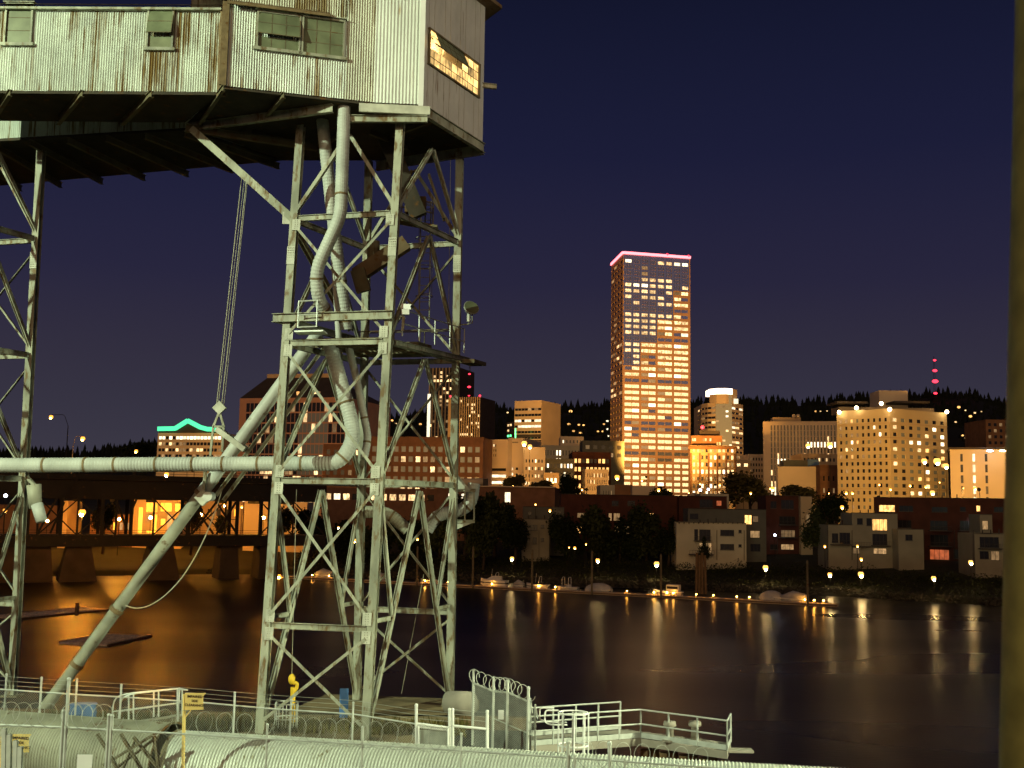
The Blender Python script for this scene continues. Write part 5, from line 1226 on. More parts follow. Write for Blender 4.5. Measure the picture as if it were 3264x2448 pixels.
for r in range(-4, 13):
    z = zt - 19 * 4.2 + r * 4.2 + 2.9; mb.box((f[0] + f[1]) / 2 + nn * .15 + V((0, 0, z + .45)), (L, .28, 2.2), (d, nn, V((0, 0, 1))))
mb.build('dark_spandrels', 'slate', t_)
f = front(1614, 1638, 812, 800, 20); zt = ZA(1345, 1625, 805)
t_ = building('tower_wing', 'low stepped wing with green floor lights left of the striped tower', f, ZG, zt, 'slate', {0: grid(length(f), zt - 20, 4, 5, 3, .8, .4, .2, .2, chance((.3, 'lit'), (.2, 'greenlamp'), (.5, 'glass_dark')))}, 'building', .25)
mb = MB(); p = PY(1643, 1365, 785); mb.bar(p, PY(1643, 1396, 785), .9, .9, (0, 1, 0)); mb.build('green_sign_strip', 'greenlamp', t_)
# ---- curved glass tower with lit crown
Yc = 900
pl = [(2225, 925), (2236, 905), (2256, 893), (2281, 888)]
f = [V((XA(x, y), y, 0)) for x, y in pl] + [V((XA(2333, 886), 886, 0)), V((XA(2369, 905), 905, 0)), V((XA(2369, 905), 940, 0)), V((XA(2225, 925), 945, 0))]
zl_, zm_, zr_ = ZA(1287, 2250, 900), ZA(1258, 2300, 888), ZA(1284, 2350, 895)
wd = {}
for i in range(3): wd[i] = grid(length(f, i), ZG + 14, 4.0, int((zl_ - ZG - 15) / 4), 2, .98, .45, .05, .05, chance((.10, 'lit'), (.22, 'lit_dim'), (.68, 'glass_dark')))
wd[4] = grid(length(f, 4), ZG + 14, 4.0, int((zl_ - ZG - 15) / 4), 3, .97, .45, .1, .1, chance((.18, 'lit'), (.12, 'lit_white'), (.2, 'lit_dim'), (.5, 'glass_dark')))
t_ = building('curved_tower', 'curved-front office tower with a blazing lit crown right of the tallest tower', f, ZG, zl_, 'cream', wd, 'skyscraper', .4)
gf = [f[3] + V((0, -1.2, 0)), f[4] + V((0, -1.2, 0)), f[4] + V((0, 12, 0)), f[3] + V((0, 12, 0))]
L = length(gf); mb = MB(); wall_holes(mb, gf[0], gf[1], ZG, zm_, []); wall_holes(mb, gf[1], gf[2], ZG, zm_, []); wall_holes(mb, gf[3], gf[0], ZG, zm_, []); mb.build('glass_shaft', 'glass_blue', t_)
d, nn = wall_frame(gf[0], gf[1]); ang = math.atan2(d.y, d.x)
for r in range(24):
    for c in range(5):
        if RC.random() < .2: put_pane(t_, gf[0] + d * (L * (c + .5) / 5) + nn * .06 + V((0, 0, zm_ - 6 - r * 4)), ang, L / 5 * .8, 1.5, RC.choice(('lit', 'lit_white', 'lit_dim')))
cf_ = [V((XA(x, y), y, 0)) for x, y in ((2262, 893), (2285, 886), (2315, 884), (2336, 887), (2351, 893), (2351, 915), (2262, 915))]
b = MB(); b.prism([(p.x, p.y) for p in cf_], zl_ - 1, zm_ + .2); b.build('upper_storeys', 'cream', t_)
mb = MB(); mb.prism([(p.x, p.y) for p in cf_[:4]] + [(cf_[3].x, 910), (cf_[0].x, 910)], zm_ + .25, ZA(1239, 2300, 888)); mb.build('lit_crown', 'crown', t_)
mb = MB(); mb.prism([(cf_[3].x + .1, cf_[3].y), (cf_[4].x, cf_[4].y), (cf_[4].x, 910), (cf_[3].x + .1, 910)], zm_ + .25, ZA(1241, 2340, 890)); mb.build('crown_side', 'cream', t_)
mb = MB(); mb.box(PY(2344, 1279, 889), (4.5, 1, 4)); mb.build('terrace_light', 'lit_white', t_)
b = MB(); b.sphere(PY(2239, 1361, 560), 1.3, 8, 6); 
# ---- older brown office block
f = front(2200, 2346, 565, 560, 30); L = length(f); zt = ZA(1420, 2270, 562); fh2 = 3.7
pk = chance((.22, 'lit_hot'), (.34, 'lit'), (.2, 'lit_dim'), (.24, 'glass_dark'))
t_ = building('old_office_block', 'older brown masonry block with many lit windows right of the tallest tower', f, ZG, zt, 'tan', {0: grid(L, zt - 8.2 * fh2, fh2, 8, 10, .5, .55, .8, .8, pk)}, 'office block', .35)
d, nn = wall_frame(f[0], f[1])
mb = MB(); mb.box((f[0] + f[1]) / 2 + nn * .7 + V((0, 0, zt - 1.2)), (L + 1.5, 1.6, 1.4), (d, nn, V((0, 0, 1)))); mb.build('cornice', 'brick_brown', t_)
for i in range(6):
    mb = MB(); p = f[0] + d * (.4 + (L - .8) * i / 5) + nn * .2; mb.box(V((p.x, p.y, (zt - 4 + ZG) / 2)), (.8, .5, zt - 4 - ZG), (d, nn, V((0, 0, 1)))); mb.build('pier', 'brick_brown', t_)
f2 = front(2204, 2302, 572, 570, 14); zp = ZA(1388, 2250, 570)
mb = MB(); mb.prism([(p.x, p.y) for p in f2], zt + .02, zp); mb.build('penthouse', 'brick_brown', t_)
d, nn = wall_frame(f2[0], f2[1]); ang = math.atan2(d.y, d.x)
for q, k in ((.05, 'lit'), (.12, 'lit'), (.4, 'lit_dim'), (.47, 'lit'), (.62, 'lit'), (.85, 'lit_home'), (.93, 'lit_home')):
    p = f2[0].lerp(f2[1], q) + nn * .05; put_pane(t_, V((p.x, p.y, zp - 2.2 if q < .8 else zt + 1.5)), ang, .9, 1.5, k)
mb = MB(); mb.prism([(p.x + .5, p.y) for p in front(2228, 2292, 576, 575, 8)], zp, ZA(1372, 2250, 575)); mb.build('lift_house', 'slate', t_)
mb = MB(); p = PY(2239, 1362, 574); mb.sphere(p, 1.0, 8, 6); mb.build('red_beacon', 'red', t_); mb = MB(); mb.bar(p, p - V((0, 0, 3)), .2, .2); mb.build('beacon_pole', 'slate', t_)
# ---- small tan blocks between
def simple(name, label, xl, xr, ytop, Y, depth, wall, rows, cols, pick, fhh=3.4, wf=.5, hf=.5, cat='building', top=1.2, Y2=None, mg=.6):
    f = front(xl, xr, Y, Y2 or Y, depth); zt = ZA(ytop, (xl + xr) / 2, Y); rows = min(rows, int((zt - top - 3) / fhh))
    return building(name, label, f, min(ZG, zbank(max(0, Y - ysh(f[0].x))) - .5), zt, wall, {0: grid(length(f), zt - top - rows * fhh, fhh, rows, cols, wf, hf, mg, mg, pick)} if rows and cols else None, cat, .25)
simple('tan_block', 'small tan block with dark windows beside the ribbed hotel', 2386, 2436, 1448, 650, 25, 'cream', 7, 5, chance((.1, 'lit_dim'), (.9, 'glass_dark')), 3.4)
simple('blank_tan_block', 'plain tan wall behind the round tree', 2340, 2392, 1466, 620, 20, 'tan', 1, 2, chance((.5, 'lit'), (.5, 'glass_dark')))
# ---- ribbed cream hotel
f = front(2433, 2670, 600, 590, 30); L = length(f); zt = ZA(1343, 2550, 595); f_h = 3.1
def pk(r, c):
    if r == 10: return 'lit_hot' if c >= 11 else 'glass_dark'
    if r in (0, 1, 2) and c < 2: return 'lit_white'
    if r == 3 and c < 4: return 'lit'
    if r == 7 and c in (2, 3, 4): return 'lit_hot'
    return 'lit' if RC.random() < .04 else 'glass_dark'
t_ = building('ribbed_hotel', 'cream block with tall narrow window slots left of the apartment tower', f, ZG, zt, 'cream', {0: grid(L, zt - 14 * f_h - 2.0, f_h, 14, 20, .42, .93, 3.6, .4, pk, .03)}, 'office block', .5)
d, nn = wall_frame(f[0], f[1])
mb = MB(); mb.prism([(p.x, p.y + 4) for p in front(2470, 2560, 604, 602, 12)], zt - .3, zt + 3); mb.build('plant_room', 'tan', t_)
for px in (2530, 2544): mb = MB(); p = PY(px, 1326, 601); mb.sphere(p, 1.1, 8, 6); mb.build('roof_tank', 'cream', t_)
# ---- white hall and brick neighbour
f = front(2478, 2612, 480, 476, 30); zt = ZA(1487, 2540, 478)
t_ = building('blank_hall', 'blank cream hall with a blue-grey plant shed on its roof', f, ZG, zt, 'cream', None, 'hall', .2)
mb = MB(); mb.prism([(p.x, p.y) for p in front(2497, 2574, 485, 484, 10)], zt - .4, ZA(1467, 2535, 485)); mb.build('plant_shed', 'greywall', t_)
mb = MB(); mb.prism([(p.x, p.y) for p in front(2574, 2610, 486, 485, 9)], zt - .4, ZA(1464, 2590, 485)); mb.build('plant_tank', 'blue', t_)
simple('brick_infill', 'narrow red brick block tucked beside the apartment tower', 2613, 2668, 1482, 470, 24, 'brick', 3, 3, chance((.4, 'lit_dim'), (.6, 'glass_dark')), 5.2, .35, .4, top=3)
simple('arcaded_block', 'tan arcaded storey above the red brick block', 2555, 2668, 1447, 520, 20, 'tan', 2, 9, chance((.15, 'lit'), (.85, 'glass_dark')), 3.2, .45, .5)
# ---- apartment tower
Ya = 420
a0, a1, a2 = V((XA(2669, 436), 436, 0)), V((XA(2838, 420), 420, 0)), V((XA(3021, 436), 436, 0))
f = [a0, a1, a2, a2 + (a0 - a1)]; zt = ZA(1302, 2838, 420); f_h = 2.85
def pk1(r, c):
    if (r, c) in {(10, 2), (8, 2), (10, 3), (2, 7), (2, 8), (11, 7), (13, 2), (12, 6)}: return 'lit_hot' if RC.random() < .6 else 'lit_home'
    return 'lit' if RC.random() < .03 else ('lit_dim' if RC.random() < .12 else ('glass_blue' if RC.random() < .25 else 'glass_dark'))
def pk2(r, c):
    if (r, c) in {(12, 5), (11, 6), (10, 6), (10, 2), (10, 3), (9, 4), (8, 6), (7, 6), (6, 4), (5, 4), (3, 3), (2, 0), (5, 3)}: return 'lit_hot' if RC.random() < .5 else 'lit_home'
    return 'lit' if RC.random() < .06 else ('glass_blue' if RC.random() < .5 else 'glass_dark')
g1 = grid(length(f, 0), zt - 15 * f_h, f_h, 14, 9, .42, .5, .5, .5, pk1); g2_ = grid(length(f, 1), zt - 15 * f_h, f_h, 14, 7, .48, .5, .6, .6, pk2)
t_ = building('apartment_tower', 'broad yellow-lit apartment tower with roof lamps at right', f, 9, zt, 'yellowstone', {0: g1, 1: g2_}, 'apartment tower', .3)
for i, (A, B) in enumerate(((a0, a1), (a1, a2))):
    d, nn = wall_frame(A, B); LL = (B - A).length
    for r in (4, 8, 11, 13):
        mb = MB(); mb.box((A + B) / 2 + nn * .08 + V((0, 0, zt - 15 * f_h + r * f_h + .1)), (LL, .2, .3), (d, nn, V((0, 0, 1)))); mb.build('string_course', 'tan', t_)
mb = MB(); mb.prism([(p.x, p.y + 6) for p in front(2690, 3000, 436, 436, 10)], zt - .4, zt + 2.4); mb.build('set_back_storey', 'tan', t_)
for xl, xr, yt in ((2676, 2775, 1277), (2860, 2975, 1276)):
    mb = MB(); mb.prism([(p.x, p.y + 2) for p in front(xl, xr, 434, 434, 14)], ZA(yt + 6, xl, 434), ZA(yt, xl, 434)); mb.build('roof_canopy', 'slate', t_)
mb = MB(); mb.prism([(p.x, p.y) for p in front(2807, 2898, 446, 446, 12)], zt - .4, ZA(1245, 2850, 446)); mb.build('lift_house', 'cream', t_)
for x, y, Y in ((2675, 1314, 433), (2730, 1300, 428), (2836, 1305, 418), (3018, 1313, 433), (2809, 1286, 430)):
    mb = MB(); mb.sphere(PY(x, y, Y), .75, 10, 8); mb.build('roof_lamp', 'city_lamp', t_)
# ---- far right blocks
f = front(3028, 3232, 396, 388, 26); zt = ZA(1432, 3110, 392); L = length(f)
def pk(r, c): return None if c not in (1, 3, 5) else ('lit_white' if c == 3 else 'glass_dark')
simple_ = building('beige_block', 'beige block with vertical window strips at the right edge', f, 9, zt, 'cream', {0: grid(L, zt - 5 * 3.9 - 1.5, 3.9, 5, 9, .42, .72, .8, 2.0, pk)}, 'building', .5)
mb = MB(); mb.prism([(p.x, p.y - 1) for p in front(3020, 3240, 396, 388, 26)], zt + .02, zt + .7); mb.build('eaves_slab', 'slate', simple_)
for k in range(2): mb = MB(); mb.sphere(PY((3155, 3196)[k], 1437, 386), .5, 8, 6, (2.5, 1, .6)); mb.build('eaves_lamp', ('coolwhite', 'city_lamp')[k], simple_)
simple('hillside_block', 'rusty-toned hillside block at the far right edge', 3145, 3260, 1338, 640, 30, 'brick_brown', 5, 6, chance((.12, 'lit'), (.2, 'lit_dim'), (.68, 'glass_dark')), 3.6)
# ---- long brick block behind the tower columns
f = front(1175, 1540, 425, 418, 30); zt = ZA(1392, 1350, 421); L = length(f)
building('long_brick_block', 'long brown brick block with paired windows behind the tower columns', f, ZG - 2, zt, 'brick', {0: grid(L, zt - 3.0 - 5 * 3.9, 3.9, 5, 15, .62, .55, .8, .8, chance((.06, 'lit'), (.16, 'lit_dim'), (.78, 'glass_blue')))}, 'building', .3)
simple('brick_annex', 'lower brick annex left of the long brick block', 1030, 1180, 1416, 430, 24, 'brick', 4, 6, chance((.1, 'lit'), (.2, 'lit_dim'), (.7, 'glass_dark')), 4)
# ---- cream parking block
f = front(1538, 1618, 440, 436, 30); zt = ZA(1401, 1580, 438); L = length(f)
d, nn = wall_frame(f[0], f[1])
g_ = [(0.6, zt - 3.2 - 2.1 * k, L - .8, zt - 2.2 - 2.1 * k, 'glass_dark') for k in range(0)]
up = grid(L * .6, zt - 7.4, 2.0, 3, 6, .5, .5, 1.0, .4, lambda r, c: 'lit_hot' if r == 2 and c < 5 else 'glass_dark')
bands = [(.3, zt - 11.6 - 2.6 * k - 1.1, L - .6, zt - 11.6 - 2.6 * k, 'lit_white' if k else 'glass_dark') for k in range(6)]
t_ = building('parking_block', 'cream parking block with bright horizontal deck openings', f, ZG - 2, zt, 'cream', {0: up + bands}, 'parking block', .4)
text_part(t_, 'PARKING', f[0].lerp(f[1], .0) + d * (L * .98) + nn * .05 + V((0, 0, zt - 2.0)), 1.1, (d, nn, V((0, 0, 1)))) if False else None
f = front(1619, 1668, 441, 439, 26); L2 = length(f); zt2 = ZA(1396, 1640, 440)
t_ = building('signed_cream_block', 'cream block with small dark lettering and slatted stair openings', f, ZG - 2, zt2, 'cream', {0: [(.3, zt2 - 12 - 2.2 * k - 1.0, 2.3, zt2 - 12 - 2.2 * k, 'lit_white') for k in range(6)] + [(3.4 , zt2 - 12 - 2.4 * k - 1.0, 4.4, zt2 - 12 - 2.4 * k, 'glass_dark') for k in range(6)]}, 'building', .3)
d, nn = wall_frame(f[0], f[1]); text_part(t_, 'SMOKEWAY', f[0] + d * (L2 * .45) + nn * .04 + V((0, 0, zt2 - 1.9)), .8, (d, nn, V((0, 0, 1)))) if False else None
mb = MB()
for k in range(8): mb.box(f[0] + d * (1.2 + k * .42) + nn * .05 + V((0, 0, zt2 - 1.8)), (.26, .06, .55), (d, nn, V((0, 0, 1))))
mb.build('lettering', 'letter', t_)
simple('cream_window_block', 'tall cream block with rows of small square windows in the city centre', 1668, 1738, 1425, 436, 24, 'cream', 8, 6, chance((.25, 'lit'), (.1, 'lit_hot'), (.65, 'glass_dark')), 3.0, .42, .42, top=4)
simple('classical_block', 'pale classical block with tall windows behind the city trees', 1728, 1872, 1420, 560, 30, 'render', 4, 14, lambda r, c: 'lit_hot' if c in (4, 5) and r in (2, 3) else ('lit_dim' if RC.random() < .2 else 'glass_dark'), 4.2, .5, .62, top=2)
simple('roof_storey', 'cream roof storey with two lit windows on the classical block', 1786, 1860, 1391, 575, 18, 'cream', 2, 6, lambda r, c: 'lit_hot' if c == 0 else 'glass_dark', 3.2, .35, .5)
simple('brick_office', 'dark brick office with rows of glowing windows left of the tallest tower', 1824, 1948, 1441, 455, 28, 'brick_dark', 5, 9, lambda r, c: ('lit_home' if RC.random() < .62 else 'glass_dark'), 3.5, .62, .5, top=2)
simple('grey_roof_block', 'grey block stepping up behind the brick office', 1856, 1990, 1405, 500, 20, 'greywall', 2, 5, chance((.2, 'lit_dim'), (.8, 'glass_dark')), 3.6)
simple('low_tan_block', 'low tan block with narrow windows beside the tower base', 1866, 1940, 1496, 430, 20, 'cream', 3, 12, chance((.1, 'lit'), (.9, 'glass_dark')), 2.6, .35, .6)
simple('orange_low_block', 'small orange-lit low building in the city centre', 1735, 1783, 1507, 425, 14, 'tan', 1, 3, chance((.7, 'lit_hot'), (.3, 'lit')), 3.6, .5, .5)
simple('grey_infill_block', 'grey infill block with few lit windows behind the orange building', 1737, 1832, 1462, 440, 18, 'greywall', 3, 8, chance((.15, 'lit'), (.1, 'lit_hot'), (.75, 'glass_dark')), 3.4)
simple('white_cube_building', 'white flat-roofed building with slit windows below the tallest tower', 1914, 1960, 1546, 345, 14, 'render', 1, 4, chance((.2, 'lit_dim'), (.8, 'glass_dark')), 4, .2, .6)
simple('brown_shed', 'brown brick shed between two pale flat-roofed buildings', 1960, 2016, 1545, 345, 14, 'brick_brown', 0, 0, None)
simple('peach_building', 'peach rendered low building below the tallest tower', 2016, 2090, 1550, 340, 14, 'cream', 0, 0, None)
# long low brick warehouse by the tracks
f = front(1395, 1770, 335, 330, 22); zt = ZA(1552, 1580, 332); L = length(f)
t_ = building('brick_warehouse', 'long low orange-brown brick warehouse behind the bank trees', f, 5, zt, 'brick', {0: [(L * .58, zt - 4.6, L * .6 + 1, zt - 1.6, 'lit_hot')] + [(L * (.1 + .055 * k), zt - 3.6, L * (.13 + .055 * k), zt - 2.2, 'lit_white') for k in range(5)]}, 'warehouse', .25)
mb = MB(); d, nn = wall_frame(f[0], f[1]); mb.box((f[0] + f[1]) / 2 + nn * .3 + V((0, 0, zt + .15)), (L + .6, .9, .3), (d, nn, V((0, 0, 1)))); mb.build('coping', 'cream', t_)
tk = thing('rail_tank', 'pale horizontal tank on the warehouse roof', 'tank', PY(1510, 1550, 340)); mb = MB(); mb.tube([PY(1446, 1537, 340), PY(1552, 1536, 340)], 1.15, 14); mb.build('shell', 'cream', tk, smooth=True)
for x in (1450, 1548): mb = MB(); mb.box(PY(x, 1540, 340), (1.6, 2.6, 2.8)); mb.build('end_frame', 'slate', tk)
f = front(1030, 1396, 345, 338, 20); zt = ZA(1556, 1210, 342); L = length(f)
building('station_shed', 'low orange-lit shed with bright windows seen under the tower girder', f, 5, zt, 'brick', {0: grid(L, zt - 4.8, 4.2, 1, 12, .7, .45, .5, .5, chance((.35, 'lit_hot'), (.35, 'lit'), (.3, 'glass_dark')))}, 'shed', .25)
# ================================================================== FAR BANK: houses, trees, lamps, marina, bridge
def pxr(A, B, lst):
    """photo rectangles -> openings on wall AB"""
    d, nn = wall_frame(A, B); out = []
    for x0, y0, x1, y1, k in lst:
        xm, ym = (x0 + x1) / 2, (y0 + y1) / 2
        u0, u1 = (on_wall(x0, ym, A, B) - A).dot(d), (on_wall(x1, ym, A, B) - A).dot(d); out.append((u0, on_wall(xm, y1, A, B).z, u1, on_wall(xm, y0, A, B).z, k))
    L = (B - A).length
    return [r for r in out if r[0] > .05 and r[2] < L - .05]
def house(name, label, xl, xr, ytop, Y, depth, wall, wins, Y2=None, z0=1.5, sills=True, cat='house'):
    f = front(xl, xr, Y, Y2 or Y, depth); zt = ZA(ytop, (xl + xr) / 2, Y); rs = pxr(f[0], f[1], wins)
    t = building(name, label, f, z0, zt, wall, {0: rs}, cat, .18, parapet=.35)
    d, nn = wall_frame(f[0], f[1]); ax = (d, nn, V((0, 0, 1)))
    for u0, a, u1, b_, k in rs:                              # frame bars and sill in each opening
        w, h = u1 - u0, b_ - a; mb = MB(); c = f[0] + d * ((u0 + u1) / 2) - nn * .1
        nb = max(1, round(w / 1.0))
        for i in range(nb + 1): mb.box(c + d * (w * (i / nb - .5)) + V((0, 0, (a + b_) / 2)), (.07, .08, h), ax)
        for z in (a, b_): mb.box(c + V((0, 0, z)), (w, .09, .07), ax)
        mb.build('window_frame', 'slate', t)
        if sills: mb = MB(); mb.box(f[0] + d * ((u0 + u1) / 2) + nn * .06 + V((0, 0, a - .06)), (w + .2, .22, .08), ax); mb.build('sill', 'greywall', t)
    mb = MB(); L = length(f); mb.box((f[0] + f[1]) / 2 + nn * .05 + V((0, 0, zt + .05)), (L + .25, .35, .12), ax); mb.build('coping', 'slate', t)
    return t
G, H, LR_, D_ = 'glass_dark', 'lit_home', 'lit_red', 'lit_dim'
# white terrace houses and maroon brick rows, left to right
house('white_terrace_house', 'narrow dim white house half hidden by bank trees', 1668, 1757, 1655, 284, 9, 'render_dim', [(1674, 1673, 1692, 1691, G), (1693, 1673, 1713, 1691, G), (1724, 1673, 1735, 1684, G), (1674, 1713, 1688, 1734, G), (1698, 1713, 1711, 1734, G), (1724, 1715, 1734, 1726, G)])
house('grey_upper_storey', 'grey set-back storey above the narrow dim white house', 1670, 1800, 1616, 290, 8, 'greywall', [(1683, 1631, 1694, 1642, G), (1765, 1625, 1790, 1650, G)], z0=5)
house('brick_terrace', 'long maroon brick terrace behind the dark bank trees', 1790, 2160, 1578, 303, 10, 'brick_dark', [(1840, 1635, 1865, 1650, D_), (1950, 1596, 1972, 1612, G), (2000, 1596, 2024, 1612, G), (1940, 1636, 1950, 1660, D_), (1956, 1636, 1976, 1660, D_), (2000, 1630, 2040, 1665, G), (1830, 1670, 1856, 1700, 'lit_home'), (1960, 1676, 1975, 1702, D_), (1992, 1676, 2005, 1702, D_), (2066, 1636, 2084, 1655, H)], z0=4)
house('brick_terrace', 'maroon brick house with a pale parapet behind the brightest white house', 2164, 2316, 1582, 300, 10, 'brick_dark', [(2230, 1592, 2272, 1618, G), (2284, 1596, 2300, 1612, LR_)], z0=4)
house('grey_upper_storey', 'grey upper storey with one orange window above the brightest white house', 2193, 2440, 1623, 278, 8, 'greywall', [(2199, 1637, 2226, 1655, G), (2374, 1642, 2396, 1671, H), (2400, 1645, 2417, 1664, 'lit_dim'), (2392, 1692, 2422, 1714, D_), (2392, 1734, 2424, 1758, G)])
wb = house('white_terrace_house', 'brightest white house with two window bands near the river lamps', 2156, 2377, 1666, 268, 9, 'render', [(2213, 1687, 2225, 1722, G), (2229, 1688, 2265, 1724, G), (2296, 1689, 2340, 1708, G), (2354, 1689, 2364, 1699, G), (2230, 1731, 2268, 1764, 'lit_dim'), (2296, 1734, 2340, 1753, G), (2354, 1735, 2364, 1744, G)], z0=1)
d, nn = wall_frame(V((XA(2156, 268), 268, 0)), V((XA(2377, 268), 268, 0)))
for y, a, b_ in ((1724, 2213, 2266), (1768, 2197, 2275)):
    p, q = PY(a, y, 267.2), PY(b_, y, 267.2); mb = MB(); mb.box((p + q) / 2, (q.x - p.x, 1.6, .18)); mb.build('balcony_slab', 'slate', wb)
    for k in range(9): r = p.lerp(q, k / 8); mb = MB(); mb.box(r + V((0, -.75, .55)), (.05, .05, 1.0)); mb.build('baluster', 'slate', wb)
    mb = MB(); mb.box((p + q) / 2 + V((0, -.75, 1.05)), (q.x - p.x, .06, .06)); mb.build('handrail', 'slate', wb)
for k in range(14):
    mb = MB(); p = PY(2165 + k * 15.5, 1667, 267.7); mb.box(p, (.25, .3, .3)); mb.build('roof_bracket', 'slate', wb)
house('brick_terrace', 'maroon brick house with a blue-white lamp right of the brightest white house', 2440, 2549, 1580, 292, 10, 'brick_dark', [(2456, 1598, 2475, 1620, G), (2490, 1594, 2530, 1622, G), (2484, 1646, 2535, 1672, G), (2490, 1690, 2534, 1712, D_), (2442, 1694, 2462, 1710, 'lit_dim'), (2455, 1735, 2480, 1752, G), (2490, 1735, 2530, 1752, D_)], z0=3)
house('tan_end_house', 'tan gable end of the brick terrace with balcony glow', 2550, 2586, 1582, 290, 10, 'tan', [(2570, 1640, 2584, 1680, D_)], z0=3)
house('white_terrace_house', 'low dim white house with a dark balcony at right', 2636, 2712, 1673, 262, 9, 'render_dim', [(2652, 1700, 2672, 1730, G), (2676, 1698, 2710, 1734, G)], z0=1)
wc = house('white_terrace_house', 'dim white house with a large blazing orange window', 2712, 2856, 1636, 262, 9, 'render_dim', [(2732, 1652, 2750, 1672, G), (2762, 1652, 2778, 1676, G), (2781, 1655, 2828, 1691, 'lit_home'), (2781, 1702, 2828, 1738, G), (2720, 1746, 2740, 1765, D_), (2785, 1748, 2826, 1766, 'lit_dim')], z0=1)
house('white_terrace_house', 'small white house with a half red-lit window strip', 2857, 2937, 1687, 258, 9, 'render_dim', [(2863, 1704, 2884, 1723, LR_), (2886, 1704, 2909, 1723, G)], z0=1)
house('brick_terrace', 'long maroon brick terrace with scattered lit rooms at the right edge', 2782, 3262, 1589, 280, 10, 'brick_dark', [(2802, 1610, 2852, 1631, H), (2866, 1612, 2910, 1630, G), (2970, 1616, 3020, 1632, G), (3060, 1616, 3078, 1630, G), (3112, 1612, 3124, 1630, 'lit_home'), (3168, 1616, 3198, 1632, G), (2862, 1658, 2905, 1682, G), (2965, 1660, 3020, 1690, G), (3060, 1660, 3100, 1690, G), (2965, 1705, 3022, 1740, G), (3060, 1705, 3090, 1742, G), (2964, 1752, 3025, 1784, LR_), (3040, 1752, 3082, 1780, G)], Y2=262, z0=2)
house('white_terrace_house', 'white house with a deep dark balcony at the right edge', 3098, 3262, 1702, 243, 9, 'render_dim', [(3123, 1712, 3184, 1746, G), (3123, 1757, 3152, 1782, G), (3160, 1757, 3186, 1786, 'lit_dim')], z0=1)
house('white_terrace_house', 'small white bay above the deep balcony at the right edge', 3117, 3156, 1640, 252, 6, 'render_dim', [(3132, 1660, 3150, 1688, 'lit_dim')], z0=3)
for lab, x, y, Y in (('pink roof tent behind the brick terrace', 2212, 1575, 330),):
    t = thing('roof_tent', lab, 'tent', PY(x, 1583, Y)); c = PY(x, 1582, Y); mb = MB(); mb.add([c + V(q) for q in ((-2.2, -2, 0), (2.2, -2, 0), (2.2, 2, 0), (-2.2, 2, 0), (0, 0, 1.2))], [(0, 1, 4), (1, 2, 4), (2, 3, 4), (3, 0, 4), (3, 2, 1, 0)]); mb.build('canopy', 'cream', t)
    for sx in (-2, 2): mb = MB(); mb.bar(c + V((sx, -1.9, 0)), c + V((sx, -1.9, -3)), .08, .08); mb.build('leg', 'slate', t)
simple('white_pavilion', 'low white pavilion wall with a cornice beside the round tree', 2232, 2322, 1574, 318, 10, 'render', 0, 0, None)

# ---- trees
def leaf_crown(rng, rx, rz, nleaf, size, core=.55, lobes=9):
    mb = MB(); L = []
    for _ in range(lobes):
        a, b_ = rng.uniform(0, 6.28), rng.uniform(-.6, 1); k = rng.uniform(.3, .68)
        L.append((V((rx * k * math.cos(a), rx * k * math.sin(a), rz * (b_ * .62))), rng.uniform(.3, .55)))
    L.append((V((0, 0, 0)), .62))
    for _ in range(nleaf):
        c, s = rng.choice(L); v = V((rng.gauss(0, 1), rng.gauss(0, 1), rng.gauss(0, 1))).normalized() * (rng.random() ** .5 * (1.35 if rng.random() < .12 else 1.0))
        p = c + V((v.x * rx * s, v.y * rx * s, v.z * rz * s))
        a = V((rng.gauss(0, 1), rng.gauss(0, 1), rng.gauss(0, .7))).normalized(); b2 = a.cross(V((rng.gauss(0, 1), rng.gauss(0, 1), rng.gauss(0, 1)))).normalized(); sz = size * rng.uniform(.6, 1.4)
        mb.add([p - a * sz, p - b2 * sz * .6, p + a * sz, p + b2 * sz * .6], [(0, 1, 2, 3)])
    return mb
CROWNS = []
rg = random.Random(21)
for i in range(5):
    o = leaf_crown(rg, 1.0, (1.0, 1.25, .85, 1.6, 1.1)[i], 3400, .085).build('crown_source', 'leaf_dark'); CROWNS.append(o.data); bpy.data.objects.remove(o)
def trunk_mesh():
    mb = MB(); mb.tube([(0, 0, 0), (.03, 0, .35), (0, .02, .7), (.02, 0, 1)], [.05, .038, .03, .015], 7)
    for a in (0, 1.3, 2.6, 3.9, 5.2): mb.tube([(0, 0, .55 + .04 * a), (.16 * math.cos(a), .16 * math.sin(a), .8), (.3 * math.cos(a), .3 * math.sin(a), .98)], [.022, .014, .006], 5)
    o = mb.build('trunk_source', 'bark'); d = o.data; bpy.data.objects.remove(o); return d
TRUNK = trunk_mesh()
def tree(label, px, ytop, ybot, halfw, Y, var=0, leaf='leaf_dark', group=None, zbase=None, name='bank_tree'):
    top, bot = PY(px, ytop, Y), PY(px, ybot, Y); zb = zbase if zbase is not None else zbank(max(0, Y - ysh(bot.x)))
    h = top.z - zb; cr = (top.z - bot.z) / 2; rx = halfw / FPX * Y * 1.15
    t = thing(name, label, 'tree', (bot.x, Y, zb), group)
    o = bpy.data.objects.new('crown', CROWNS[var % 5]); COL.objects.link(o); o.parent = t; o.location = (0, 0, top.z - cr - zb); o.scale = (rx, rx, cr / (1.0, 1.25, .85, 1.6, 1.1)[var % 5]); o.rotation_euler = (0, 0, px * .7)
    o.material_slots[0].link = 'OBJECT'; o.material_slots[0].material = MT[leaf]
    o = bpy.data.objects.new('trunk', TRUNK); COL.objects.link(o); o.parent = t; hh_ = h - cr * .7; o.scale = (hh_ * .8, hh_ * .8, hh_)
    return t
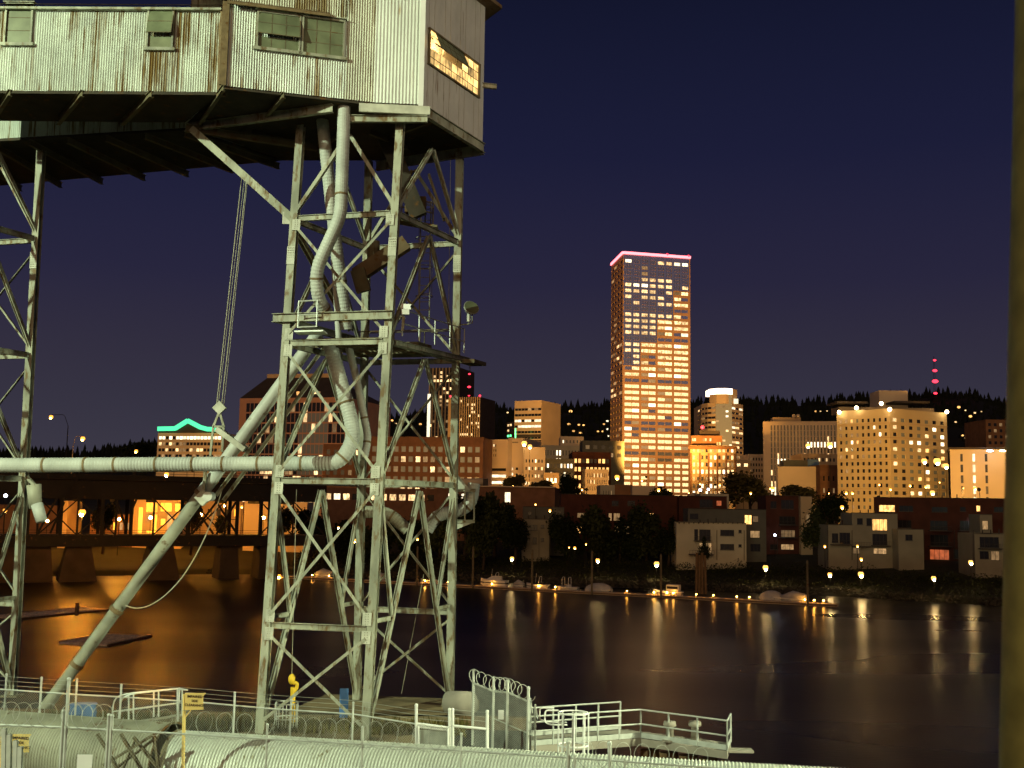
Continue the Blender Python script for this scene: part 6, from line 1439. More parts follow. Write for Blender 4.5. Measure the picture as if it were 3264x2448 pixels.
tree('large round tree standing in front of the brown office block', 2390, 1497, 1625, 72, 345, 0, 'leaf')
tree('broad low tree below the blank cream hall', 2540, 1544, 1618, 66, 340, 2, 'leaf')
tree('dark tree with fairy lights left of the tallest tower base', 1818, 1506, 1600, 36, 345, 1)
tree('small tree in front of the parking block', 1640, 1512, 1570, 34, 350, 2, 'leaf')
tree('low bushy tree right of the parking block tree', 1728, 1530, 1585, 44, 348, 2, 'leaf')
tree('tree overlapping the foot of the tallest tower', 2110, 1546, 1640, 46, 330, 0)
tree('dark tree at the left foot of the apartment tower', 2640, 1566, 1700, 50, 300, 1)
tree('dark tree left of the dim white houses', 2608, 1600, 1780, 44, 272, 3, 'leaf_mid')
for i, (x, yt, yb, hw, v) in enumerate(((1480, 1570, 1740, 60, 1), (1575, 1560, 1760, 62, 0), (1640, 1600, 1780, 44, 3), (1540, 1640, 1800, 50, 2), (1810, 1630, 1800, 52, 1), (1890, 1600, 1800, 60, 0), (1975, 1640, 1810, 56, 3), (2060, 1600, 1805, 62, 1), (2130, 1640, 1790, 36, 3), (1400, 1620, 1790, 55, 0), (1300, 1640, 1800, 60, 1), (1200, 1660, 1800, 60, 2), (1100, 1650, 1800, 60, 0))):
    tree(('tall dark tree on the bank left of the narrow white house', 'broad dark tree on the bank below the warehouse', 'slim dark tree hugging the narrow white house', 'low dark tree under the broad bank tree', 'dark tree right of the narrow white house', 'tall dark tree in front of the maroon terrace', 'slim dark tree before the terrace lamps', 'wide dark tree left of the brightest white house', 'thin dark tree touching the brightest white house', 'dark bank tree just right of the steel tower', 'dark bank tree seen between the tower columns', 'low dark bank tree seen through the tower braces', 'dark bank tree left of the lower tower braces')[i], x, yt, yb, hw, (288, 292, 279, 274, 279, 285, 280, 282, 272, 290, 292, 295, 292)[i], v, 'leaf_mid' if i % 2 else 'leaf_dark')
tree('dim bush-like tree behind the bridge lamps at left', 430, 1405, 1475, 55, 420, 2, zbase=14)
tree('leafless-looking dark tree by the white house corner', 2244, 1705, 1800, 16, 258, 3)
# shrubs covering the bank
SH = MB(); rg = random.Random(9)
for _ in range(15000):
    x = rg.uniform(-58, 132); s = rg.uniform(6, 27); y = ysh(x) + s
    if s < 12 and rg.random() < .45: continue
    z = zbank(s); h = rg.random() ** 2 * (1.7 if s > 13 else .7); p = V((x, y, z + h)); sz = rg.uniform(.14, .34)
    a = V((rg.gauss(0, 1), rg.gauss(0, 1), rg.gauss(0, .6))).normalized(); b_ = a.cross(V((rg.gauss(0, 1), rg.gauss(0, 1), rg.gauss(0, 1)))).normalized()
    SH.add([p - a * sz, p - b_ * sz * .6, p + a * sz, p + b_ * sz * .6], [(0, 1, 2, 3)])
tag(SH.build('bank_shrubs', 'shrub', kind='stuff'), 'ragged shrubs and ivy covering the far river bank', 'shrubs')
RK = MB()
for _ in range(2600):
    x = rg.uniform(-75, 135); s = rg.uniform(-.6, 4.6); r_ = rg.uniform(.18, .5); RK.sphere((x, ysh(x) + s, zbank(s) + .1), r_, 5, 3, (1, .8, .7))
tag(RK.build('riprap', 'rock', kind='stuff'), 'dark boulders lining the far waterline', 'rocks')

# ---- lamps
def lamp(name, label, px, py, Y, zb=None, r=.36, m='warmwhite', arm=0, group=None, pole=True, poley=None, polem='bridge'):
    p = PY(px, py, Y); zb = zbank(max(0, Y - ysh(p.x))) if zb is None else zb
    t = thing(name, label, 'lamp', (p.x, p.y, min(zb, p.z - .4)), group)
    halo = {'sodium_big': 'halo_sodium', 'sodium': 'halo_sodium', 'sodium_soft': 'halo_sodium', 'warmwhite': 'halo', 'city_lamp': 'halo'}.get(m)
    if halo:
        mb = MB(); mb.sphere(p, r * 1.18, 12, 8); mb.build('bloom_shell', halo, t, smooth=True)  # glowing shell added around the bulb to imitate bloom
        mb = MB(); mb.sphere(p - V((0, r * .55, r * .75)), r * .66, 10, 8); mb.build('bulb', m, t, smooth=True)
    else:
        mb = MB(); mb.sphere(p, r, 10, 8); mb.build('bulb', m, t, smooth=True)
    if pole:
        if arm:
            q = PY(arm, py + (poley or 16), Y); mb = MB(); mb.tube([V((q.x, q.y, zb)), q], [.14, .09], 8); mb.build('pole', polem, t)
            mb = MB(); mb.tube(fillet([q, V((q.x + (p.x - q.x) * .25, q.y, p.z + .55)), p + V((0, 0, r + .12))], .6, 4), .06, 6); mb.build('arm', polem, t)
        else:
            mb = MB(); mb.tube([V((p.x, p.y, zb - .3)), p - V((0, 0, r * .9))], [.1, .06], 8); mb.build('pole', polem, t)
        mb = MB(); mb.tube([p + V((0, 0, r * .95)), p + V((0, 0, r * 1.25))], [r * .75, r * .2], 10); mb.build('cap', polem, t)
    return t
PG = 'promenade lamps along the far bank'
for x, y in ((1632, 1780), (1905, 1786), (2093, 1797), (2440, 1809), (2645, 1831), (2744, 1830), (2976, 1843)):
    X = XA(x, 250, y); Y = ysh(X) + 8.5
    if x == 2645: Y += 1
    lamp('promenade_lamp', {1632: 'promenade lamp below the narrow white house, leftmost of the riverside row', 1905: 'promenade lamp under the maroon terrace between two tall dock piles', 2093: 'promenade lamp beside the pile by the brightly lit boat', 2440: 'dazzling promenade lamp right of the brightest white house', 2645: 'promenade lamp above the right end of the dock', 2744: 'brightest promenade lamp below the orange-window house', 2976: 'promenade lamp farthest right, alone on the dark bank'}[x], x, y, Y, r=.52 if x in (2440, 2744, 2093) else .42, group=PG)
lamp('path_lamp', 'path lamp on the slope at the right edge below the terrace', 3094, 1792, 234, r=.42)
for lab, x, y, Y, r in (('small path lamp above the brightest promenade lamp', 2745, 1782, 252, .3), ('small lamp at the corner of the low dim white house', 2629, 1741, 258, .26), ('small lamp under the balcony of the orange-window house', 2733, 1740, 256, .24), ('garden lamp under the dark trees left of the maroon terrace', 1832, 1746, 270, .28), ('fainter garden lamp beside the one under the dark trees', 1814, 1744, 271, .16), ('tiny red-orange lamp right of the garden lamps', 1868, 1734, 272, .18), ('terrace roof lamp above the narrow white house', 1753, 1627, 283, .3), ('smaller roof lamp left above the narrow white house', 1707, 1607, 286, .2), ('lamp among bank trees seen beside the tower bracket', 1519, 1690, 286, .22)):
    lamp('garden_lamp', lab, x, y, Y, r=r, m='sodium_soft')
for lab, x, y, Y, m, r in (('bright lamp on the roof of the cream window block', 1671, 1413, 434, 'city_lamp', .95), ('second roof lamp right of the bright one on the cream block', 1689, 1423, 433, 'city_lamp', .75), ('sodium wall lamp on the parking block deck', 1550, 1494, 434, 'sodium_soft', .9), ('street lamp at the left foot of the tallest tower', 1967, 1521, 420, 'sodium_soft', .8), ('brilliant street lamp in front of the ribbed hotel', 2645, 1418, 430, 'city_lamp', 1.0), ('lamp above the arcaded block', 2575, 1421, 500, 'city_lamp', .9), ('street lamp beside the round tree', 2462, 1558, 350, 'sodium_soft', .6), ('white lamp at the right foot of the old office block', 2232, 1562, 500, 'coolwhite', .6), ('second white lamp at the foot of the old office block', 2258, 1560, 500, 'coolwhite', .5), ('orange lamp in the dark tree beside the apartment tower', 2684, 1616, 292, 'sodium_soft', .42), ('courtyard lamp left on the apartment tower side', 2946, 1469, 412, 'city_lamp', .9), ('brightest courtyard lamp on the apartment tower side', 2987, 1470, 412, 'city_lamp', 1.15), ('courtyard lamp right on the apartment tower side', 3015, 1485, 412, 'city_lamp', .9), ('low sodium lamp at the foot of the apartment tower', 2972, 1570, 405, 'city_lamp', .75), ('blue-white lamp in an upper window of the right terrace', 3088, 1626, 270, 'coolwhite', .45), ('blue-white lamp in a lower window of the right terrace', 3064, 1664, 270, 'coolwhite', .45), ('small blue-white lamp beside the lower one in the right terrace', 3097, 1664, 268, 'coolwhite', .3), ('blue-white lamp beside the maroon brick house', 2470, 1706, 288, 'coolwhite', .3)):
    lamp('city_lamp', lab, x, y, Y, r=r, m=m, zb=10 if Y > 320 else 4)
HL_ = 'scattered house lights on the dark hillside'
for x, y, m in ((1780, 1360, 's'), (1813, 1352, 's'), (1845, 1354, 's'), (1860, 1355, 's'), (1828, 1374, 's'), (1850, 1380, 's'), (1906, 1375, 's'), (1921, 1375, 's'), (1803, 1311, 'w'), (1819, 1311, 's'), (1766, 1311, 'w'), (1925, 1352, 's'), (1936, 1342, 'c'), (1937, 1368, 'c'), (1938, 1390, 'c'), (1730, 1375, 'w'), (1618, 1315, 'w'), (1543, 1386, 's'), (1560, 1386, 's'), (2600, 1311, 's'), (2615, 1311, 'w'), (2636, 1310, 'w'), (3056, 1298, 's'), (3077, 1308, 'w'), (3093, 1327, 's'), (3107, 1316, 'w'), (3128, 1312, 'w'), (3068, 1388, 's'), (3077, 1396, 'w'), (3026, 1340, 'w'), (3046, 1345, 'w'), (1250, 1340, 's'), (1262, 1350, 'w'), (1235, 1360, 's'), (1340, 1352, 's'), (2490, 1345, 'w'), (2330, 1330, 'w')):
    top = PY(x, ridge_y(x), 2300); tt = 0.0
    while tt < 1 and PY(x, y, 1150 + 1150 * tt).z > 30 + (top.z - 30) * tt ** .8 + 9: tt += .01
    Y = 1150 + 1150 * min(tt, .93); p = PY(x, y, Y); k = Y / 1300
    side = 'left of the tallest tower' if x < 1700 else 'between the striped tower and the tallest tower' if x < 1950 else 'above the ribbed hotel' if x < 2700 else 'right of the apartment tower'
    t = thing('hillside_house', 'tiny lit house on the dark hillside ' + side, 'house', p - V((0, 0, 9)), HL_)
    mb = MB(); mb.box(p - V((0, -3 * k, 4)), (5 * k, 5 * k, 10)); mb.build('wall', 'hill', t)
    mb = MB(); rr = {'s': 1.6, 'w': 1.1, 'c': 1.5}[m] * k; mb.sphere(p + V((0, -.4, 0)), rr * RC.uniform(.7, 1.2), 8, 6, (1.2, 1, .8)); mb.build('porch_lamp', {'s': 'lit_home', 'w': 'lit', 'c': 'lit_white'}[m], t)

# ---- floating dock and boats
D0, D1 = V((-55.9, 263, 0)), V((62.7, 209.5, 0)); dd = (D1 - D0).normalized(); dn = V((-dd.y, dd.x, 0)); LD = (D1 - D0).length
def on_dock(px):
    A = ray(px, 1880); n = V((dd.y, -dd.x, 0)); t = (D0 - EYE).dot(n) / A.dot(n); p = EYE + A * t; return V((p.x, p.y, 0))
dk_ = thing('floating_dock', 'long low floating dock lit by small orange lights on the far side of the river', 'dock', D0)
nseg = 24
for i in range(nseg):
    a, b_ = D0.lerp(D1, i / nseg), D0.lerp(D1, (i + 1) / nseg); mb = MB(); mb.box((a + b_) / 2 + dn * 1.2 + V((0, 0, .28)), (LD / nseg - .12, 2.4, .5), (dd, dn, V((0, 0, 1)))); mb.build('deck_section', 'cream', dk_)
mb = MB(); mb.bar(D0 + V((0, 0, .3)) - dn * .06, D1 + V((0, 0, .3)) - dn * .06, .1, .3); mb.build('rubbing_strake', 'wood', dk_)
rg = random.Random(4)
DL = [(985, 1), (1000, .7), (1040, .6), (1170, 1), (1345, 1), (1352, .8), (1420, .5), (1440, .5), (1500, .7), (1530, 1), (1560, .6), (1600, .4), (1706, 1), (1725, .8), (1760, .7), (1925, .5), (1990, .4), (2010, .4), (2080, 1.2), (2120, 1.3), (2140, .8), (2165, .6), (2215, .5), (2255, .5), (2270, .5), (2325, 1), (2345, .8), (2360, 1), (2385, .6), (2400, .5), (2560, .8), (2590, 1.2), (2620, .9), (2650, .7)]
for x, k in DL[::2] + [(2118, 1.2), (2590, 1.2)]:
    p = on_dock(x) + dn * rg.uniform(.8, 2.0)
    mb = MB(); mb.box(p + V((0, 0, .75)), (.12, .12, .45)); mb.build('light_pedestal', 'wood', dk_)
    mb = MB(); mb.sphere(p + V((0, 0, 1.0)), .08 * k ** .5 + .03, 8, 6, (1.3, 1, 1)); mb.build('pedestal_light', 'dock_light', dk_)
for x, yt in ((1508, 1745), (1697, 1755), (1888, 1760), (2108, 1770), (2575, 1790), (1330, 1745)):
    p = on_dock(x) - dn * .3; z = PY(x, yt, p.y).z; mb = MB(); mb.tube([V((p.x, p.y, -3)), V((p.x, p.y, z))], .22, 10); mb.tube([V((p.x, p.y, z)), V((p.x, p.y, z + .35))], [.24, .03], 10)
    solo(mb, 'dock_pile', 'steel_dark', {1508: 'tall steel dock pile beside the cruiser', 1697: 'tall dock pile in front of the open speedboat', 1888: 'tall dock pile beside the domed boat cover', 2108: 'tall dock pile in front of the brightly lit boat', 2575: 'tall dock pile near the right end of the dock', 1330: 'tall dock pile seen through the tower columns'}[x], 'pile', 'dock piles')
dl_ = thing('pile_dolphin', 'cluster of old timber piles standing off the bank below the brightest white house', 'dolphin', PY(2236, 1885, 232))
for k, x in enumerate((2222, 2230, 2238, 2247)):
    mb = MB(); p = PY(x, 1900, 236); mb.tube([V((p.x + (k - 1.5) * .15, p.y, -2)), V((p.x, p.y, ZA(1762 + 8 * (k % 2), x, 236)))], .3, 8); mb.build('pile', 'wood', dl_)
def hull(mb, o, ax, ay, L, W, Hh, dark=False):
    st = [(-.5, .86, .0), (-.2, 1, 0), (.1, .98, .03), (.33, .72, .12), (.5, .03, .3)]; n = []
    for s, w, rise in st:
        c = o + ax * (L * s)
        for k, (yy, zz) in enumerate(((-1, 1), (-.86, .35), (-.45, -.2), (.45, -.2), (.86, .35), (1, 1))):
            n.append(c + ay * (W / 2 * w * yy) + V((0, 0, Hh * (zz + rise if zz > 0 else zz + rise * 1.5))))
    fs = []
    for i in range(4):
        for k in range(5): a = i * 6 + k; fs.append((a, a + 6, a + 7, a + 1))
        fs.append((i * 6 + 5, i * 6 + 11, i * 6 + 6, i * 6))
    fs.append((0, 1, 2, 3, 4, 5)); mb.add(n, fs)
def boat(label, px, L, W, Hh, kind, back=3.6, ang=0.0):
    o = on_dock(px) + dn * back; o.z = .15; ax = (dd * math.cos(ang) + dn * math.sin(ang)) * -1; ay = V((-ax.y, ax.x, 0))
    t = thing('motor_boat', label, 'boat', o, 'boats moored at the floating dock')
    mb = MB(); hull(mb, o + V((0, 0, Hh * .2)), ax, ay, L, W, Hh); mb.build('hull', 'boat_white', t)
    mb = MB(); hull(mb, o + V((0, 0, Hh * .62)), ax, ay, L * 1.004, W * 1.02, Hh * .22); mb.build('rub_stripe', 'boat_dark', t)
    if kind in ('cruiser', 'open'):
        mb = MB(); z0 = o.z + Hh * 1.2
        q = [(-.28, .8), (.12, .8), (.3, .45)]; pts = []
        for s, w in q: pts += [o + ax * (L * s) + ay * (W * .42 * w) + V((0, 0, z0 - o.z)), o + ax * (L * s) - ay * (W * .42 * w) + V((0, 0, z0 - o.z))]
        hh2 = .9 if kind == 'cruiser' else .5
        tops = [o + ax * (L * s) + ay * (W * .36 * w * g) + V((0, 0, z0 - o.z + hh2)) for s, w in ((-.26, .8), (.02, .75)) for g in (1, -1)]
        mb.add(pts + tops, [(6, 7, 1, 0), (6, 0, 2, 8), (7, 9, 3, 1), (8, 2, 4), (9, 5, 3), (8, 4, 5, 9), (6, 8, 9, 7)]); mb.build('cabin', 'boat_white' if kind == 'cruiser' else 'boat_dark', t)
        mb = MB(); mb.tube(fillet([o + ax * (L * -.1) + ay * W * .4 + V((0, 0, z0 - o.z + .3)), o + ax * (L * -.14) + ay * W * .3 + V((0, 0, z0 - o.z + 1.7)), o + ax * (L * -.14) - ay * W * .3 + V((0, 0, z0 - o.z + 1.7)), o + ax * (L * -.1) - ay * W * .4 + V((0, 0, z0 - o.z + .3))], .4, 4), .05, 6); mb.build('radar_arch', 'boat_white', t)
        mb = MB(); mb.tube([o + ax * (L * .1) + V((0, 0, z0 - o.z + .3)), o + ax * (L * .06) + V((0, 0, z0 - o.z + 2.4))], .03, 5); mb.build('aerial', 'boat_white', t)
    if kind == 'cover':
        mb = MB(); mb.sphere(o + V((0, 0, Hh * .9)), 1, 14, 8, (L * .5 * abs(ax.x) + W * .3, W * .62, 1.5)); mb.build('domed_cover', 'boat_cover', t, smooth=True)
    if kind == 'tower':
        for s in (-.15, .12):
            mb = MB(); mb.tube(fillet([o + ax * (L * s) + ay * W * .42 + V((0, 0, Hh)), o + ax * (L * s) + ay * W * .36 + V((0, 0, Hh + 2.2)), o + ax * (L * s) - ay * W * .36 + V((0, 0, Hh + 2.2)), o + ax * (L * s) - ay * W * .42 + V((0, 0, Hh))], .5, 4), .06, 6); mb.build('wake_tower', 'boat_white', t)
        mb = MB(); mb.box(o + ax * (L * -.1) + V((0, 0, Hh + .3)), (1.2, 1.6, .7)); mb.build('seat_box', 'boat_cover', t)
    if kind == 'box':
        mb = MB(); mb.box(o + ax * (L * -.2) + V((0, 0, Hh * 1.0 + .8)), (L * .42, W * .8, 1.5), (ax, ay, V((0, 0, 1)))); mb.build('cabin', 'boat_white', t)
        mb = MB(); mb.box(o + ax * (L * -.2) + V((0, 0, Hh * 1.0 + 1.0)), (L * .36, W * .82, .5), (ax, ay, V((0, 0, 1)))); mb.build('cabin_window', 'boat_dark', t)
    if kind == 'flat':
        mb = MB(); mb.tube([o + ax * (-L * .5) + V((0, 0, Hh + .2)), o + V((0, 0, Hh + .75)), o + ax * (L * .46) + V((0, 0, Hh + .3))], [W * .38, W * .46, W * .12], 10); mb.build('canvas_cover', 'boat_cover', t, smooth=True)
boat('white cabin cruiser lifted high at the left end of the boats', 1555, 6.4, 2.4, 1.35, 'cruiser', 3.0)
boat('small dinghy under a pale cover right of the cruiser', 1630, 2.6, 1.3, .6, 'flat')
boat('open white speedboat behind the second pile', 1695, 5.2, 2.1, .95, 'open', 3.2)
boat('wakeboard boat with an arched tower', 1785, 5.4, 2.1, .75, 'tower')
boat('boat under a tall domed pale cover', 1890, 5.2, 2.2, .6, 'cover')
boat('brightly lit boxy cabin boat in mid dock', 2115, 6.2, 2.4, .9, 'box', 3.0)
boat('grey covered runabout left of the long pale boat', 2447, 4.0, 1.9, .8, 'cover')
boat('long low pale boat under a flat cover near the dock end', 2518, 5.6, 2.0, .7, 'flat')
boat('low boat glimpsed through the left tower columns', 1005, 5.0, 2.0, .8, 'flat', 3.0)
boat('low boat glimpsed behind the tower brace', 1180, 4.6, 2.0, .7, 'flat', 3.0)
boat('lit boat seen just left of the right tower column', 1350, 4.8, 2.0, .8, 'open', 3.0)

# ---- steel bridge and its approach at left
bA, bB = V((-150, 214, 0)), V((-52, 262, 0)); bd = (bB - bA).normalized(); bn = V((-bd.y, bd.x, 0)); LB = (bB - bA).length
br_ = thing('steel_bridge', 'dark double-deck steel bridge with lattice columns at lower left', 'bridge', bA)
def bpt(px, py):
    n = V((bd.y, -bd.x, 0)); A = ray(px, py); return EYE + A * ((bA - EYE).dot(n) / A.dot(n))
zu1, zu0 = bpt(300, 1512).z, bpt(300, 1590).z
zl1, zl0 = bpt(400, 1706).z, bpt(400, 1742).z
pA, pB = bA - bd * 60, bB + bd * 8
mb = MB(); mb.prism([(p.x, p.y) for p in (pA, pB, pB + bn * 14, pA + bn * 14)], zu1 - 1.2, zu1); mb.build('upper_deck', 'bridge', br_)
mb = MB(); mb.prism([(p.x, p.y) for p in (pA, pB, pB + bn * 9, pA + bn * 9)], zl0, zl1); mb.build('lower_deck', 'bridge', br_)
for o_ in (0.2, 13.5):
    mb = MB(); mb.ibeam(pA + bn * o_ + V((0, 0, (zu1 + zu0) / 2 - .7)), pB + bn * o_ + V((0, 0, (zu1 + zu0) / 2 - .7)), .6, zu1 - zu0 - 1.3, .08); mb.build('main_girder', 'bridge', br_)
nb = 16
for o_ in (0.5, 9.0):
    for px in (195, 327, 419, 600, 757, 90, 860):
        p = bpt(px, 1650) + bn * o_; mb = MB(); mb.ibeam(V((p.x, p.y, zl1)), V((p.x, p.y, zu0)), .7, .7, .08, up=bn); mb.build('column', 'bridge', br_)
for x0, y0, x1, y1 in ((368, 1588, 405, 1690), (436, 1588, 415, 1640), (608, 1600, 680, 1702), (690, 1600, 612, 1702), (690, 1600, 755, 1702), (752, 1600, 690, 1702), (205, 1590, 262, 1500), (120, 1700, 180, 1590), (205, 1600, 160, 1700)):
    p, q = bpt(x0, y0), bpt(x1, y1); mb = MB(); mb.bar(p, q, .45, .45); mb.build('lattice_brace', 'bridge', br_)
mb = MB(); mb.bar(bpt(606, 1654) , bpt(757, 1656), .15, .15); mb.build('tie_rod', 'bridge', br_)
for k in range(40):
    p = pA.lerp(pB, k / 39); mb = MB(); mb.box(p + V((0, 0, zu1 + .5)), (.12, .12, 1.0)); mb.build('parapet_post', 'bridge', br_)
for z in (.45, 1.0): mb = MB(); mb.bar(pA + V((0, 0, zu1 + z)), pB + V((0, 0, zu1 + z)), .1, .1); mb.build('parapet_rail', 'bridge', br_)
for px, wb_, wt in ((60, 15, 13), (255, 9, 5), (520, 9.5, 5), (735, 5, 4), (860, 5, 4)):
    p = bpt(px, 1740) + bn * 4.5; mb = MB(); vs = []
    for z, w_, dpt in ((-3, wb_, 9), (zl0 - .02, wt, 7)):
        for sx, sy in ((-1, -1), (1, -1), (1, 1), (-1, 1)): vs.append(p * V((1, 1, 0)).length / p.length if False else V((p.x, p.y, 0)) + bd * (w_ / 2 * sx) + bn * (dpt / 2 * sy) + V((0, 0, z)))
    mb.add(vs, [(3, 2, 1, 0), (4, 5, 6, 7), (0, 1, 5, 4), (1, 2, 6, 5), (2, 3, 7, 6), (3, 0, 4, 7)]); mb.build('pier', 'pier', br_)
# lit station hall and walls behind the bridge columns
f = front(436, 590, 300, 302, 14); zt = ZA(1592, 510, 300)
building('lit_station_hall', 'hall with blazing orange-lit openings and a stair behind the bridge columns', f, 3, zt, 'tan', {0: pxr(f[0], f[1], [(440, 1617, 454, 1700, 'lit_hall'), (466, 1600, 502, 1632, 'lit_hall'), (512, 1602, 548, 1630, 'lit_hall'), (557, 1606, 580, 1630, 'lit_hall'), (466, 1640, 480, 1662, 'lit_dim'), (484, 1640, 500, 1690, 'lit_hall'), (466, 1692, 500, 1700, 'lit_hall'), (512, 1654, 526, 1674, 'lit_hall'), (532, 1640, 548, 1690, 'lit_dim'), (560, 1650, 584, 1700, 'lit_dim')])}, 'hall', .4)
for lab, xl, xr, yt, Y, m in (('orange-lit quay wall with a pale column at the left of the bridge', 200, 226, 1596, 292, 'tan'), ('tan lit wall behind the lattice columns of the bridge', 600, 782, 1598, 312, 'tan'), ('smooth orange-lit wall right of the bridge columns', 786, 985, 1600, 305, 'cream'), ('low quay wall with a bright lit strip under the bridge', 300, 436, 1640, 300, 'brick_brown'), ('shadowed brick wall at the far left under the bridge', -80, 198, 1610, 305, 'brick_brown')):
    simple('quay_wall_building', lab, xl, xr, yt, Y, 10, m, 1 if xl in (600, 300) else 0, 6, chance((.3, 'lit_hall'), (.3, 'lit_dim'), (.4, 'glass_dark')), 4.0, .5, .5)
BL = 'sodium lamps lighting the bridge'
lamp('bridge_lamp', 'most brilliant sodium lamp hanging under the bridge at left', 262, 1633, 222, zb=zl1, r=.6, m='sodium_big')
lamp('bridge_lamp', 'brilliant sodium lamp below the long grain duct', 531, 1512, 232, zb=zu1, r=.42, m='sodium_big')
lamp('bridge_lamp', 'sodium lamp beside the lattice columns of the bridge', 718, 1608, 268, zb=zl1, r=.42, m='sodium')
lamp('bridge_lamp', 'sodium lamp at the waterline left of the tower column', 889, 1836, 262.5, zb=.3, r=.42, m='sodium')
lamp('bridge_lamp', 'sodium lamp seen through the lower tower braces', 1130, 1723, 276, r=.42, m='sodium_soft')
lamp('bridge_lamp', 'small sodium lamp right of the braces in the lower tower', 1331, 1718, 280, r=.26, m='sodium_soft')
lamp('bridge_lamp', 'small white lamp under the station shed', 1079, 1681, 284, r=.24, m='warmwhite')
lamp('bridge_lamp', 'blue-white lamp at the far left edge', 18, 1580, 225, zb=zl1, r=.35, m='coolwhite')
lamp('bridge_lamp', 'orange lamp under the blue-white one at the far left', 16, 1627, 225, zb=zl1, r=.35, m='sodium_soft')
lamp('bridge_lamp', 'small sodium lamp behind the lattice columns at their right', 771, 1615, 300, zb=6, r=.3, m='sodium_soft')
lamp('street_lamp', 'tallest arm street lamp on the bridge at left', 163, 1329, 236, zb=zu1, r=.36, m='sodium_soft', arm=217, poley=28)
lamp('street_lamp', 'arm street lamp with its pole coloured as if lit beside the tallest one', 264, 1398, 240, zb=zu1, r=.42, m='sodium_soft', arm=233, poley=22, polem='tan')  # pole gets a paler colour to look lit by its lamp
lamp('street_lamp', 'lowest arm street lamp right of the pair on the bridge', 434, 1438, 262, zb=zu1 - 2, r=.36, m='sodium_soft', arm=403, poley=14)
# ---- floating timber fenders in the river
def raft(label, px0, py0, px1, py1, wdt, n):
    a, b_ = Pz(px0, py0, .05), Pz(px1, py1, .05); d = (b_ - a).normalized(); nn = V((-d.y, d.x, 0)); t = thing('log_boom', label, 'boom', a, None)
    L = (b_ - a).length
    for i in range(n):
        p = a + d * (L * (i + .5) / n); mb = MB(); mb.tube([p + nn * .1, p + nn * wdt], .26 + .05 * math.sin(i * 2.1), 7); mb.build('log', 'boom', t)
    for q in (0.05, wdt - .2): mb = MB(); mb.bar(a + nn * q + V((0, 0, .28)), b_ + nn * q + V((0, 0, .28)), .2, .12); mb.build('stringer', 'boom', t)
    mb = MB(); mb.bar(a - nn * .15, b_ - nn * .15, .25, .4); mb.build('fender_beam', 'wood', t)
raft('floating log boom on the orange-lit water beyond the spout', 55, 1975, 345, 1946, 5.5, 26)
raft('shorter floating log boom right of the loading spout', 340, 2060, 480, 2030, 7, 13)
mb = MB(); p = Pz(244, 1962, 0); mb.tube([V((p.x, p.y, -2)), V((p.x, p.y, 2.0))], .3, 8); solo(mb, 'mooring_pile', 'wood', 'short dark pile standing in the longer log boom', 'pile')
# ---- hanging sleeve spout at the left tower and short posts at the lower left
hs = thing('hanging_spout_sleeve', 'stubby two-part metal spout sleeve hanging under the duct at far left', 'spout', PY(115, 1545, 44.5))
mb = MB(); mb.tube([PY(108, 1545, 44.5), PY(113, 1620, 44.5)], [.29, .25], 16); mb.build('upper_sleeve', 'duct_old', hs, smooth=True)
mb = MB(); mb.tube([PY(118, 1608, 44.4), PY(133, 1662, 44.3)], [.24, .22], 16); mb.build('lower_sleeve', 'duct', hs, smooth=True)
mb = MB(); mb.bar(PY(85, 1520, 44.6), PY(112, 1548, 44.5), .12, .12); mb.build('hanger_arm', 'steel', hs)
for i, (x, yt) in enumerate(((14, 2322), (30, 2340), (50, 2360), (65, 2380))):
    mb = MB(); mb.bar(PY(x, yt, 29.2), PY(x - 2, 2470, 29.2), .11, .11); solo(mb, 'yard_post', 'galv', ('tallest', 'second tallest', 'third tallest', 'shortest')[i] + ' of four grey posts in front of the left clearance sign', 'post', 'grey yard posts')

# ---- added spot lamps on masts, put in to brighten the city facades
def add_facade_fill(label, px, py, Y, tpx, tpy, tY, watts, cone=100, col=(1.0, .46, .09)):
    p, a = PY(px, py, Y), PY(tpx, tpy, tY); d = (a - p).normalized()
    t = thing('facade_fill_mast', label, 'floodlight', (p.x, p.y, 9), 'added light masts brightening the city facades')
    mb = MB(); mb.tube([(p.x, p.y - .5, 9), (p.x, p.y - .5, p.z)], [.16, .1], 8); mb.build('mast', 'bridge', t)
    mb = MB(); mb.tube([p - d * .7, p - d * .1], [.25, .6], 12); mb.build('hood', 'bridge', t)
    l = bpy.data.lights.new('facade_fill', 'SPOT'); l.energy = watts; l.spot_size = R(cone); l.spot_blend = .6; l.color = col; l.shadow_soft_size = 3
    o = bpy.data.objects.new('facade_fill_lamp', l); COL.objects.link(o); o.location = p; o.rotation_euler = d.to_track_quat('-Z', 'Y').to_euler()
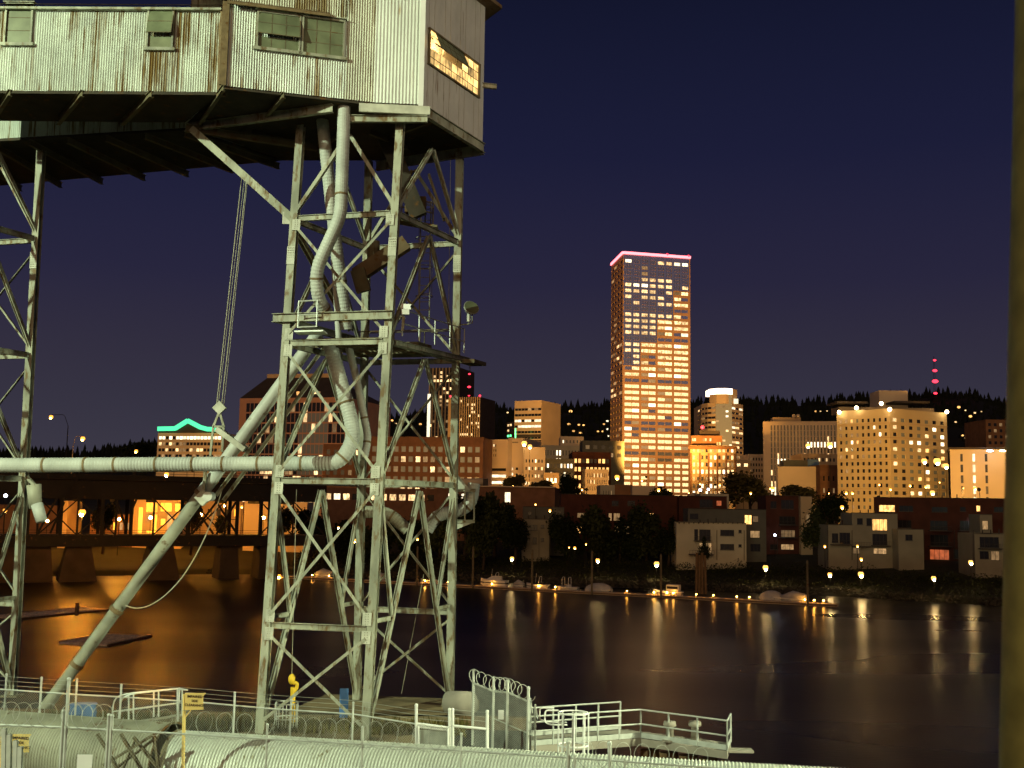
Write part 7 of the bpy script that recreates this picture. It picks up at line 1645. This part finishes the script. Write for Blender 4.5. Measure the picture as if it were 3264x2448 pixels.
for a in (('added light mast on the roofs before the tallest tower', 2060, 1520, 478, 2090, 1060, 680, 1900000, 62, (1, .44, .08)), ('added light mast before the apartment tower', 2800, 1585, 335, 2840, 1440, 420, 260000, 110, (1, .50, .09)),
          ('added light mast before the ribbed hotel', 2520, 1545, 500, 2550, 1440, 595, 360000, 110, (1, .46, .09)), ('added light mast before the cream city blocks', 1660, 1565, 352, 1640, 1470, 438, 150000, 115),
          ('added light mast before the sloped-roof glass block', 900, 1540, 415, 930, 1380, 512, 60000, 100), ('added light mast before the long brick block', 1350, 1560, 352, 1350, 1480, 421, 80000, 115),
          ('added light mast before the curved-front tower', 2310, 1440, 770, 2300, 1380, 890, 420000, 100), ('added light mast before the old office block', 2280, 1545, 488, 2275, 1480, 562, 42000, 115),
          ('added light mast before the beige right-hand block', 3120, 1560, 330, 3120, 1500, 392, 32000, 115), ('added light mast before the green neon hotel', 600, 1450, 540, 600, 1400, 605, 60000, 110),
          ('added light mast before the brick office', 1870, 1560, 385, 1880, 1500, 450, 45000, 115), ('added light mast before the striped tower', 1680, 1420, 700, 1680, 1340, 795, 150000, 100), ('added light mast before the ribbed towers', 1440, 1400, 900, 1440, 1300, 1000, 160000, 100)):
    add_facade_fill(*a)
QL = 'added sodium lamps brightening the quay behind the bridge'
for x, y, Y, lab in ((380, 1655, 285, 'added quay lamp behind the bridge left of the lit hall'), (640, 1640, 290, 'added quay lamp behind the lattice columns'), (840, 1650, 288, 'added quay lamp before the smooth orange wall'), (150, 1660, 280, 'added quay lamp at the far left under the bridge'), (480, 1650, 288, 'added quay lamp before the lit hall')):
    lamp('quay_fill_lamp', lab, x, y, Y, r=.34, m='quay_fill', group=QL)  # added lamps that make the walls behind the bridge glow orange

for k in range(22):                                            # lattice web of the near truss between the decks
    a = pA.lerp(pB, k / 22); c = pA.lerp(pB, (k + 1) / 22)
    for (p, q) in (((a, zl1), (c, zu0)), ((c, zl1), (a, zu0))):
        if k % 3 == 1: continue
        mb = MB(); mb.bar(V((p[0].x, p[0].y, p[1])) + bn * .3, V((q[0].x, q[0].y, q[1])) + bn * .3, .28, .28); mb.build('lattice_brace', 'bridge', br_)
    mb = MB(); mb.bar(V((a.x, a.y, zl1)) + bn * .3, V((a.x, a.y, zu0)) + bn * .3, .4, .4); mb.build('web_post', 'bridge', br_)
    mb = MB(); mb.bar(V((a.x, a.y, zu0 - .3)) + bn * 1.0, V((a.x, a.y, zu0 - .3)) + bn * 13, .35, .7); mb.build('floor_beam', 'bridge', br_)
for z in (1.1, 2.2): mb = MB(); mb.bar(pA + V((0, 0, zl1 + z * .5)) - bn * .1, pB + V((0, 0, zl1 + z * .5)) - bn * .1, .08, .08); mb.build('walkway_rail', 'bridge', br_)
for i, (x, yt, yb, hw, v) in enumerate(((330, 1600, 1705, 34, 2), (610, 1590, 1700, 30, 0), (900, 1610, 1720, 40, 1), (990, 1620, 1760, 50, 2), (700, 1640, 1712, 26, 2))):
    tree(('dark tree under the bridge left of the lit hall', 'dark tree right of the lit hall behind the lattice', 'dark tree left of the tower column by the orange wall', 'dark bush-like tree behind the left tower column', 'low tree behind the right lattice columns')[i], x, yt, yb, hw, 281 + 2 * i, v, zbase=4)
def balcony(t_, x0, x1, y, Y, dep=1.5):
    p, q = PY(x0, y, Y), PY(x1, y, Y); mb = MB(); mb.box((p + q) / 2 + V((0, -dep / 2, 0)), (q.x - p.x, dep, .18)); mb.build('balcony_slab', 'slate', t_)
    n = max(3, int((q.x - p.x) / .35))
    mb = MB()
    for k in range(n + 1): r = p.lerp(q, k / n); mb.box(r + V((0, -dep + .05, .55)), (.04, .04, 1.0))
    mb.box((p + q) / 2 + V((0, -dep + .05, 1.06)), (q.x - p.x, .07, .06)); mb.build('balcony_railing', 'slate', t_)
OB = {o['label']: o for o in bpy.data.objects if o.parent is None and 'label' in o}
for lab, bl, pipes in (('dim white house with a large blazing orange window', ((2776, 2834, 1740), (2715, 2770, 1742)), (2853, 2716)), ('low dim white house with a dark balcony at right', ((2646, 2711, 1736),), (2639,)), ('white house with a deep dark balcony at the right edge', ((3118, 3192, 1749),), (3102,)), ('long maroon brick terrace with scattered lit rooms at the right edge', ((2958, 3030, 1742), (3050, 3100, 1692), (2958, 3028, 1692)), (2945, 3042)), ('narrow dim white house half hidden by bank trees', (), (1718,)), ('brightest white house with two window bands near the river lamps', (), (2285, 2372)), ('maroon brick house with a blue-white lamp right of the brightest white house', ((2482, 2540, 1674), (2482, 2540, 1714)), (2478,))):
    t_ = OB[lab]; Y = t_.location.y - 4.6
    if 'maroon' in lab: Y = t_.location.y - 5.2
    for b_ in bl: balcony(t_, b_[0], b_[1], b_[2], Y)
    for x in pipes:
        p, q = PY(x, 1785, Y), PY(x, 1690, Y); mb = MB(); mb.bar(p, q, .12, .12); mb.build('downpipe', 'slate', t_)
    for k in range(3):
        top = max((V(c) for ch in t_.children if ch.name.startswith('coping') for c in ch.bound_box), key=lambda c: c.z).z
        mb = MB(); c = V((t_.location.x - 2 + 2.1 * k, t_.location.y + .5 * k, t_.location.z + top)); mb.tube([c - V((0, 0, .4)), c + V((0, 0, .55 + .2 * k))], .14, 8); mb.build('roof_vent', 'slate', t_)
SH = MB()
for _ in range(13000):
    x = rg.uniform(-58, 132); s_ = rg.uniform(19, 29); y = ysh(x) + s_; k = .5 + .5 * math.sin(x * .7) * math.sin(x * .23 + 1)
    if k < .25: continue
    z = zbank(s_); h = rg.random() ** 1.2 * 2.6 * k; p = V((x, y, z + h)); sz = rg.uniform(.12, .3)
    a = V((rg.gauss(0, 1), rg.gauss(0, 1), rg.gauss(0, .6))).normalized(); b_ = a.cross(V((rg.gauss(0, 1), rg.gauss(0, 1), rg.gauss(0, 1)))).normalized()
    SH.add([p - a * sz, p - b_ * sz * .6, p + a * sz, p + b_ * sz * .6], [(0, 1, 2, 3)])
tag(SH.build('garden_hedge', 'shrub', kind='stuff'), 'ragged dark hedges in front of the terrace houses', 'hedge')

rs_ = random.Random(17)
for k in range(30):
    x = 1545 + k * 54 + rs_.uniform(-18, 18); y = rs_.uniform(1530, 1572); Y = rs_.choice((330, 348, 372, 395))
    if x > 2760 and y > 1560: y -= 20
    lamp('street_lamp', 'small orange street lamp glowing among the low city blocks', x, y, Y, r=rs_.uniform(.22, .42), m='sodium_soft', zb=9, group='orange street lamps among the low city blocks')
